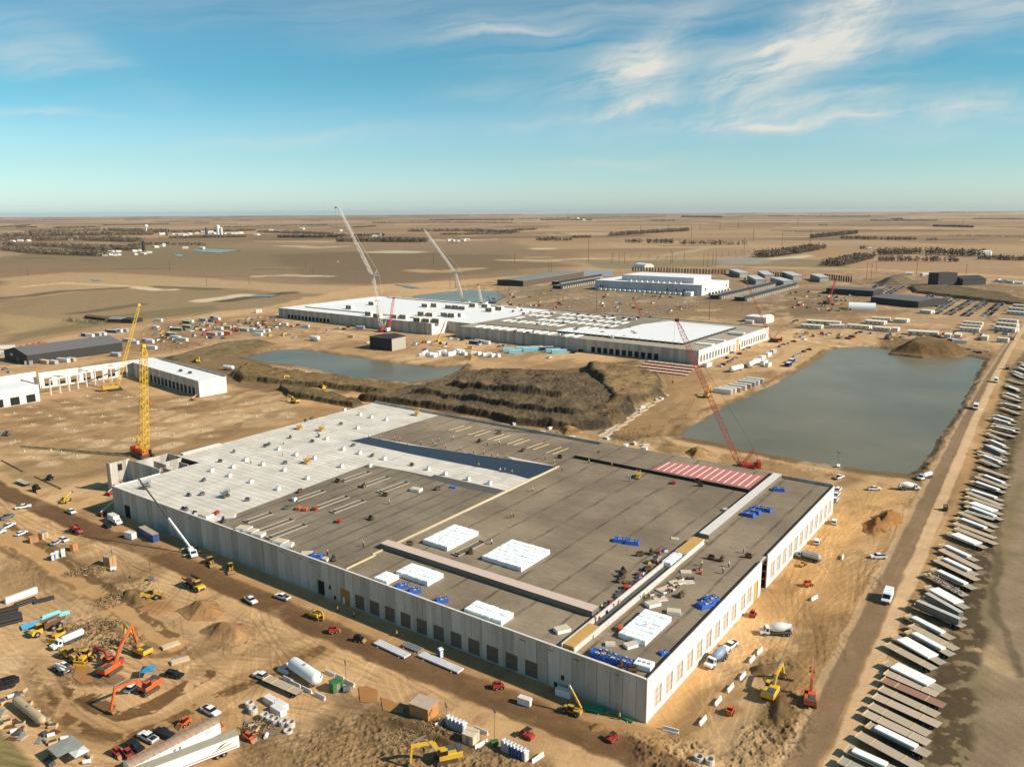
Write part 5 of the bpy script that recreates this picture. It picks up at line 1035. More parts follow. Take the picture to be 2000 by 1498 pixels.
# ---------------------------------------------------------------- near and middle machines
for c,p,q,lb in [('white',(35,994),(57,991),'white pickup alone beside the dark wet road on the far left'),('grey',(3,1016),(26,1008),'grey pickup at the left edge above the white pickups'),('white',(4,1036),(29,1024),'white pickup near the left edge below the grey one'),
 ('white',(-14,1047),(6,1040),'white pickup cut by the left edge'),('white',(129,996),(150,1008),'white pickup right of the wet road below the yellow telehandler'),('white',(478,1167),(503,1184),'white pickup driving on the wet road left of the parked one with an empty rack'),
 ('white',(567,1174),(537,1164),'white pickup with an open rack bed by the dark doorway of the near hall'),('white',(393,1383),(431,1403),'white pickup parked alone on the tan ground below the orange excavators'),('white',(305,1452),(274,1436),'white pickup behind the arched roof trailer'),
 ('black',(336,1443),(304,1430),'black pickup next to the white one behind the arched roof trailer'),('white',(1440,1255),(1412,1275),'white pickup facing the mixer beside the sunlit wall'),('white',(1732,1090),(1698,1090),'white pickup with dark bed left of the haul road'),
 ('white',(1693,957),(1722,957),'white pickup between pond and near hall heading right'),('white',(1630,938),(1648,931),'white pickup at the far right corner of the near hall'),('silver',(1404,763),(1426,766),'silver pickup on the dirt track above the gravel pad'),('white',(1066,702),(1080,697),'white pickup beside the red topped container')]:
    put(('pk',c),lambda c=c: pickup(c),p,q,lb)
for c,p,q,lb in [('white',(27,1051),(57,1037),'white saloon car left of the plywood crates'),('white',(115,1052),(135,1061),'white car beside the red dump truck'),('silver',(103,1066),(117,1058),'silver car tucked behind the blue doored toilets'),('black',(198,1024),(221,1035),'black car behind the white box truck'),('white',(252,1352),(268,1340),'white car under the long orange boom')]:
    put(('car',c),lambda c=c: car(c),p,q,lb)
for c,p,q,lb in [('black',(324,1319),(358,1325),'black suv right of the blue canopy'),('black',(252,1455),(277,1470),'black suv left of the arched roof trailer'),('white',(1627,1030),(1631,1014),'white suv beside the sunlit wall at its far end'),('white',(1593,1070),(1597,1052),'white suv by the sunlit wall above the water truck'),('white',(1632,964),(1642,953),'white suv at the top of the three by the hall corner'),('white',(1629,974),(1639,963),'white suv in the middle of the three by the hall corner'),('white',(1627,984),(1636,973),'white suv lowest of the three by the hall corner')]:
    put(('suv',c),lambda c=c: suv(c),p,q,lb)
put(('van','white'),van,(1740,1155),(1725,1190),'large white van driving towards the viewer on the haul road',scale=(1.25,1.25,1.25))
put(('van','white'),van,(1947,741),(1943,752),'white van farthest away on the haul road',scale=(1.2,1.2,1.2)); put(('van','white'),van,(1907,791),(1904,807),'white van in the middle of the haul road beside the pond',scale=(1.3,1.3,1.3))
put(('utv','black'),lambda: utv('black'),(1844,1001),(1848,992),'small black buggy on the pale lane of the haul road',scale=(1.2,1.2,1.2)); put(('utv','black'),lambda: utv('black'),(1966,727),(1969,716),'small black vehicle at the far end of the haul road',scale=(1.6,1.6,1.6))
put(('utv','red'),utv,(1018,1433),(1042,1446),'red buggy with black canopy at the bottom on the wet road',scale=(1.2,1.2,1.2)); put(('utv','red'),utv,(1190,1450),(1204,1440),'small buggy on the track below the near corner of the hall')
put('boxtruck',boxtruck,(208,1012),(243,1031),'white box truck by the left end of the shaded wall')
put('mixer',mixer,(1548,1240),(1482,1238),'concrete mixer with round pale drum standing alone on the tan ground'); put('mixer',mixer,(1752,957),(1799,956),'concrete mixer by the pond and haul road junction')
put('mixer grey',lambda: mixer('white',mat('blue grey drum',(140,156,176),.5)),(1418,1280),(1380,1308),'concrete mixer with blue grey drum against the sunlit wall')
put('tanker',tanker,(162,1245),(108,1268),'white tank truck between the yellow machines'); put('tanker',tanker,(1823,930),(1790,940),'white tank truck at the corner of the pond'); put('tanker silver',lambda: tanker('silver'),(1596,1098),(1560,1088),'silver tank truck beside the sunlit wall')
put('dump yellow',lambda: dumper('yellow'),(360,1138),(402,1160),'yellow dump truck facing the wet road above the gravel heaps'); put('dump yellow',lambda: dumper('yellow'),(122,1220),(60,1246),'yellow dump truck beside the blue pipes')
put('dump red',lambda: dumper('red','red'),(133,1032),(166,1049),'red dump truck on the edge of the wet road',scale=(.8,.8,.8))
put('loader y',lambda: loader('ochre'),(272,1172),(322,1166),'yellow wheel loader left of the gravel heap'); put('loader y',lambda: loader('ochre'),(115,1278),(162,1296),'yellow wheel loader above the white truck with forks'); put('loader y',lambda: loader('ochre'),(405,1092),(420,1112),'wheel loader in the wall shade right of the boom truck',scale=(.85,.85,.85)); put('loader y',lambda: loader('ochre'),(450,1103),(453,1126),'wheel loader facing the road farther along the wall shade',scale=(.85,.85,.85))
put('loader y',lambda: loader('ochre'),(1560,1108),(1574,1102),'small yellow loader by the sunlit wall foot',scale=(.5,.5,.5))
put('dozer',lambda: dozer('yellow'),(135,1236),(98,1258),'yellow bulldozer with its blade by the white tank truck'); put('dozer',lambda: dozer('yellow'),(184,1276),(150,1304),'yellow bulldozer under the brush heap'); put('dozer',lambda: dozer('yellow'),(620,755),(640,760),'yellow bulldozer on the bench below the left pond')
EXS=[('orange',(196,1326),(240,1298),((1.2,1.8),(4.4,6.0),(7.0,8.6),(8.2,3.6)),'orange excavator with raised arm at the left by the muddy track',1.1),('red',(238,1304),(200,1296),((1.2,1.8),(3.0,4.2),(5.2,4.6),(6.6,2.0)),'red orange excavator standing behind the raised arm',1.0),
 ('orange',(322,1330),(255,1372),((1.2,1.8),(4.0,5.0),(8.0,5.6),(9.6,1.2)),'orange excavator reaching down over the white car',1.1),('yellow',(303,1290),(252,1266),((1.2,1.8),(3.6,5.2),(6.8,6.8),(7.2,2.6)),'yellow excavator right of the brush heap',1.05),
 ('yellow',(605,1202),(633,1212),((1.2,1.8),(2.0,3.6),(3.2,3.0),(3.6,.9)),'small yellow excavator working in the wall shade',.8),('yellow',(1485,1392),(1525,1330),((1.2,1.8),(3.6,4.2),(7.0,4.4),(8.6,1.4)),'yellow excavator digging the trench east of the hall',1.15),
 ('orange',(1580,1406),(1583,1340),((1.2,1.8),(3.8,5.4),(7.4,7.0),(8.8,4.2)),'orange excavator with its arm along the haul road edge',1.05),('yellow',(905,1478),(838,1492),((1.2,1.8),(3.8,5.4),(6.6,4.6),(7.0,1.0)),'yellow excavator at the bottom edge of the picture',1.15),
 ('yellow',(1368,784),(1392,768),((1.2,1.8),(3.4,4.6),(6.0,5.4),(7.4,2.4)),'yellow excavator by the pond bank behind the red crane',1.2),('yellow',(578,742),(560,746),((1.2,1.8),(3.0,4.2),(5.4,4.0),(6.2,1.2)),'yellow excavator on the bench near the left pond',1.1),
 ('yellow',(588,790),(564,784),((1.2,1.8),(3.4,3.2),(6.6,3.6),(8.0,.8)),'excavator laid low on the bench left of the hall',1.1),('yellow',(382,705),(392,712),((1.2,1.8),(3.0,4.2),(5.4,4.0),(6.2,1.2)),'yellow excavator in the dark cut west of the left pond',1.3),('grey',(1728,665),(1740,660),((1.2,1.8),(3.0,4.2),(5.4,6.0),(6.2,2.2)),'grey excavator by the heap at the far end of the pond',1.4),('grey',(20,846),(5,856),((1.2,1.8),(3.4,3.2),(6.6,3.6),(8.0,.8)),'dark excavator in the foundation field at the left edge',.9)]
for i,(c,p,q,ps,lb,s) in enumerate(EXS): put(('ex',i),lambda c=c,ps=ps: excavator(c,ps),p,q,lb,scale=(s,s,s))
for c,p,q,lb in [('red',(640,1238),(664,1232),'red skid loader beside the small yellow excavator'),('black',(686,1250),(716,1254),'black skid loader right of the pair in the wall shade'),('orange',(1422,1402),(1430,1384),'orange skid loader between the concrete barriers and the trench'),('red',(962,1346),(985,1342),'red skid loader at the foot of the shaded wall by its windows'),
 ('red',(1466,1210),(1474,1196),'red skid loader beside the sunlit wall'),('orange',(418,1416),(434,1428),'orange skid loader by the white toilet above the big trailer'),('red',(222,1470),(238,1480),'red skid loader left of the two behind the arched roof trailer'),('red',(244,1472),(258,1484),'red skid loader right of the two behind the arched roof trailer'),('orange',(480,1442),(494,1448),'orange skid loader by the rusty drums'),('orange',(1570,1146),(1586,1142),'orange skid loader alone east of the hall'),('orange',(368,1412),(354,1420),'orange skid loader above the arched roof trailer'),('red',(444,1456),(450,1466),'small red skid loader right of the big trailer')]:
    put(('skid',c),lambda c=c: skid(c),p,q,lb)
put('tele y',lambda: telehandler('yellow',.3,5),(114,990),(145,972),'yellow telehandler with raised boom on the left'); put('tele w',lambda: telehandler('white',.1,5),(105,1302),(140,1322),'white telehandler with black boom on the muddy yard'); put('tele up',lambda: telehandler('ochre',1.0,5),(1128,1396),(1106,1388),'telehandler with steep boom at the foot of the near corner')
put('lift r',lambda: boomlift('red',.3,7),(203,972),(226,962),'red boom lift by the stair core'); put('lift g',lambda: boomlift('maroon',.45,8),(186,1012),(216,1002),'boom lift with grey arm in the corner shade'); put('lift r2',lambda: boomlift('orange',.2,5),(372,784),(382,780),'red boom lift by the unfinished wing end')
put('flattruck',lambda: flatbed('tan',12.5),(520,1332),(588,1362),'brown flatbed trailer hitched to the white pickup beside the gas tank'); put(('pk','white'),None,(526,1330),(500,1320),'white pickup towing the brown flatbed by the gas tank')
# boom truck with its long telescopic arm over the hall
def boomtruck():
    loc,rz=hd((366,1072),(382,1092)); t=thing('boom_truck','white crane truck by the shaded wall with its long arm up over the roof','crane truck',loc,rz)
    b=MB(); truckcab(b,PC('white'),2.2,1.2,2.5); b.obj('cab',t); MB().box(-5,2.2,-1.1,1.1,.8,1.3,dgrey).obj('chassis',t); wheels(t,(-3.6,-2.2,3.4),1.05,.52,.34)
    for x in (-4.4,1.6):
        for s in (-1,1): MB().bar((x,s*1.1,1.0),(x,s*3.0,.9),.12,white).bar((x,s*3.0,.9),(x,s*3.0,0),.1,dgrey).box(x-.3,x+.3,s*3-.3,s*3+.3,0,.08,dgrey).obj('outrigger',t)
    MB().bev(-1.6,.6,-.9,.9,1.3,2.4,PC('white'),.15).obj('turret',t)
    inv=(Matrix.Translation(loc)@Matrix.Rotation(rz,4,'Z')).inverted(); base=Vector((-.6,0,2.2)); tip=Vector(inv@Vector(AT(270,934,G(322,1010,11)[1]))); d=tip-base
    MB().beam(base,base+d*.42,.6,.7,white).obj('boom_base',t); MB().beam(base+d*.42,tip,.38,.42,mat('boom extension',(70,68,66),.6)).obj('boom_extension',t); MB().box(tip.x-.3,tip.x+.3,tip.y-.3,tip.y+.3,tip.z-.4,tip.z+.4,dgrey).bar(tip,tip-Vector((0,0,5)),.04,dgrey).obj('hook',t)
boomtruck()
# lattice cranes
Yr=G(1455,918)[1]
crawler('crawler_crane','red lattice crane with its boom leaning left over the mounds',G(1450,917),AT(1322,626,Yr+6),'red',2.3,40,mast=10,r=.13,load=42)
g=G(275,893); crawler('crawler_crane','thick yellow lattice crane rising behind the stair core',(g[0]+1,g[1]+1),AT(280,676,g[1]-6),'yellow',3.0,26,mast=10,body='orange',r=.17,load=30)
g=G(225,762); crawler('crawler_crane','slim yellow lattice crane inside the unfinished range',g,AT(272,596,g[1]+12),'yellow',1.7,26,mast=11,body='ochre',r=.1,load=38)
g=G(748,648); crawler('crawler_crane','tall white lattice crane with red tipped jib left of the white roof',g,AT(728,540,g[1]+6),'white',2.8,20,jib=AT(661,406,g[1]+35),mast=12,body='white',r=.2,load=70)
g=(-62.,1060.); crawler('crawler_crane','white lattice crane with jib at the far edge of the white roof',g,AT(889,533,1066),'white',3.0,20,jib=AT(827,447,1090),mast=12,body='white',r=.24,load=80)
g=G(1510,668); crawler('crawler_crane','red lattice crane by the right end of the white roof',g,AT(1455,545,g[1]+10),'red',1.8,30,mast=10,r=.1,load=30)
g=(-28,1010); crawler('crawler_crane','small white lattice crane leaning right beyond the white roof',(-38,1050),AT(934,557,1055),'white',2.4,12,mast=9,body='white',r=.2,load=12)
g=G(767,627); crawler('crawler_crane','short red lattice crane beside the tall white one',G(757,648),AT(769,582,G(757,648)[1]+4),'red',2.0,12,mast=8,r=.15,load=12)
g=G(1275,640); crawler('crawler_crane','dark slim lattice crane behind the bright raised roof',(g[0],g[1]+60),AT(1237,582,g[1]+66),'red',1.6,16,mast=8,r=.12,body='black',load=14); crawler('crawler_crane','slim dark lattice crane in the yard left of the black office block',G(1617,594),AT(1632,546,G(1617,594)[1]+8),'red',1.6,14,mast=8,r=.14,body='black',load=14)
def mobilecrane(lb,p,q,tip,c):
    loc,rz=hd(p,q); t=thing('mobile_crane',lb,'crane',loc,rz); MB().box(-6,6,-1.3,1.3,.9,1.7,PC('black')).obj('chassis',t); MB().box(4.2,6.6,-1.2,1.2,1.0,2.6,PC(c),PC(c)).obj('cab',t); MB().bev(-3,1,-1.2,1.2,1.7,3.0,PC(c),.15).obj('turret',t); wheels(t,(-4.5,-3,2,3.5),1.2,.6,.5)
    inv=(Matrix.Translation(loc)@Matrix.Rotation(rz,4,'Z')).inverted(); a=Vector((-1.5,0,2.6)); d=Vector(inv@Vector(tip))-a; MB().beam(a,a+d*.4,.9,1.0,PC(c)).obj('boom_base',t); MB().beam(a+d*.4,a+d,.55,.6,mat('boom extension',(70,68,66),.6)).obj('boom_extension',t)
mobilecrane('yellow mobile crane with dark tipped boom at the jog of the long front wall',(842,668),(872,674),AT(869,629,G(856,668)[1]),'yellow')
mobilecrane('small blue mobile crane on the far side of the white roof',(955,593),(965,593),AT(951,578,G(955,593)[1]),'blue')
# loads standing about
put(('box','blue'),lambda: container(mat('blue trailer side',(44,76,140),.5),12.2,2.5,3.0,'box_trailer',mat('dusty roof',(176,164,138))),(272,1038),(312,1062),'long blue box trailer with dusty roof by the shaded wall')
put(('box','wsmall'),lambda: container('white',4.2,2.2,2.5,'cargo_trailer'),(245,1048),(266,1054),'small white cargo trailer left of the blue one')
put('plyshed',lambda: shed(mat('orange plywood',(196,134,74),.8,var=.15),4.6,3.6,3.4,mat('pink grey roofing',(190,168,146))),(812,1390),(845,1402),'large plywood hut right of the muddy pools',scale=(1.2,1.2,1.05)); put('plyshed2',lambda: shed(mat('plywood grey',(190,150,104),.85,var=.1),3.2,2.8,3.6,mat('grey ply roof',(176,158,130))),(207,1102),(224,1106),'tall plywood hut in the dirt island left of the wet road')
put('crate',lambda: shed(mat('orange plywood',(196,134,74)),2.8,2.2,2.2),(58,1060),(75,1056),'orange plywood crate beside the silver topped hut'); put('crate2',lambda: shed(wood,2.6,2.2,2.4,steel),(78,1054),(92,1048),'pale hut with silver roof beside the orange crate'); put('crate',None,(140,1078),(150,1072),'orange plywood crate right of the blue doored toilets',scale=(.9,.6,1.2))
put('crate3',lambda: shed(mat('pale crate',(216,196,164)),2.6,2.6,2.4),(912,1446),(928,1452),'pale crate right of the grey toilets',scale=(1.1,1.1,1.1)); put('greenshed',lambda: shed('green',2.6,2.0,2.4,PC('green')),(650,1350),(664,1344),'small green hut beside the muddy pool',scale=(1.1,1.1,1.1))
for i,(c,p,lb) in enumerate([('blue',(104,1094),'blue toilet at the left of the row near the crates'),('cyan',(112,1090),'pale blue toilet in the middle of the row near the crates'),('white',(124,1086),'white toilet at the right of the row near the crates'),('blue',(861,1283),'blue toilet alone in the wall shade'),('silver',(402,1434),'pale grey toilet above the big trailer')]): put(('wc',c),lambda c=c: portaloo(c),p,-60,lb,scale=(1.15,1.15,1.15))
for i in range(5): put(('wc','silver'),lambda: portaloo('silver'),(877+i*7.2,1418+i*3.0),-55,['leftmost','second','middle','fourth','rightmost'][i]+' grey toilet in the row of five by the wet road',group='grey toilets in a row',scale=(1.2,1.2,1.2))
for i in range(7): put(('wc','blue' if i in(2,3,4,5) else 'silver'),lambda: portaloo('blue'),(986+i*6.6,1466+i*3.2),-55,['leftmost','second','third','fourth','fifth','sixth','rightmost'][i]+' toilet in the bottom row of seven by the wet road',group='toilets in the bottom row',scale=(1.2,1.2,1.2))
# gas tank on its cradle
def gastank(lb,p,q,r,c='white'):
    a=G(*p);b=G(*q); L=math.hypot(b[0]-a[0],b[1]-a[1]); loc,rz=hd(p,q); t=thing('storage_tank',lb,'tank',loc,rz); MB().lathe((-L/2,0,r+.7),(L/2,0,r+.7),[(0,.1*r),(.02,.6*r),(.07,.95*r),(.1,r),(.9,r),(.93,.95*r),(.98,.6*r),(1,.1*r)],PC(c),18).obj('shell',t,smooth=True)
    for x in (-L*.3,L*.3): MB().box(x-.3,x+.3,-r*.8,r*.8,0,1.0,grey).obj('saddle',t)
    MB().cyl((0,0,2*r+.65),(0,0,2*r+.95),.35,grey,n=8).obj('hatch',t); return t
gastank('big white gas tank with rounded ends behind concrete barriers',(570,1308),(625,1345),1.75); gastank('long grey tank lying in the pallet walled pit at the left',(30,1376),(88,1422),1.05,'tan'); gastank('small white tank in the dark cut west of the pond',(436,722),(457,724),1.6); gastank('white upright looking tank by the dirt road left of the small pond',(606,665),(624,667),2.2)
gastank('white tank left of the two by the far end wall',(1426,728),(1450,722),2.0); gastank('white tank right of the two by the far end wall',(1462,720),(1474,712),2.0)
for i,(p,a,lb) in enumerate([((553,1313),-30,'left of the gas tank'),((563,1330),-35,'left front of the gas tank'),((577,1339),-35,'middle front of the gas tank'),((599,1350),-35,'right front of the gas tank'),((625,1362),-35,'standing apart right of the flatbed'),((645,1318),-35,'behind the gas tank, left'),((662,1324),-35,'behind the gas tank, middle'),((682,1336),-35,'behind the gas tank, right'),((555,1304),50,'at the white board by the gas tank'),
   ((1310,1428),-25,'nearest the building corner on the east side'),((1372,1410),52,'first of the white ones up the east trench'),((1402,1372),52,'second of the white ones up the east trench'),((1426,1346),52,'third of the white ones up the east trench'),((1450,1323),52,'fourth of the white ones up the east trench'),((1468,1290),52,'fifth of the white ones up the east trench'),((1483,1274),52,'sixth of the white ones up the east trench'),((862,1414),40,'left of the grey toilets'),((940,1456),40,'right of the pale crate'),((940,1430),-35,'behind the pale crate'),((1050,1483),45,'beside the bottom toilets'),((1645,1090),60,'alone left of the haul road'),((1590,1170),40,'alone in the tracks east of the hall'),((1003,1458),-30,'behind the bottom toilets')]):
    put('barrier',barrier,p,a,'concrete barrier '+lb,group='concrete barriers',scale=(1.25,1.25,1.25))
for i,(p,lb) in enumerate([((530,1373),'pale concrete block leftmost of the three'),((548,1382),'pale concrete block in the middle of the three'),((544,1392),'pale concrete block lowest of the three')]): put('bigblock',lambda: blockc(4.2,1.8,1.6,concw[1]),p,-38,lb+' below the flatbed')
def ringobj(): t=thing('concrete_ring','x','concrete ring'); MB().ring((0,0,0),.62,.85,1.5,conc[2]).obj('ring',t); return t
for p,lb in [((517,1404),'leftmost'),((528,1409),'second from left'),((538,1413),'third from left'),((554,1417),'tall one in the middle'),((568,1419),'tall one at the right'),((563,1430),'wide low one at the front'),((488,1381),'one by the left rubble'),((495,1392),'one behind the rubble'),((1365,1487),'one beside the trench at the bottom'),((1386,1492),'one right of it at the trench bottom')]: put('ring',ringobj,p,0,'concrete manhole ring, '+lb,group='concrete manhole rings',scale=(1.25,1.25,1 if 'low' not in lb else .5))
def lt(p,lb,h=8,c='white'): put(('lt',h,c),lambda: lighttower(h,c),p,20,lb)
lt((222,1114),'light tower beside the tall plywood hut',7); lt((296,1134),'light tower at the end of the dirt island',6,'grey'); lt((677,1350),'light tower by the green hut',8,'grey'); lt((966,1456),'light tower with green base by the wet road',9,'green'); lt((872,1414),'light tower at the grey toilets',5,'grey'); lt((1636,912),'light tower on the near bank of the big pond',7)
put('genset',lambda: container('white',3.4,1.6,1.9,'generator_trailer'),(1016,1372),(1034,1378),'white generator trailer by the wet road below the windows'); put('genset',None,(1092,1356),(1110,1362),'white crate like generator at the shaded wall foot',scale=(1.2,1,1))
# long bundles
def pipes(lb,p,q,m_,n,r,nm='pipe_bundle',cat='pipes',z=0):
    a=G(*p,z);b=G(*q,z); L=math.hypot(b[0]-a[0],b[1]-a[1]); loc,rz=hd(p,q,z); t=thing(nm,lb,cat,loc,rz); rows=max(1,int(math.sqrt(n/2))); k=0
    for j in range(rows):
        c_=n//rows-j
        for i in range(max(1,c_)): MB().cyl((-L/2,(i-(c_-1)/2)*2.05*r,.2+r+j*1.75*r),(L/2,(i-(c_-1)/2)*2.05*r,.2+r+j*1.75*r),r,m_,n=8).obj('pipe',t)
    for x in (-L*.35,L*.35): MB().box(x-.15,x+.15,-n/rows*r*1.1-.3,n/rows*r*1.1+.3,0,.2,wood).obj('bearer',t)
    return t
wp=mat('white pipe',(236,232,228),.5); gp=mat('grey pipe',(150,146,144),.5); bp=mat('black pipe',(52,46,40),.6); cp=mat('turquoise pipe',(126,206,208),.5); cb=mat('bright blue pipe',(64,160,214),.5); gr=mat('green pipe',(48,150,96),.5)
pipes('white pipe bundle on timbers, upper left of the two along the wall',(736,1256),(796,1284),wp,4,.32); pipes('white pipe bundle on timbers, lower right of the two along the wall',(822,1280),(900,1313),wp,4,.32); pipes('grey pipe bundle in the wall shade',(790,1260),(822,1273),gp,4,.3)
pipes('green pipes in a flat stack near the building corner',(1140,1380),(1178,1390),gr,6,.22); pipes('green pipes running to the building corner',(1180,1386),(1236,1412),gr,2,.16)
pipes('black pipe stack at the left edge',(-12,1222),(44,1208),bp,12,.42); pipes('black pipe stack above the first at the left',(-16,1205),(36,1192),bp,9,.42); pipes('black pipe stack by the long white box',(30,1186),(70,1172),bp,8,.3); pipes('loose black pipes right of the white box',(66,1178),(106,1168),bp,6,.22)
pipes('turquoise pipe stack at the left',(82,1214),(136,1198),cp,9,.22); pipes('turquoise pipes lying lower at the left of the stack',(84,1208),(118,1196),cp,5,.22); pipes('bright blue pipe bundle below the turquoise stack',(42,1228),(92,1214),cb,7,.22)
put('longbox',lambda: container('white',9.5,1.0,2.0,'panel_rack'),(20,1176),(64,1160),'long white rack beside the black pipes')
pipes('long thin rail lying in the field left of the stair core',(3,900),(45,922),mat('dark rail',(70,56,42)),1,.2,'steel_rail','rail'); pipes('long thin rail near the small flatbed in the field',(68,932),(120,956),mat('dark rail',(70,56,42)),1,.2,'steel_rail','rail')
put(('fb','grey'),lambda: flatbed('grey',10),(32,941),(60,952),'grey decked trailer in the field at the left',scale=(.9,1,1)); put(('dz','black'),lambda: skid('black'),(66,958),(78,962),'black skid loader behind the grey trailer in the field',scale=(1.4,1.4,1.6)); put(('dz','black'),None,(92,940),(104,934),'black skid loader farther back in the field',scale=(1.2,1.2,1.2))
# blue canopy and grey canopy
def canopy(lb,p,a,c,w,h,peak):
    g=G(*p); t=thing('canopy',lb,'canopy',(*g,0),math.radians(a)); MB().add([(-w,-w,h),(w,-w,h),(w,w,h),(-w,w,h),(0,0,h+peak)],[(0,1,4),(1,2,4),(2,3,4),(3,0,4)],mat(lb.split()[0]+' cloth',c,.7)).obj('roof',t)
    for x in (-w+.1,w-.1):
        for y in (-w+.1,w-.1): MB().bar((x,y,0),(x,y,h),.05,grey).obj('leg',t)
canopy('blue peaked canopy between the orange excavators',(290,1322),10,(50,130,170),1.7,2.4,1.0); canopy('grey flat canopy in the scrap corner at the bottom left',(130,1478),-38,(150,150,138),2.8,2.8,.2); canopy('white canopy beside the grey one at the bottom left',(157,1484),-38,(226,222,212),1.6,2.2,.5)
# arched roof trailer and the big road trailer, bottom left
def archtrailer():
    loc,rz=hd((282,1507),(398,1447)); t=thing('arched_trailer','long white trailer with brown ribbed arched roof at the bottom left','trailer',loc,rz); L=21
    MB().box(-L/2,L/2,-1.5,1.5,.9,3.7,white).obj('body',t); b=MB(); vs=[]; n=8
    for i in range(61):
        x=-L/2+L*i/60; rr=1.55+(.0 if i%4 else .12)
        vs+=[(x,-rr*math.cos(math.pi*k/n),3.7+.75*rr/1.55*math.sin(math.pi*k/n)) for k in range(n+1)]
    b.add(vs,[(i*(n+1)+k,(i+1)*(n+1)+k,(i+1)*(n+1)+k+1,i*(n+1)+k+1) for i in range(60) for k in range(n)],mat('brown ribbed roof',(166,136,112),.8,var=.2,scale=1.2)); b.add(vs[:n+1],[tuple(range(n,-1,-1))],white); b.add(vs[-n-1:],[tuple(range(n+1))],white); b.obj('roof',t)
    b=MB(); 
    for x,w_ in ((.0,.16),(1.2,.16)): b.box(x-.8,x-.8+w_,-1.54,-1.505,2.0,2.8,dark)
    b.box(-.63,-.2,-1.54,-1.505,2.62,2.8,dark).box(-.63,-.3,-1.54,-1.505,2.32,2.48,dark).box(.57,.75,-1.54,-1.505,2.4,2.62,dark).box(.76,.9,-1.54,-1.505,2.0,2.8,dark); b.obj('lettering',t)
    for x in (-6.5,6.8):
        for k in range(3): MB().box(x+k*.45,x+k*.45+.3,-1.54,-1.505,2.3,3.1,mat('faint mark',(200,196,188))).obj('small_sign',t)
    wheels(t,(-8,-6.7),1.2,.5,.4); MB().box(-L/2-.05,-L/2-.01,-1.2,1.2,1.2,3.4,offw).obj('door',t)
archtrailer()
def roadtrailer():
    loc,rz=hd((310,1520),(432,1473)); t=thing('road_trailer','long white road trailer with red stripe and bird emblem at the bottom left','trailer',loc,rz); L=21
    MB().box(-L/2,L/2,-1.35,1.35,1.1,4.1,white,mat('dusty roof',(176,164,138))).obj('body',t); MB().box(-L/2+4,L/2-.4,-1.39,-1.355,1.5,1.66,PC('red')).obj('stripe',t)
    b=MB(); b.add([(5.2,-1.39,2.2),(6.6,-1.39,2.9),(8.2,-1.39,3.7),(6.4,-1.39,3.2)],[(0,1,2,3)],PC('black')); b.add([(5.8,-1.385,2.1),(8.6,-1.385,2.6),(9.2,-1.385,3.0),(6.4,-1.385,2.6)],[(0,1,2,3)],PC('ochre')); b.add([(4.2,-1.392,2.0),(7.2,-1.392,2.35),(4.6,-1.392,2.2)],[(0,1,2)],PC('maroon')); b.obj('emblem',t)
    wheels(t,(5.6,7.0),1.1,.55,.45); MB().box(L/2+.01,L/2+.05,-1.2,1.2,1.3,3.9,offw).obj('door',t)
roadtrailer()
for p,q,lb in [((322,1266),(345,1258),'pale plywood sheet leaning by the yellow excavator'),((338,1296),(366,1288),'pale timber stack below the leaning sheet')]:
    loc,rz=hd(p,q); t=thing('timber_stack',lb,'timber',loc,rz); MB().box(-2.4,2.4,-1.1,1.1,.1,.6,wood).box(-2.2,2.2,-1,1,.603,.7,mat('pale crate',(216,196,164))).obj('boards',t)
# ---------------------------------------------------------------- trailers parked along the haul road
TR=[((1648,1486),(1700,1512),'grey'),((1662,1465),(1742,1501),'white'),((1676,1433),(1800,1500),'tan'),((1695,1414),(1815,1473),'white'),((1689,1391),(1815,1451),'tan2'),((1700,1376),(1815,1433),'tan'),((1708,1358),(1836,1416),'tan2'),((1720,1343),(1833,1396),'tan'),((1724,1326),(1845,1378),'red'),((1730,1312),(1832,1356),'tan2'),((1729,1293),(1843,1348),'wide'),((1733,1257),(1826,1306),'tan'),((1746,1241),(1843,1296),'wide'),((1773,1232),(1861,1279),'white'),((1779,1221),(1869,1268),'tan'),((1772,1201),(1861,1247),'white'),
 ((1785,1180),(1883,1223),'tall'),((1805,1165),(1883,1210),'tall'),((1811,1145),(1889,1188),'wide'),((1808,1118),(1889,1165),'scrap'),((1822,1111),(1904,1150),'white'),((1828,1093),(1911,1133),'tan'),((1835,1088),(1909,1123),'white'),((1835,1071),(1919,1113),'tan2'),((1838,1063),(1908,1095),'white'),((1852,1039),(1926,1070),'wide'),((1867,1031),(1948,1063),'tan'),((1865,1021),(1945,1051),'tan2'),((1868,1011),(1940,1038),'white'),((1875,1000),(1948,1030),'tan'),((1875,994),(1955,1018),'grey'),((1888,988),(1958,1015),'white'),((1886,979),(1958,1005),'wide'),((1888,969),(1958,993),'tan'),((1890,961),(1960,988),'tan2'),((1888,955),(1960,978),'white'),
 ((1896,939),(1965,963),'white'),((1908,931),(1966,953),'tan'),((1912,925),(1975,950),'white'),((1912,912),(1972,933),'tan'),((1905,893),(1962,916),'grey'),((1910,886),(1968,909),'white'),((1910,880),(1968,900),'tan2'),((1922,867),(1975,889),'white'),((1920,873),(1962,893),'tall'),((1920,854),(1980,880),'white'),((1927,845),(1960,860),'tan'),((1932,839),(1982,853),'tan2'),((1937,832),(1992,845),'white'),((1940,827),(1992,838),'tan'),((1932,816),(1982,830),'white'),((1940,810),(1987,824),'white'),((1952,794),(1998,811),'tan'),((1955,787),(2000,798),'white'),((1957,771),(1998,785),'tan2'),((1960,767),(1995,778),'white'),((1962,750),(1996,762),'tan'),((1960,752),(2000,767),'white'),((1967,740),(2002,751),'tan'),((1975,724),(2004,735),'white'),((1977,728),(2006,741),'tan2'),((1985,717),(2008,726),'white'),((1990,706),(2014,716),'tan'),((1992,712),(2016,721),'white')]
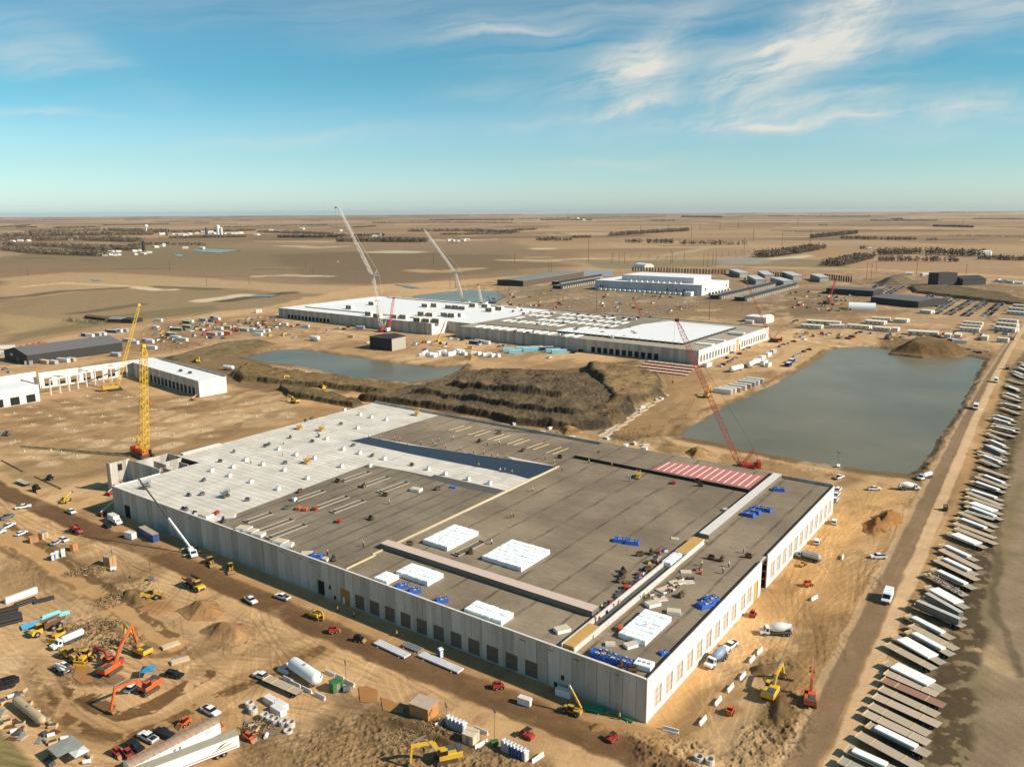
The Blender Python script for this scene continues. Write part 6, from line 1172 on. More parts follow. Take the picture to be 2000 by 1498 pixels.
ordn=lambda n: ['nearest','second','third','fourth','fifth','sixth','seventh','eighth','ninth','tenth'][n] if n<10 else str(n+1)+('th' if 10<=n%100<=20 or (n+1)%10 not in(1,2,3) else {1:'st',2:'nd',3:'rd'}[(n+1)%10])
desc={'grey':'grey decked','tan':'bare tan decked','tan2':'bare pinkish decked','red':'red brown decked','white':'narrow white loaded','wide':'wide white loaded','tall':'tall slab loaded','scrap':'scrap loaded'}
cnt={}
for i,(p,q,k) in enumerate(TR):
    loc,rz=hd(p,q,1.4); a=G(*p,1.4); b=G(*q,1.4); L=min(16.5,max(11,math.hypot(b[0]-a[0],b[1]-a[1]))); s=L/14.6; base='grey' if k in('grey',) else k if k in('tan','tan2','red') else 'plain'
    dz=-(i%2)*.03
    use(('fb',base),lambda base=base: flatbed(base),(loc[0],loc[1],0),rz,f'{desc[k]} flatbed trailer, {ordn(i)} from the near end of the roadside row','flatbed trailers parked along the haul road',(s,1.15,1+dz))
    if k in('white','wide','tall','scrap'):
        use(('load',k),lambda k=k: slabload(k,14.6),(loc[0],loc[1],dz*1.3),rz,{'white':'narrow white slab','wide':'wide white slab','tall':'tall grey slab','scrap':'heap of scrap'}[k]+f' lying on the {ordn(i)} roadside trailer from the near end','loads lying on the roadside trailers',(s,1.15,1))
# ---------------------------------------------------------------- on the roof of the near hall (z=11)
Z=11.06
def RG(p,z,m_=2.0):
    a,b=AB(p[0],p[1],z); return P(min(max(a,m_),164.5-m_),max(b,m_))[:2]
def roofblock(px,lb,h=1.5,bl=2.4,bw=1.25):
    A_=[AB(x,y,Z+h) for x,y in px]; a0=min(A_[0][0],A_[3][0]); a1=max(A_[1][0],A_[2][0]); b0=min(A_[2][1],A_[3][1]); b1=max(A_[0][1],A_[1][1])
    la=((A_[1][0]-A_[0][0])+(A_[2][0]-A_[3][0]))/2; lb_=((A_[0][1]-A_[3][1])+(A_[1][1]-A_[2][1]))/2; na=max(1,round(la/bl)); nb=max(1,round(lb_/bw)); o=(max(A_[3][0],1.0),max(A_[3][1],1.0)); rng=random.Random(int(px[0][0]))
    for i in range(na):
        for j in range(nb):
            def mk():
                t=thing('insulation_bundle','x','bundle'); m_=mat('white wrap',(250,250,246),.45,var=.03); MB().bev(-1,1,-1,1,0,1,m_,.1).obj('wrapped_bundle',t); return t
            a=o[0]+(i+.5)*la/na; b=o[1]+(j+.5)*lb_/nb; c=P(a+rng.uniform(-.12,.12),b); hh=h*(1+rng.uniform(-.06,.03))
            use('bundle',mk,(c[0],c[1],Z),ROT+rng.uniform(-.015,.015),f'white wrapped bundle {lb}, {ordn(nb-1-j)} across, {ordn(i)} up from the near edge','white wrapped bundles in the block '+lb,(la/na/2*.99,lb_/nb/2*.975,hh))
roofblock([(830,1052),(887,1020),(930,1036),(874,1068)],'beside the kerb'); roofblock([(938,1090),(990,1052),(1068,1074),(1018,1108)],'in the largest block')
roofblock([(770,1116),(805,1098),(863,1120),(835,1136)],'by the pink slab'); roofblock([(711,1137),(736,1123),(757,1135),(733,1147)],'in the smallest block',1.2)
roofblock([(884,1195),(918,1182),(981,1207),(958,1227)],'by the coping'); roofblock([(1212,1232),(1263,1184),(1311,1204),(1260,1252)],'beside the channel'); roofblock([(1292,1098),(1317,1062),(1335,1068),(1310,1100)],'in the narrow stack')
def stackw():
    t=thing('pallet_stack','x','pallet'); MB().bev(-1.6,1.6,-2.2,2.2,.1,1.5,mat('white wrap',(250,250,246)),.1).obj('wrap',t); b=MB()
    for y in (-1.2,0,1.2): b.ring((0,y,1.5),.22,.38,.05,dark,10)
    b.obj('printed_rings',t); MB().box(-1.5,1.5,-2,2,0,.1,wood).obj('pallet',t); return t
c=AB(1262,1299,Z+1); w_=P(max(c[0],5),max(c[1],3.4)); use('stackw',stackw,(w_[0],w_[1],Z),ROT+.1,'white wrapped pallet with three dark rings near the hall corner')
def tarpb():
    t=thing('tarp_bundle','x','bundle'); m_=mat('blue tarpaulin',(44,98,190),.5,var=.2,scale=1.5); MB().prismz([(-1.6,-2.4),(1.6,-2.4),(1.6,2.4),(-1.6,2.4)],[(-1.3,-2.0),(1.3,-2.1),(1.35,2.1),(-1.3,2.0)],0,1.15,m_).obj('tarpaulin',t)
    b=MB(); rng=random.Random(4)
    for i in range(26): x,y=rng.uniform(-1.1,1.1),rng.uniform(-1.9,1.9); b.box(x-.18,x+.18,y-.22,y+.22,1.15,1.2+rng.random()*.25,rng.choice([grey,offw,dgrey,wood]))
    b.obj('rolls',t); return t
BT=[((1212,1054),20,'blue tarpaulin bundle, left half of the pair right of the largest block'),((1235,1058),20,'blue tarpaulin bundle, right half of the pair right of the largest block'),((1462,1004),0,'blue tarpaulin bundle lowest of the four beside the pale raised slab'),((1473,998),0,'blue tarpaulin bundle second of the four beside the pale raised slab'),((1482,992),0,'blue tarpaulin bundle third of the four beside the pale raised slab'),((1495,994),0,'blue tarpaulin bundle topmost of the four beside the pale raised slab'),
 ((1182,1278),0,'blue tarpaulin bundle at the back left of the corner group'),((1200,1286),0,'blue tarpaulin bundle at the centre of the corner group'),((1221,1292),0,'blue tarpaulin bundle at the right of the corner group'),((1155,1290),0,'blue tarpaulin bundle at the left end of the corner group'),((1390,1170),60,'blue tarpaulin bundle upper one at the sunlit wall edge'),((1384,1182),60,'blue tarpaulin bundle lower one at the sunlit wall edge'),((768,1152),50,'blue tarpaulin bundle left of three along the coping'),((797,1159),50,'blue tarpaulin bundle middle of three along the coping'),((850,1178),50,'blue tarpaulin bundle right of three along the coping'),((602,1090),30,'blue tarpaulin bundle at the coping left of the boarded opening'),((1521,955),20,'blue tarpaulin bundle by the far end of the pale raised slab'),((1297,1272),60,'small blue bundle right of the corner group'),((885,950),20,'small blue bundle on the roofing left of the timber kerb')]
for p,a,lb in BT:
    s=.55 if 'small' in lb else .8 if 'three' in lb or 'coping' in lb else 1.0; g=RG(p,Z+.6,3.4*s); use('tarp',tarpb,(g[0],g[1],Z),ROT+math.radians(a),lb,'blue tarpaulin bundles on the roof',(s,s,s))
# skylight curb frames
def frame():
    t=thing('skylight_frame','x','frame'); m_=mat('zinc curb',(158,146,126),.7); MB().box(-8,8,-1.5,-1.3,0,.55,m_).box(-8,8,1.3,1.5,0,.55,m_).box(-8,-7.8,-1.3,1.3,0,.55,m_).box(7.8,8,-1.3,1.3,0,.55,m_).box(-6.4,-6.2,-1.3,1.3,0,.5,m_).obj('curb',t); MB().box(-7.7,7.7,-1.25,1.25,.0,.06,mat('dark frame panel',(104,96,84))).obj('panel',t); return t  # panel inside the curb is a darker brown grey
for i,(p,sc,lb) in enumerate([((605,967),1,'upper left of the three near the orange roller'),((648,980),1.15,'middle of the three near the orange roller'),((680,988),1.15,'lower right of the three near the orange roller'),((505,1010),.8,'leftmost at the white deck edge'),((536,1026),1.1,'left of the pair above the shaded wall'),((560,1037),1.15,'right of the pair above the shaded wall'),((695,930),1.1,'upper left of the three by the dark grey membrane'),((732,940),1.1,'middle of the three by the dark grey membrane'),((768,951),1.15,'lower right of the three by the dark grey membrane'),((916,1070),1.0,'between the two big white blocks')]):
    g=RG(p,Z+.3,2); use('frame',frame,(g[0],g[1],Z),ROT+math.radians(-2),'skylight curb frame '+lb,'skylight curb frames',(sc*.86,1.0,.9))
for i in range(6):
    for k in range(2):
        g=G(892+i*38+k*13,836+i*8.6+k*2.4,Z); t_=use('rail',lambda: (lambda t:(MB().box(-6,6,-.12,.12,0,.2,mat('yellowish timber kerb',(222,196,148))).obj('strip',t),t)[1])(thing('timber_strip','x','timber')),(g[0],g[1],Z),ROT-.08,['first','second','third','fourth','fifth','sixth'][i]+' pair of timber strips along the far parapet, '+['left','right'][k]+' strip','timber strips laid on the roofing')
def whitecube():
    t=thing('roof_fan','x','roof unit'); MB().bev(-.75,.75,-.75,.75,0,1.35,white,.08).obj('casing',t); MB().cyl((0,0,1.35),(0,0,1.5),.5,grey,n=10).obj('cowl',t); return t
WC=[(673,800),(703,809),(725,814),(754,819),(698,835),(544,876),(578,887),(614,894),(670,876),(702,884),(750,895),(722,909),(513,906),(555,917),(543,954),(575,975),(600,933),(836,915),(869,925),(914,935),(956,943),(480,897),(455,911),(413,918),(448,928),(490,940),(638,856),(667,910)]
for i,p in enumerate(WC): g=G(*p,Z+.6); use('cube',whitecube,(g[0],g[1],Z),ROT,f'small white square roof unit on the pale deck, {ordn(sum(1 for q in WC if q<p))} from the left','small white roof units scattered over the pale deck')
dk_l='dark roofing trolley on the pale deck'
DM=[(609,818),(597,822),(666,828),(567,854),(518,871),(727,890),(805,908),(557,904),(457,882),(430,901),(398,938),(369,967),(395,965),(445,968),(483,976),(312,1012),(328,1020),(346,1001),(436,1018),(560,992),(623,852),(610,862),(525,868),(325,1005),(690,870)]
for i,p in enumerate(DM): g=RG(p,Z+.4); use(('mini','grey'),lambda: mini('grey'),(g[0],g[1],Z),ROT+i*1.3,f'dark roofing trolley on the pale deck, {ordn(sum(1 for q in DM if q<p))} from the left','dark roofing trolleys on the pale deck',(1.2,1.2,1.2))
DM2=[(1022,880),(1094,893),(1170,886),(752,967),(1272,1080),(1250,1083),(1218,1115),(1265,1112),(1215,1125),(1212,1134),(725,1013),(1330,1163),(1390,1090),(1410,1093),(1462,1087),(1205,1306),(1228,1316),(920,1078),(800,1063),(652,1092),(975,846),(937,862),(855,955),(1363,940),(586,960),(660,940),(710,950),(1368,948)]
for i,p in enumerate(DM2): g=RG(p,Z+.4); use(('mini','brown'),lambda: mini('brown'),(g[0],g[1],Z),ROT+i*1.7,f'brown roofing trolley on the grey roofing, {ordn(sum(1 for q in DM2 if q<p))} from the left','brown roofing trolleys on the grey roofing',(1.4,1.4,1.4))
for p,c,lb in [((585,835),'yellow','yellow scissor lift at the back left of the pale deck'),((628,838),'yellow','yellow scissor lift right of the other on the pale deck'),((814,808),'yellow','yellow scissor lift against the far parapet'),((600,901),'yellow','small yellow scissor lift in the middle of the pale deck'),((1246,930),'yellow','yellow scissor lift on the stepped roof by the upstand blackened as shade'),((440,1107-140),'grey','grey scissor lift near the left deck edge'),((285,950),'grey','grey lift at the boom truck arm')]:
    g=G(*p,Z+.8); use(('sc',c),lambda c=c: scissor(c),(g[0],g[1],Z if 'stepped' not in lb else Z),ROT+.3,lb,None,(1.5,1.5,1.0))
for p,c,lb in [((1316,943),'red','red roof machine below the red underlay'),((583,993),'orange','orange roller left of the pair on the grey roofing'),((597,995),'orange','orange roller right of the pair on the grey roofing'),((662,1018),'red','red small machine alone on the grey roofing'),((1223,1148),'red','red crate like machine left of the low channel'),((1195,1180),'red','red machine at the end of the pink topped slab'),((423,1002),'red','red machine on the pale deck by the bundles'),((1245,928),'yellow','yellow machine below the scissor lift'),((1212,1228),'orange','orange machine beside the low channel wall'),((616,994),'red','red ball shaped machine beside the frames')]:
    g=RG(p,Z+.4); use(('rm',c),lambda c=c: (lambda t:(MB().bev(-1.1,1.1,-.7,.7,.3,1.2,PC(c),.1).obj('body',t),MB().bar((-1.1,-.5,1.1),(-1.9,-.5,1.6),.06,dgrey).bar((-1.1,.5,1.1),(-1.9,.5,1.6),.06,dgrey).obj('handle',t),MB().cyl((.7,-.75,.35),(.7,.75,.35),.35,dgrey,n=10).obj('drum',t),t)[3])(thing('roofing_machine','x','machine')),(g[0],g[1],Z),ROT+.5,lb)
# white insulation boards and boxes lying loose
def boards(): t=thing('board_stack','x','boards'); MB().box(-1.2,1.2,-1.8,1.8,.1,1.0,mat('white wrap',(250,250,246)),mat('pale crate',(216,196,164))).obj('boards',t); MB().box(-1.1,1.1,-1.6,1.6,0,.1,wood).obj('pallet',t); return t
for p,a,s,lb in [((813,957),10,1.2,'crumpled white heap on the grey roofing near the dark grey membrane'),((472,1036),20,1.4,'white board stack first from the left along the coping'),((484,1041),15,1.3,'white board stack second from the left along the coping'),((500,1046),15,1.2,'white board stack third from the left along the coping'),((538,1064),10,1.3,'white board stack fourth along the coping'),((552,1068),30,1.1,'white board stack fifth along the coping'),((395,1011),0,1.3,'white board stack near the boom truck on the pale deck'),((383,1006),40,1.0,'white board stack beside it on the pale deck'),((450,1008),40,1.0,'white board stack at the corner of the pale deck'),((1098,1230),60,1.1,'pale board pallet below the pink topped slab'),((1420,996),0,.8,'white board cube left of the pale raised slab'),
 ((1275,1180),60,1.1,'pale board stack above the block by the low channel'),((1316,1195),20,1.0,'white rolled boards right of the block by the low channel'),((1192,1257),30,.7,'small white box above the corner group'),((1232,1260),60,.9,'tan board pallet above the corner group'),((1340,1115),30,.9,'white board flat near the plywood cover'),((635,1092),0,.7,'white cube at the coping right of the blue bundle'),((590,1082),40,1.0,'grey board pile at the coping left of the blue bundle'),((1300,1150),70,1.3,'tan timber pile lower on the right roof strip'),((1322,1136),60,1.2,'tan timber pile upper on the right roof strip'),((1345,1135),40,.9,'pale board pile farther up the right roof strip'),((1290,1168),50,1.0,'yellow board pile by the low channel'),((1236,1140),40,.9,'tan board pile left of the low channel'),((1318,1050),20,.7,'pink sheet flat on the brown roofing'),((845,1000),60,.1,'')]:
    if not lb: continue
    g=RG(p,Z+.4,2.6); use('boards',boards,(g[0],g[1],Z),ROT+math.radians(a),lb,'loose board stacks on the roof',(s,s,s*(.35 if 'flat' in lb or 'pile' in lb else 1)))
# clutter along the channel
rng=random.Random(21)
names=['red','white','navy','orange','ochre','maroon','tan','silver']
def clut(c): t=thing('tool_crate','x','crate'); MB().bev(-.7,.7,-.5,.5,.05,.8,PC(c),.06).obj('box',t); MB().box(-.6,.6,-.4,.4,.803,.87,dgrey).obj('lid',t); return t
for i in range(26):
    f=i/25; p=(1170+f*125+rng.uniform(-5,5),1205-f*128+rng.uniform(-5,3)); c=names[i%8]; g=RG(p,Z+.3); use(('clut',c),lambda c=c: clut(c),(g[0],g[1],Z),rng.random()*3,f'{c} tool crate along the left side of the low channel, {ordn(i)} from the near end' if i else 'red tool crate at the near end of the low channel',None,(1.2,1.2,1))
for i in range(16):
    f=i/15; p=(1275+f*90+rng.uniform(-8,12),1165-f*55+rng.uniform(-6,8)); c=names[(i*3+1)%8]; g=RG(p,Z+.3); use(('clut',c),lambda c=c: clut(c),(g[0],g[1],Z),rng.random()*3,f'{c} tool crate on the right roof strip, {ordn(i)} from the low channel',None,(.9,.9,.7))
# roofers
PE=[(742,857),(770,860),(781,862),(720,855),(822,869),(845,867),(796,870),(850,872),(870,876),(858,862),(900,880),(945,888),(960,892),(972,895),(925,886),(935,912),(977,922),(986,923),(1000,926),(885,858),(932,865),(952,870),(975,868),(998,1012),(1003,1010),(960,1063),(1163,1215),(1258,1170),(1423,1107),(1412,1120),(1380,1063),(1262,1230),(1065,898),(1082,905),(1083,912),(1098,920),(1040,960),(760,985),(710,1068),(1175,1190),(1268,1168),(1305,1158),(1370,1105),(1452,1080),(640,1085),(554,868),(552,890),(620,848),(490,905),(1230,940),(1195,912),(1150,905)]
lbp={'vest':'person in yellow vest','orange vest':'person in orange vest','white shirt':'person in pale shirt'}
for i,p in enumerate(PE):
    v=['vest','white shirt','orange vest'][i%3]; g=G(*p,Z); near=min(range(5),key=lambda k: (p[0]-[780,960,1070,1300,560][k])**2+(p[1]-[862,890,910,1150,880][k])**2); where=['at the left end of the primer band','along the middle of the primer band','near the timber kerb corner','around the low channel and right strip','on the pale deck'][near]
    use(('pe',v),lambda v=v: person(v),(g[0],g[1],Z),i*1.1,f'{lbp[v]} {where}, {ordn(sum(1 for q in PE if q<p))} from the left',f'{lbp[v]}s on the roof {where}',(1.15,1.15,1.1))
for p,lb in [((775,1243),'person in yellow vest on the ground by the pipe bundles'),((660,1195),'person in yellow vest at the wall foot near the small excavator'),((692,1205),'person in yellow vest by the small trench at the wall'),((1210,1075+330),'person in yellow vest near the hall corner')]: g=G(*p); use(('pe','vest'),lambda: person('vest'),(*g,0),1.0,lb,None,(1.1,1.1,1.05))
# ---------------------------------------------------------------- earth mounds and heaps
soilm=attrmat('heaped soil',.97,.9,.35,.8,.4)
def mound(name,label,tiers,c_dark,c_light,step=.8,rough=1.0,cat='earth mound',gully=1.0,seed=1,dip=None):
    """tiers: (outline in survey pixels, height, slope width)"""
    W_=[[G(*q) for q in t[0]] for t in tiers]; xs=[p[0] for w in W_ for p in w]; ys=[p[1] for w in W_ for p in w]; m_=5
    nx=int((max(xs)-min(xs)+2*m_)/step)+2; ny=int((max(ys)-min(ys)+2*m_)/step)+2
    X,Y=np.meshgrid(np.linspace(min(xs)-m_,max(xs)+m_,nx),np.linspace(min(ys)-m_,max(ys)+m_,ny))
    ax,ay=(fbm(X/16,Y/16,5,seed,.6)-.5)*10*rough,(fbm(X/16+40,Y/16,5,seed+1,.6)-.5)*10*rough; Z_=np.zeros_like(X); sl=np.zeros_like(X)
    fine=np.abs(fbm(X/3.0,Y/3.4,5,seed+3,.62)-.5)*2; gl=fbm(X/1.3,Y/8,3,seed+8); cl=fbm(X/1.1,Y/1.1,3,seed+9); mid=fbm(X/11,Y/11,4,seed+4)
    for (pl,h,w),wp in zip(tiers,W_):
        sd_=sdpoly(X+ax*min(1,w/10),Y+ay*min(1,w/10),wp); t=np.clip(sd_/w,0,1); e=t-.12*np.sin(t*2*np.pi)
        Z_+=h*e*(1+(mid-.5)*.5*rough); sl=np.maximum(sl,np.clip(1-np.abs(t-.5)*2.2,0,1)*(t>0)*(t<1))
    base=np.clip(Z_/1.5,0,1); g2=np.abs(fbm(X/7+Y/14,Y/5,3,seed+6)-.5)*2; Z_+=base*rough*((.5-fine)*1.5*gully*(.4+sl)+(.45-g2)*2.0*gully*sl+(mid-.5)*1.2+(cl-.5)*.55)
    Z_=np.where(Z_<.08,Z_-.3-(Z_<=0.001)*1.5,Z_)
    k=np.clip(sl*1.2+(mid-.5)*1.5+.12+(gl-.5)*.45*(.3+sl)*gully,0,1)[...,None]; col=np.array(alb(c_light))*(1-k)+np.array(alb(c_dark))*k; col=col*(1-np.clip(fine*1.8-.3,0,1)*.5)[...,None]*(.8+.4*cl)[...,None]
    return tag(gridmesh(name,X,Y,Z_,np.clip(col,.01,.7),soilm,Z_>-.5),label,cat)
dk_=(76,65,50); lt_=(112,94,70)
mound('earth_mound','largest dark terraced spoil mound between the halls',[([(690,782),(790,766),(862,750),(900,735),(960,728),(1060,732),(1150,740),(1205,772),(1245,805),(1185,838),(1120,843),(1000,829),(900,808),(790,792)],4.2,4.2),([(800,780),(880,762),(905,750),(960,740),(1050,742),(1130,752),(1175,785),(1190,815),(1120,828),(1010,814),(920,797)],3.2,3.6),([(880,776),(905,762),(960,752),(1030,752),(1095,762),(1128,786),(1100,800),(1010,794),(920,784)],4.2,4.0)],dk_,lt_,.5,1.0,seed=3)
mound('earth_mound','lower tan topped mound at the right of the big dark one',[([(1130,716),(1230,722),(1300,745),(1300,775),(1240,800),(1180,792),(1160,760)],6.5,10)],(92,78,56),(156,126,86),.75,.8,seed=9)
mound('earth_mound','small dark spoil heap in front of the two mounds',[([(1150,800),(1200,782),(1235,790),(1236,822),(1190,838),(1150,830)],6.0,11)],(98,82,54),(124,100,66),.6,1.0,seed=14)
mound('earth_berm','dark berm along the near bank of the left pond',[([(470,728),(520,722),(640,738),(760,752),(880,772),(1000,800),(980,815),(860,792),(740,772),(620,758),(500,748)],3.4,6)],(100,84,56),(136,110,74),.8,1.1,seed=21)
mound('earth_berm','short dark berm on the bench left of the near hall',[([(540,760),(570,756),(660,774),(712,790),(690,798),(620,786),(560,776)],2.8,5)],(88,74,50),(124,102,68),.6,1.0,seed=24)
mound('earth_mound','dark cut bank at the west end of the left pond',[([(440,735),(480,712),(520,716),(560,728),(520,745),(470,748)],3.5,8)],(96,80,54),(136,112,74),.8,1.0,seed=27)
mound('earth_mound','tall tan heap at the far end of the big pond',[([(1735,690),(1750,676),(1790,672),(1850,678),(1905,690),(1870,696),(1800,697)],9.5,20)],(112,88,56),(134,106,70),1.2,.4,seed=31)
mound('earth_mound','grey heap beyond the car park',[([(1700,553),(1730,545),(1775,545),(1800,553),(1770,558),(1720,558)],12,34)],(112,100,80),(122,108,86),2.5,.3,seed=33)
mound('earth_berm','low berm behind the car park, left stretch',[([(1770,562),(1850,560),(1960,575),(2010,590),(2010,600),(1880,585),(1780,572)],4,10)],(96,82,58),(120,100,70),2,.8,seed=35)
mound('earth_mound','dark long stockpile in the west cut',[([(300,705),(360,690),(430,672),(520,665),(545,672),(470,690),(380,712),(320,722)],4,18)],(110,94,66),(140,118,84),1.2,.5,seed=37)
for lb,pl,h,w,cd,cl,s_ in [('upper gravel heap beside the wheel loader',[(340,1192),(378,1172),(425,1172),(452,1195),(430,1216),(370,1214)],5.5,11,(170,128,84),(180,138,92),41),('lower gravel heap with a sharp crest',[(382,1232),(420,1212),(482,1214),(508,1240),(460,1262),(395,1256)],6.0,12,(158,120,80),(178,138,94),43),
  ('tan soil heap at the haul road side, farther half',[(1700,1008),(1730,992),(1765,1000),(1768,1022),(1735,1036),(1704,1030)],4.2,9,(150,106,62),(186,136,82),45),('tan soil heap at the haul road side, nearer half',[(1680,1022),(1705,1008),(1738,1020),(1738,1044),(1708,1050),(1684,1040)],4.0,9,(146,102,60),(190,142,88),46),
  ('small tan heap between the red crane and the pond',[(1335,882),(1365,872),(1390,880),(1385,896),(1350,896)],3.5,9,(150,118,78),(196,152,98),47),('small heap on the tan bench behind the hall',[(1080,835),(1120,828),(1140,845),(1100,852)],2.5,6,(130,98,60),(180,136,84),48),('tan cone among the wrapped white bundles',[(900,700),(918,692),(935,700),(918,706)],4.5,9,(176,134,84),(190,146,94),49),
  ('low brown bank in the dirt island',[(230,1160),(280,1150),(305,1170),(260,1190),(225,1180)],2.2,5,(120,94,60),(150,118,76),50),('low dug heap right of the trench bottom',[(1240,1462),(1290,1450),(1320,1475),(1270,1492)],2.0,5,(150,116,72),(190,146,92),51),('clod heap in the trench yard',[(1460,1300),(1520,1285),(1545,1305),(1500,1325),(1465,1318)],2.0,5,(112,88,58),(150,116,76),52),
  ('round heap at the foot of the near corner',[(1142,1416),(1165,1408),(1190,1420),(1175,1432),(1148,1430)],1.2,4,(130,98,60),(160,124,78),53),('dug soil bank beside the trench',[(1500,1360),(1545,1345),(1560,1400),(1520,1430),(1490,1400)],1.8,5,(106,84,54),(140,110,70),54),('brown bank below the plywood hut',[(700,1405),(780,1395),(900,1440),(960,1475),(880,1480),(760,1440)],2.2,7,(112,88,58),(146,114,74),55)]:
    mound('gravel_heap' if 'gravel' in lb else 'soil_heap',lb,[(pl,h,w)],cd,cl,.4 if pl[0][1]>900 else .8,.35 if 'gravel' in lb else .6,'heap',.5,s_)
# brush heaps
def brush(lb,px,n,rx,ry,h,seed=1):
    g=G(*px); t=thing('brush_heap',lb,'brush',(*g,0),.4); rng=random.Random(seed); b=MB(); ms=[mat('dead brush a',(150,120,80),.95),mat('dead brush b',(104,84,58),.95),mat('dead brush c',(186,154,110),.95)]
    for i in range(n):
        a=rng.random()*6.283; r=rng.random()**.6; x,y=rx*r*math.cos(a),ry*r*math.sin(a); z=h*(1-r)*rng.random()+.1; d=rng.random()*6.283; l=rng.uniform(.5,1.8); q=(x+math.cos(d)*l,y+math.sin(d)*l,max(.05,z+rng.uniform(-.5,.7))); b.bar((x,y,z),q,rng.uniform(.04,.1),rng.choice(ms))
    tag(b.obj('twigs',t),kind='stuff')
brush('brush heap behind the yellow bulldozers',(172,1232),900,9,7,1.6,1); brush('brush heap stretching towards the yellow excavator',(210,1262),800,9,6,1.4,2); brush('brush heap at the tip of the dirt island',(232,1170),600,7,5,1.2,3); brush('brush heap in the upper dirt island',(172,1115),500,7,4,1.0,4); brush('brush heap along the bank below the plywood hut',(830,1430),700,9,5,1.0,5); brush('brush heap by the rusty drums',(505,1420),300,4,3,1.0,6)
# rubble and scrap in the bottom left corner: each lump its own
def junk(i):
    t=thing('scrap_item','x','scrap'); rng=random.Random(i+50); c=[wood,rust,white,dgrey,steel,PC('tan')][i%6]; b=MB()
    if i%3==0: b.bev(-.9,.9,-.6,.6,.0,.7,c,.08).box(-.7,.7,-.4,.4,.702,.8,dgrey)
    elif i%3==1: 
        for k in range(5): b.beam((-1.2,-.5+k*.25,.15+.1*(k%2)),(1.2,-.4+k*.25+rng.uniform(-.2,.2),.2),.18,.14,c)
        b.box(-1,1,-.7,.7,0,.1,wood)
    else: b.cyl((-.7,0,.45),(.7,0,.45),.42,c,n=9).box(-.9,.9,-.1,.1,0,.2,wood)
    b.obj('lump',t); return t
jn=['timber crate','rusty plank pile','white drum','dark bale','silver plank pile','tan drum']
rng=random.Random(77)
ring_=[(6,1372),(14,1366),(22,1362),(32,1358),(40,1356),(48,1352),(56,1378),(64,1388),(72,1394),(80,1400),(88,1408),(96,1414),(104,1420),(108,1430),(100,1438),(88,1436),(80,1446),(92,1450),(104,1452),(116,1448),(126,1444),(132,1456),(4,1392),(10,1402),(14,1412),(22,1420),(28,1430),(36,1432),(44,1440),(50,1424),(40,1416),(30,1410),(120,1462),(150,1466),(166,1470),(176,1480),(110,1472),(96,1480),(170,1490),(100,1492),(484,1414),(492,1420),(500,1426),(510,1436),(520,1440),(486,1432),(530,1430),(6,1408),(2,1418),(24,1444)]
for i,p in enumerate(ring_):
    k=i%6; use(('junk',k),lambda k=k: junk(k),(*G(*p),0),rng.random()*3,f'{jn[k]} in the scrap corner, {ordn(i//6)} one counted from the top left' if i<41 or i>47 else f'{jn[k]} among the rusty drums by the concrete rings, number {ordn(i-41)} from the top',None,(1.1,1.1,1.1))
for i,p in enumerate([(2,1336),(9,1334),(16,1332),(23,1330),(29,1332),(5,1344),(13,1342),(21,1340)]): use('tyrest',lambda: (lambda t:(MB().ring((0,0,0),.4,.85,.4,tyre,12).ring((0,0,.42),.4,.85,.4,tyre,12).obj('tyres',t),t)[1])(thing('tyre_stack','x','tyres')),(*G(*p),0),0,f'black tyre stack at the left edge, {["upper","lower"][i>4]} row, {ordn(i%5)} from the left','black tyre stacks at the left edge',(1.3,1.3,1.5))
# ---------------------------------------------------------------- middle distance
def unit():
    t=thing('rooftop_unit','x','roof unit'); c=mat('beige unit',(222,212,192),.7); MB().box(-4.6,4.6,-2.6,2.6,0,4.6,c,mat('unit roof',(236,230,216))).obj('casing',t); MB().box(-4.2,-.3,-2.72,-2.605,.6,4.2,mat('grille',(120,108,88))).box(.3,4.2,-2.72,-2.605,.6,4.2,mat('grille',(120,108,88))).obj('grille',t); return t
for i,p in enumerate([(684,604),(728,596),(722,617),(832,600),(850,600),(878,603),(892,604),(905,605),(925,600),(949,601),(957,609),(976,606),(825,617),(842,618),(817,629),(835,630),(854,631),(772,622),(790,623),(870,618),(884,620),(897,619),(738,621)]):
    g=G(*p,11); use('unit',unit,(g[0],g[1],11.03),math.radians(-38),f'beige twin grille rooftop unit on the distant roof, {ordn(i)} by rows from the left','beige rooftop units on the distant white roof',(1,1,.9 if i%2 else 1))
rl=[(1000+rng.random()*260,rng.random(),['white','grey','maroon','silver','navy','brown'][i%6]) for i in range(40)]
for x,v_,c in rl: g=G(x,605+v_*45+(x-1000)*.06,11.6); use(('clut',c),lambda c=c: clut(c),(g[0],g[1],11.55),rng.random()*3,f'{c} crate on the distant olive roof stretch, {ordn(sum(1 for q in rl if q[2]==c and q[0]<x))} from the left','crates cluttering the distant roof, '+c,(2.2,2.2,2.0))
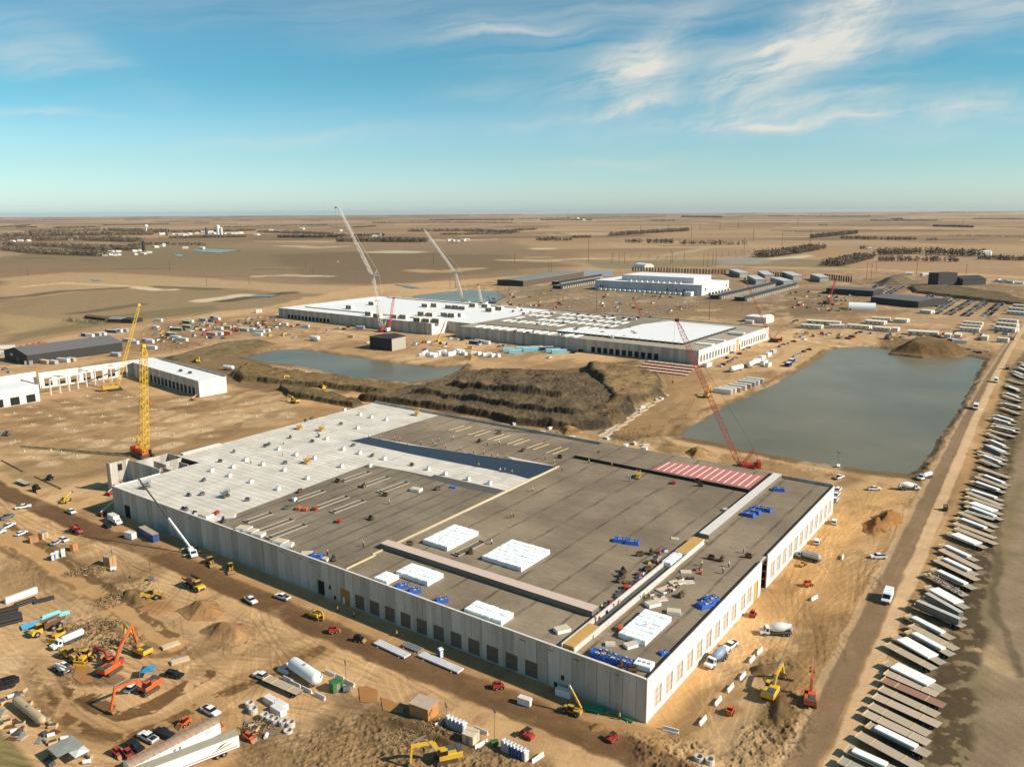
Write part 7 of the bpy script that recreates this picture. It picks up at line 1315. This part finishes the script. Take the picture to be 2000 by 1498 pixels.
OFF=[((1562,641),(1604,644),9,'long pale site office first on the left by the junction'),((1574,633),(1640,637),10,'long pale site office behind the first'),((1620,642),(1650,643),8,'pale site office with a step between the long ones'),((1652,641),(1697,645),9,'long pale site office in the middle'),((1688,633),(1726,636),12,'cream topped site office behind the middle'),((1744,630),(1771,632),12,'tall pale site office in the centre right'),((1702,627),(1738,629),8,'narrow site office behind the cream topped one'),((1704,646),(1738,649),10,'site office left of the small one by the bend'),((1740,648),(1753,649),10,'small square site office by the bend'),((1772,654),(1831,658),11,'long site office beside the tan heap'),((1873,647),(1912,650),7,'site office lowest of the three on the right'),((1877,641),(1915,644),6,'site office in the middle of the three on the right'),((1880,635),(1918,638),6,'site office topmost of the three on the right'),
 ((1940,645),(1982,650),8,'cream site office nearest at the far right'),((1944,637),(1985,641),7,'cream site office second at the far right'),((1948,630),(1986,633),6,'cream site office third at the far right'),((1796,612),(1818,614),10,'lone white site office in front of the car park'),((1965,614),(2004,617),7,'site office at the right edge nearest of three'),((1968,607),(2004,610),7,'site office at the right edge middle of three'),((1978,601),(2010,603),7,'site office at the right edge farthest of three'),((1843,661),(1856,662),12,'small site office left of the pair under the tan heap'),((1862,661),(1876,662),12,'small site office right of the pair under the tan heap'),((1915,665),(1928,666),12,'small grey site office near the haul road bend'),((1946,668),(1968,670),6,'silver site office beside the haul road end'),
 ((500,612),(512,611),4,'cream long site office alone in the field left of the white roof'),((1455,633),(1470,634),5,'low cream site office in front of the long white shed')]
for p0,p1,w_,lb in OFF:
    loc,rz,L=edge(p0,p1); c=(loc[0]+math.cos(rz)*L/2-math.sin(rz)*w_/2,loc[1]+math.sin(rz)*L/2+math.cos(rz)*w_/2,0); use('office',lambda: office(18,6,3.3),c,rz,lb,'pale site offices',(L/18,w_/6,1.15))
BX=[((1412,768),0,'white',2.2),((1420,766),0,'white',2.2),((1430,764),0,'tan',2.2),((1440,760),0,'white',2.2),((1450,757),0,'tan',2.2),((1458,753),0,'silver',2.2),((1466,750),0,'white',2.2),((1474,747),0,'silver',2.2),
 ((1478,708),50,'white',1.4),((1488,702),50,'white',1.4),((1492,712),50,'white',1.4),((1500,696),50,'white',1.4),((1382,716),50,'white',1.5),((1510,690),50,'silver',1.3),((994,686),10,'cyan',2.0),((1006,690),10,'cyan',2.0),((1022,684),10,'cyan',2.4),((1036,686),10,'cyan',2.4),((1046,683),10,'cyan',2.4),((1068,684),10,'navy',2.2),((1080,688),10,'cyan',2.4),((1092,690),10,'cyan',2.4),((926,672),0,'navy',1.8),((936,670),0,'navy',1.8),((948,672),0,'white',1.8),((704,643),-20,'silver',1.5),
 ((335,656),-30,'grey',2.6),((343,662),-30,'white',2.4),((356,666),-30,'white',2.6),((414,655),-30,'silver',2.4),((426,654),-30,'white',2.4),((444,653),-30,'orange',2.0),((476,647),-30,'silver',2.4),((488,646),-30,'white',2.4),((506,650),-20,'white',2.4),((518,648),-20,'white',2.0),((365,632),-30,'green',2.2),((372,630),-30,'white',1.6),((366,641),-30,'grey',2.2),((345,646),-20,'green',2.6),((397,627),-30,'silver',1.8),((420,623),-30,'grey',2.4),((424,625),-30,'white',1.4),((429,644),-30,'white',1.6),((443,642),-20,'tan',2.0),((304,642),-30,'white',1.4),((310,628),-20,'white',1.8),
 ((218,650),-20,'blue',2.6),((232,649),-20,'white',1.6),((243,648),-20,'silver',1.6),((252,668),-20,'silver',2.4),((262,672),-20,'white',1.8),((288,668),-20,'silver',2.0),((293,670),-20,'white',1.6),((296,682),-20,'white',2.0),((168,657),-20,'blue',1.8),((176,658),-20,'white',1.6),((190,656),-20,'silver',1.6),((200,655),-20,'white',1.6),((12,681),10,'white',2.6),((6,692),10,'white',2.4),((18,694),10,'silver',2.2),((86,710),-30,'tan',2.4),((57,712),10,'silver',.9),((105,711),-30,'silver',1.4),((124,707),-25,'white',2.4),((140,706),-25,'tan',1.6),((226,696),-25,'silver',1.8),((1540,715),55,'navy',1.4),((1546,708),55,'navy',1.4),((1500,716),50,'white',1.0),((1860,668),0,'red',1.6),((1874,670),0,'white',2.2),((505,656),-20,'white',1.4),((596,640),-20,'white',1.5),((556,636),-20,'white',1.2)]
kx={}
for p,a,c,s in BX:
    kx[c]=kx.get(c,0)+1; zone='west storage yard' if p[0]<540 else 'strip before the far hall' if p[0]<1300 else 'ground east of the far hall'
    use(('ct',c),lambda c=c: container(c,6.1,2.44,2.6),(*G(*p),0),math.radians(a) if a!=0 else math.atan2(V[1],V[0])+math.pi,f'{c} container in the {zone}, {ordn(kx[c]-1)} of its colour','containers and box vans about the site',(s*(.9 if s>1.5 else 1),1.3,1.2))
wb=mat('white wrap',(250,250,246))
for i in range(22):
    x=824+i*4.0; y=696-math.sin(i*.8)*3-i*.25; g=G(x,y); use('wrapped',lambda: (lambda t:(MB().bev(-2.2,2.2,-1.3,1.3,.1,2.6,wb,.3).obj('wrap',t),MB().box(-2,2,-1.2,1.2,0,.1,wood).obj('pallet',t),t)[2])(thing('wrapped_load','x','bundle')),(*g,0),i*.7,f'white wrapped load in the heap row by the small pond, {ordn(i)} from the left','white wrapped loads by the small pond',(1,1,1+.2*(i%3)))
for i,(x,y) in enumerate([(925,692),(935,693),(945,695),(955,694),(962,697),(974,697)]): use('wrapped',None,(*G(x,y),0),i,f'white wrapped load right of the tan cone, {ordn(i)} from the left','white wrapped loads by the small pond')
# formwork tables laid out before the hall, red beams
for j in range(4):
    for i in range(9):
        g=G(1250+i*11+j*6,722-j*5.2+i*1.3); 
        if i*11+j*6<118: use('formt',lambda: (lambda t:(MB().box(-3,3,-2,2,.3,.5,mat('pink board',(214,176,150))).obj('board',t),MB().box(-3.4,-3.05,-2.2,2.2,0,.7,PC('maroon')).obj('beam',t),MB().box(3.05,3.4,-2.2,2.2,0,.7,PC('maroon')).obj('beam',t),t)[3])(thing('formwork_table','x','formwork')),(*g,0),ROT,f'pink formwork table with red beams, {ordn(j)} row from the front, {ordn(i)} along','pink formwork tables laid out in rows',(1.1,1,1))
# orange and grey stacks at the west
for i in range(14): use(('clut','orange'),lambda: clut('orange'),(*G(32+i*4.2,686-i*.9-(i%3)*2.2),0),i,f'orange formwork crate behind the black warehouse, {ordn(i)} from the left','orange formwork crates behind the black warehouse',(3.2,2.2,2.2))
for i in range(12): use(('clut','silver'),lambda: clut('silver'),(*G(92+i*4.6,676-i*.7),0),i,f'silver scaffold crate behind the black warehouse, {ordn(i)} from the left','silver scaffold crates behind the black warehouse',(3.2,2.4,2.0))
# foundation pads in the field, each with its stub column
def pad(): t=thing('footing_pad','x','footing'); MB().bev(-2.2,2.2,-1.9,1.9,-.2,.12,mat('fresh concrete',(192,162,120),.9,var=.2,scale=.5),.2).obj('pad',t); MB().box(-.22,.22,-.22,.22,.12,.9,mat('stub concrete',(220,196,164))).obj('column_stub',t); return t
pads=PADS
for i,p in enumerate(pads): use('pad',pad,(*G(*p),0),ROT+i*.37,f'pale footing pad with stub column, {ordn(sum(1 for q in pads if q<p))} from the left','footing pads in the foundation field',(.8+.35*(i%3),.8+.25*(i%2),1))
# precast strips lying on the prepared bed near the mounds
for i in range(9):
    for s in (0,1):
        g=G(1178+i*14+s*8,848-i*9.6+s*3); use('lay',lambda: (lambda t:(MB().box(-5.5,5.5,-1.1,1.1,.05,.35,mat('laid strip',(206,186,156))).obj('strip',t),t)[1])(thing('laid_slab','x','slab')),(*g,0),ROT,'pale laid slab in the double strip beside the small dark heap','pale slabs laid in the double strip')
for i,(x,y) in enumerate([(1136,872),(1152,874),(1168,877),(1185,858),(1190,872),(1206,876),(1222,872),(1240,868),(1258,878),(1262,872),(1180,834),(1283,783),(1291,780),(1246,802),(1255,797),(1020,826),(1004,830),(1060,846),(1118,856),(1075,838)]):
    put('bigblock',None,(x,y),i*40,f'pale concrete block behind the far parapet, {ordn(i)} from the left by order',0,'pale blocks behind the far parapet',(.8,.9,.8))
# ---------------------------------------------------------------- car park and scattered cars
def farcar(c):
    b=MB(); b.prof([(-2.4,.35),(2.4,.35),(2.45,.9),(1.3,1.1),(-2.4,1.1)],-.95,.95,PC(c),.05); b.prof([(-1.9,1.08),(1.25,1.08),(.6,1.6),(-1.7,1.6)],-.85,.85,glass,.1); b.box(-1.65,.55,-.74,.74,1.6,1.68,PC(c))
    for x in (-1.5,1.5): b.cyl((x,-.96,.35),(x,.96,.35),.36,tyre,n=8)
    return b.mesh('parked_car')
fc={}
ccs=['white','black','grey','silver','white','black','maroon','grey','silver','tan','black','white']
def fcar(p,rz,lb,gr,c):
    if c not in fc: fc[c]=farcar(c)
    o=bpy.data.objects.new('parked_car',fc[c]); COL.objects.link(o); o.location=(p[0],p[1],0); o.rotation_euler=(0,0,rz); tag(o,lb,'car',gr)
Zp=lambda x,y: (1500+x/4,400+y/4)
LOT=[((1290,858),(1480,738)),((1395,866),(1600,748)),((1530,876),(1712,752)),((1690,878),(1832,760)),((1215,745),(1345,672)),((1290,800),(1372,738)),((1385,742),(1452,682)),((770,668),(880,628)),((850,694),(960,642)),((932,700),(1042,642)),((1050,704),(1132,655)),((1160,704),(1200,680)),((1022,984),(1228,908)),((1170,972),(1350,932)),((1330,994),(1470,924))]
rng=random.Random(9); nc=0
aU=math.atan2(U[1],U[0]); aV=math.atan2(V[1],V[0])
rown=[ordn(i) for i in range(20)]
for r,(a,b) in enumerate(LOT):
    A_=Vector(G(*Zp(*a))); B_=Vector(G(*Zp(*b))); L=(B_-A_).length; d=(B_-A_).normalized(); n=Vector((-d.y,d.x)); k=int(min(L/2.8,16)); 
    for i in range(k):
        for s in (-1,1):
            if rng.random()<.06 or nc>298: continue
            c=rng.choice(ccs); q=A_+d*((i+.5)*L/k)+n*(s*2.9); nc+=1
            fcar(q,math.atan2(n.y,n.x)+rng.uniform(-.05,.05),f'{c} car parked in the {rown[r]} gravel lot row, {"left" if s>0 else "right"} side',f'{c} cars in the {rown[r]} gravel lot row, {"left" if s>0 else "right"} side',c)
SCT=[(1405,716,1),(1412,713,1),(1424,708,0),(1432,703,0),(1436,699,1),(1420,700,0),(1444,692,1),(1430,690,0),(1455,684,0),(1462,680,1),(1448,678,0),(1470,672,0),(1480,668,1),(1535,714,0),(1545,706,1),(1552,698,0),(1560,692,1),(1570,688,0),(1580,684,1),(1522,678,0),(1530,674,1),(1540,672,0),(1550,668,1),(1556,652,0),(1546,632,1),(1550,629,0),(1556,627,1),(1610,655,0),(1620,652,1),(1672,652,0),(1680,650,1),(1700,652,0),(1890,684,1),(1905,688,0),(1912,690,1),(1930,687,0),(1940,640,1),(1946,650,0),(340,670,1),(352,672,0),(330,650,1),(384,640,0),(392,645,1),(456,648,0),(412,636,1),(470,636,0),(480,632,1),(560,634,0),(570,638,1),(582,636,0),(600,640,1),(640,646,0),(660,642,1),(672,644,0),(680,640,1),(10,722,0),(18,728,1),(4,716,0),(22,690,1),(880,662,0),(890,664,1),(902,665,0),(912,662,0),(830,684,1),(870,678,0),(1118,690,1),(1126,688,0),(976,678,0),(984,676,1),(310,652,0),(318,660,1),(375,648,0),(402,660,1),(436,662,0),(500,638,1),(512,640,0)]
for i,(x,y,k) in enumerate(SCT): c=ccs[i%12]; where='in the west storage yard' if x<540 else 'before the long distant hall' if x<1300 else 'between the distant hall and the big pond' if y>660 else 'by the pale site offices'; fcar(G(x,y),aV+rng.uniform(-.5,.5) if k else aU+rng.uniform(-.4,.4),f'{c} vehicle standing {where}',f'{c} vehicles {where}',c)
# storage yard lumps
lumps=[]
for i in range(230):
    zx,zy=rng.random(),rng.random()
    if i<70: p=(300+zx*245,628+zy*38-(zx*14)+ (1-zx)*6); w_='west storage yard'
    elif i<120: p=(1540+zx*130,570+zy*38); w_='yard left of the black office block'
    elif i<175: p=(960+zx*380,566+zy*40+zx*8); w_='switch yard beyond the distant hall'
    elif i<200: p=(520+zx*420,650+zy*14+zx*20); w_='strip before the far hall'
    else: p=(1560+zx*420,652+zy*14); w_='strip below the site offices'
    c=['brown','grey','tan','silver','black','tan','brown','white'][i%8] if i%4 else names[i%8]; lumps.append((p,w_,c))
for p,w_,c in lumps: use(('clut',c),lambda c=c: clut(c),(*G(*p),0),rng.random()*3,f'{c} crate in the {w_}, {ordn(sum(1 for q in lumps if q[1]==w_ and q[2]==c and q[0][0]<p[0]))} from the left',f'{c} crates in the {w_}',(rng.uniform(2,4.5),rng.uniform(2,3.5),rng.uniform(1.6,3)))
# switch yard frames
def swf():
    t=thing('switch_frame','x','switchgear'); b=MB(); m_=steel
    for x in (-3,3): b.bar((x,0,0),(x,0,7),.17,m_)
    b.beam((-3.4,0,6.6),(3.4,0,6.6),.25,.3,m_); b.obj('gantry',t)
    for x in (-2,0,2): MB().cyl((x,0,4.8),(x,0,6.4),.16,mat('brown insulator',(140,120,96)),n=6).obj('insulator',t); MB().cyl((x,2,0),(x,2,2.6),.26,mat('dull switch post',(176,164,144)),n=6).obj('bushing',t)
    return t
k=0
for zi,(x0,y0,x1,y1,nx_,ny_,s) in enumerate([(1030,604,1160,590,8,2,1),(1100,590,1250,580,10,2,1),(1180,604,1300,598,8,2,1),(1265,610,1360,594,7,3,1),(1200,500,1320,508,8,2,1.6),(1410,500,1500,488,8,2,1.5),(1440,505,1500,498,5,1,1.5)]):
    for i in range(nx_):
        for j in range(ny_):
            f=i/max(1,nx_-1); p=(x0+(x1-x0)*f,y0+(y1-y0)*f+j*6*(1 if y0>550 else .5)); k+=1
            use('swf',swf,(*G(*p),0),ROT+.2,f'steel switch frame, {ordn(i)} from left, {ordn(j)} line, {["by far roof edge","left of data centre","before data centre","right of data centre","far yard left","far yard right","far yard rightmost"][zi]}','steel switch frames in the '+('near' if y0>550 else 'far')+' switch yard',(s,s,s))
# utility poles
PO=[(1149,514,466),(1005,515,495),(1310,515,487),(1453,497,464),(1471,472,447),(1350,466,441),(1251,459,441),(1306,450,439),(1367,451,437),(1406,450,436),(1442,447,434),(1165,606,564),(1385,626,570),(1072,534,512),(1077,534,512),(1220,515,492),(1209,515,492),(1336,515,492),(1374,520,496),(1382,522,497),(1392,517,494),(1398,517,493),(1527,486,455),(1582,480,449),(1558,441,427),(1692,547,512),(1701,547,515),(1711,530,509),(1790,536,512),(1887,535,517),(332,531,510),(55,540,520),(847,517,496),(879,562,537),(890,563,542),(994,595,560),(612,536,525),(597,523,508),(404,560,543),(487,556,538),(1880,440,430),(1313,516,491),(1195,516,494)]
for i,(x,y,yt) in enumerate(PO):
    g=G(x,y); h=AT(x,yt,g[1])[2]; use('pole',lambda: pole(24,2),(*g,0),.3,f'tall thin utility pole, {ordn(sorted(q[0] for q in PO).index(x))} from the left','utility poles',(max(1,g[1]/1100),max(1,g[1]/1100),h/24))
# ---------------------------------------------------------------- far trees, town and farms
tm=[mat('bare tree a',(136,116,94),.95,var=.3,scale=.05),mat('bare tree b',(108,92,74),.95,var=.3,scale=.05),mat('evergreen',(62,62,42),.95,var=.3,scale=.05)]
def belt(lb,pts,hpx,dens=1.0,ever=.0,rowsn=2,depth=14,name='tree_belt',cat='trees'):
    W_=[Vector(G(*p)) for p in pts]; rng=random.Random(int(pts[0][0]*7+pts[0][1])); b=MB(); Ls=[(q-p).length for p,q in zip(W_[:-1],W_[1:])]; L=sum(Ls); D_=W_[0].y; h=hpx*D_/F*1.0; h=max(4.5,min(h,30)); tot=int(min(700,L/(h*.32)*rowsn*dens))
    for i in range(tot):
        s=rng.random()*L; k=0
        while k<len(Ls)-1 and s>Ls[k]: s-=Ls[k]; k+=1
        d=(W_[k+1]-W_[k]); d.normalize(); c=W_[k]+d*s+Vector((-d.y,d.x))*rng.uniform(-.1,1)*depth; hh=h*rng.uniform(.55,1.12); m_=tm[2] if rng.random()<ever else tm[rng.random()>.5]; r=hh*rng.uniform(.28,.42)
        b.bar((c.x,c.y,0),(c.x,c.y,hh*.6),.35,tm[1])
        for j in range(13):
            u_,v_=rng.random()*6.283,rng.uniform(-1,1); rr=rng.random()**.5; q=Vector((c.x+math.cos(u_)*r*rr*math.sqrt(1-v_*v_),c.y+math.sin(u_)*r*rr*math.sqrt(1-v_*v_),hh*.62+v_*hh*.36)); e=r*rng.uniform(.18,.42); a=Vector((rng.uniform(-1,1),rng.uniform(-1,1),rng.uniform(-1,1))).normalized(); x_=a.orthogonal().normalized()*e; y_=a.cross(x_).normalized()*e
            b.add([tuple(q-x_),tuple(q-y_*.8),tuple(q+x_*.9),tuple(q+y_)],[(0,1,2,3)],m_)
    return tag(b.obj(name),lb,cat,None,'stuff')
BL=[([(0,489),(75,497),(195,501)],9,2,.1,3),([(0,481),(120,484),(200,492)],8,1.6,.1,3),([(0,465),(150,462),(300,460)],9,3,.1,5),([(0,472),(160,470),(250,474)],9,2.6,.1,5),([(60,456),(200,452),(320,455)],7,2.4,.1,4),([(150,485),(255,490)],8,2,.1,3),([(30,445),(72,445)],3,2,0,2),([(105,447),(195,445)],4,2,0,2),([(200,441),(330,439)],3,2,0,2),([(380,437),(408,437)],2.5,2,0,2),([(330,466),(480,464)],5,2,.2,3),([(300,456),(500,452)],5,1.8,.2,3),([(250,482),(300,478),(400,480)],6,1,.3,2),
 ([(541,465),(660,465)],6,3,.5,2),([(655,473),(828,474)],9,3,.1,4),([(640,463),(750,462)],6,2,.4,2),([(500,455),(640,459)],5,1.6,.1,3),([(692,445),(735,443)],3,2,0,2),([(797,454),(900,453),(1000,456)],6,2.2,.1,4),([(838,431),(1000,431)],3,2,0,3),([(725,437),(860,436),(1000,437)],3,2,.2,2),([(860,460),(1000,458)],5,1.4,0,2),([(420,446),(640,440)],3,2,0,2),
 ([(1047,471),(1115,471)],8,2,0,2),([(1120,466),(1155,465)],6,2,0,2),([(1192,462),(1260,457),(1347,452)],8,2.4,0,2),([(1220,475),(1255,475)],8,1.5,0,2),([(1264,476),(1315,476)],9,2,.6,2),([(1325,478),(1400,479),(1457,480)],9,1,0,2),([(1055,431),(1155,431)],3,2,.1,2),([(1271,432),(1317,432)],3,2,.3,1),([(1000,430),(1300,424)],3,2,0,2),([(1330,425),(1410,426)],4,2,0,2),([(1000,452),(1050,450)],5,1.5,0,2),
 ([(1500,504),(1560,496),(1612,487)],13,2.4,0,3),([(1585,466),(1675,457)],8,2.4,0,2),([(1640,467),(1720,469),(1790,470)],7,1.6,.1,2),([(1640,521),(1672,514),(1705,505)],13,2.4,0,3),([(1715,511),(1800,511),(1872,512)],11,1.6,0,2),([(1725,499),(1800,497),(1902,502)],13,2,.1,3),([(1907,507),(1998,510)],9,2.2,.1,3),([(1821,443),(1900,445)],4,3,.2,2),([(1810,470),(1832,470)],6,2,.3,1),([(1680,487),(1698,487)],7,2,.7,1),([(1598,441),(1615,441)],3,2,.3,1),([(1700,432),(1830,432)],3,1.6,0,2),([(1500,424),(1700,424)],2.5,1.5,0,2),([(1740,430),(1764,429)],3,2,0,1),([(1850,461),(2000,464)],3,.8,0,1),([(0,445),(60,441)],3,2,0,2),([(1900,428),(2000,429)],2,1.6,0,2),([(120,628),(190,634)],3,.8,0,1),([(0,433),(500,424)],2,2,0,2),([(560,425),(1000,420)],2,2,0,2)]
for i,(pts,h,dn,ev,rw) in enumerate(BL):
    x=sum(p[0] for p in pts)/len(pts); belt(f'bare tree belt on the plain, {ordn(sum(1 for q in BL if sum(a[0] for a in q[0])/len(q[0])<x))} from the left',pts,h,dn,ev,rw,depth=14*rw if rw>2 else 10)
def house(): 
    t=thing('farm_building','x','building'); MB().add([(-9,-6,0),(9,-6,0),(9,6,0),(-9,6,0),(-9,-6,5),(9,-6,5),(9,6,5),(-9,6,5),(-9,0,8),(9,0,8)],[(0,1,5,4),(1,2,6,9,5),(2,3,7,6),(3,0,4,8,7)],offw).obj('wall',t); MB().add([(-9.5,-6.5,4.9),(9.5,-6.5,4.9),(9.5,0,8.3),(-9.5,0,8.3),(-9.5,6.5,4.9),(9.5,6.5,4.9)],[(0,1,2,3),(3,2,5,4)],mat('pale metal roof',(216,212,204),.5)).obj('roof',t); return t
HS=[(195,500),(205,500),(215,499),(225,500),(232,499),(218,493),(232,493),(262,492),(272,491),(265,498),(280,497),(292,495),(305,484),(318,482),(320,479),(395,486),(362,486),(315,459),(320,458),(340,459),(348,460),(356,460),(362,461),(370,459),(385,457),(394,454),(402,456),(412,455),(420,458),(428,457),(440,458),(450,458),(462,458),(470,457),(500,460),(504,460),(25,473),(40,472),(60,487),(55,472),(138,470),(200,464),(732,463),(740,461),(885,472),(895,472),(905,471),(912,470),(878,471),(1127,429),(1140,431),(1790,492),(1697,487),(1880,495),(1890,494),(1286,474),(665,452),(590,449),(530,452),(545,455),(1838,552),(1822,540),(1776,537),(1806,539),(1950,551),(1960,552),(1975,553),(1990,555)]
for i,p in enumerate(HS): g=G(*p); s=max(.7,g[1]/3000); use('house',house,(*g,0),i*.6,f'pale far building on the plain, {ordn(sum(1 for q in HS if q[0]<p[0] or (q[0]==p[0] and q[1]<p[1])))} from the left','pale far buildings on the plain',(s,s,s*.9))
def silo(lb,p,r,h,m_,dome=True):
    g=G(*p); t=thing('silo',lb,'silo',(*g,0)); MB().cyl((0,0,0),(0,0,h),r,m_,n=14).obj('drum',t); MB().cyl((0,0,h),(0,0,h+r*.5),r,m_,.1*r,n=14).obj('roof',t)
silo('tall dark silo left of the far ponds',(281,490),5,30,blackm); silo('dark silo in the far town, left',(326,461),7,36,dgrey); silo('white grain tower in the far town, left',(404,460),8,38,dgrey); silo('white grain tower in the far town, tall',(427,459),11,50,white); silo('white grain tower in the far town, right of the tall one',(433,459),7,38,offw)
for i in range(7): silo(f'white tank in the row of seven on the right plain, {ordn(i)} from the left',(1904+i*4.6,499),6,10,white)
g=G(287,459); t=thing('water_tower','white water tower over the far wood','tower',(*g,0)); MB().cyl((0,0,0),(0,0,42),3,white,n=8).obj('stem',t); MB().lathe((0,0,40),(0,0,58),[(0,.25*14),(.3,10),(.6,11),(.9,7),(1,1)],white,12).obj('tank',t)
# ---------------------------------------------------------------- air between here and the horizon
def haze():
    m=bpy.data.materials.new('haze air'); m.use_nodes=True; nt=m.node_tree; nt.nodes.clear(); out=N(nt,'ShaderNodeOutputMaterial'); pv=N(nt,'ShaderNodeVolumePrincipled'); pv.inputs['Color'].default_value=(.84,.88,.93,1); pv.inputs['Density'].default_value=HZ; pv.inputs['Anisotropy'].default_value=.2
    nt.links.new(pv.outputs[0],out.inputs['Volume']); MB().box(-47000,47000,-2000,36000,-16,150,m).obj('haze')['kind']='stuff'
HZ=1.3e-5
haze()
for o in bpy.data.objects:
    if o.name.startswith('haze'): tag(o,'thin pale haze over the plain','haze')
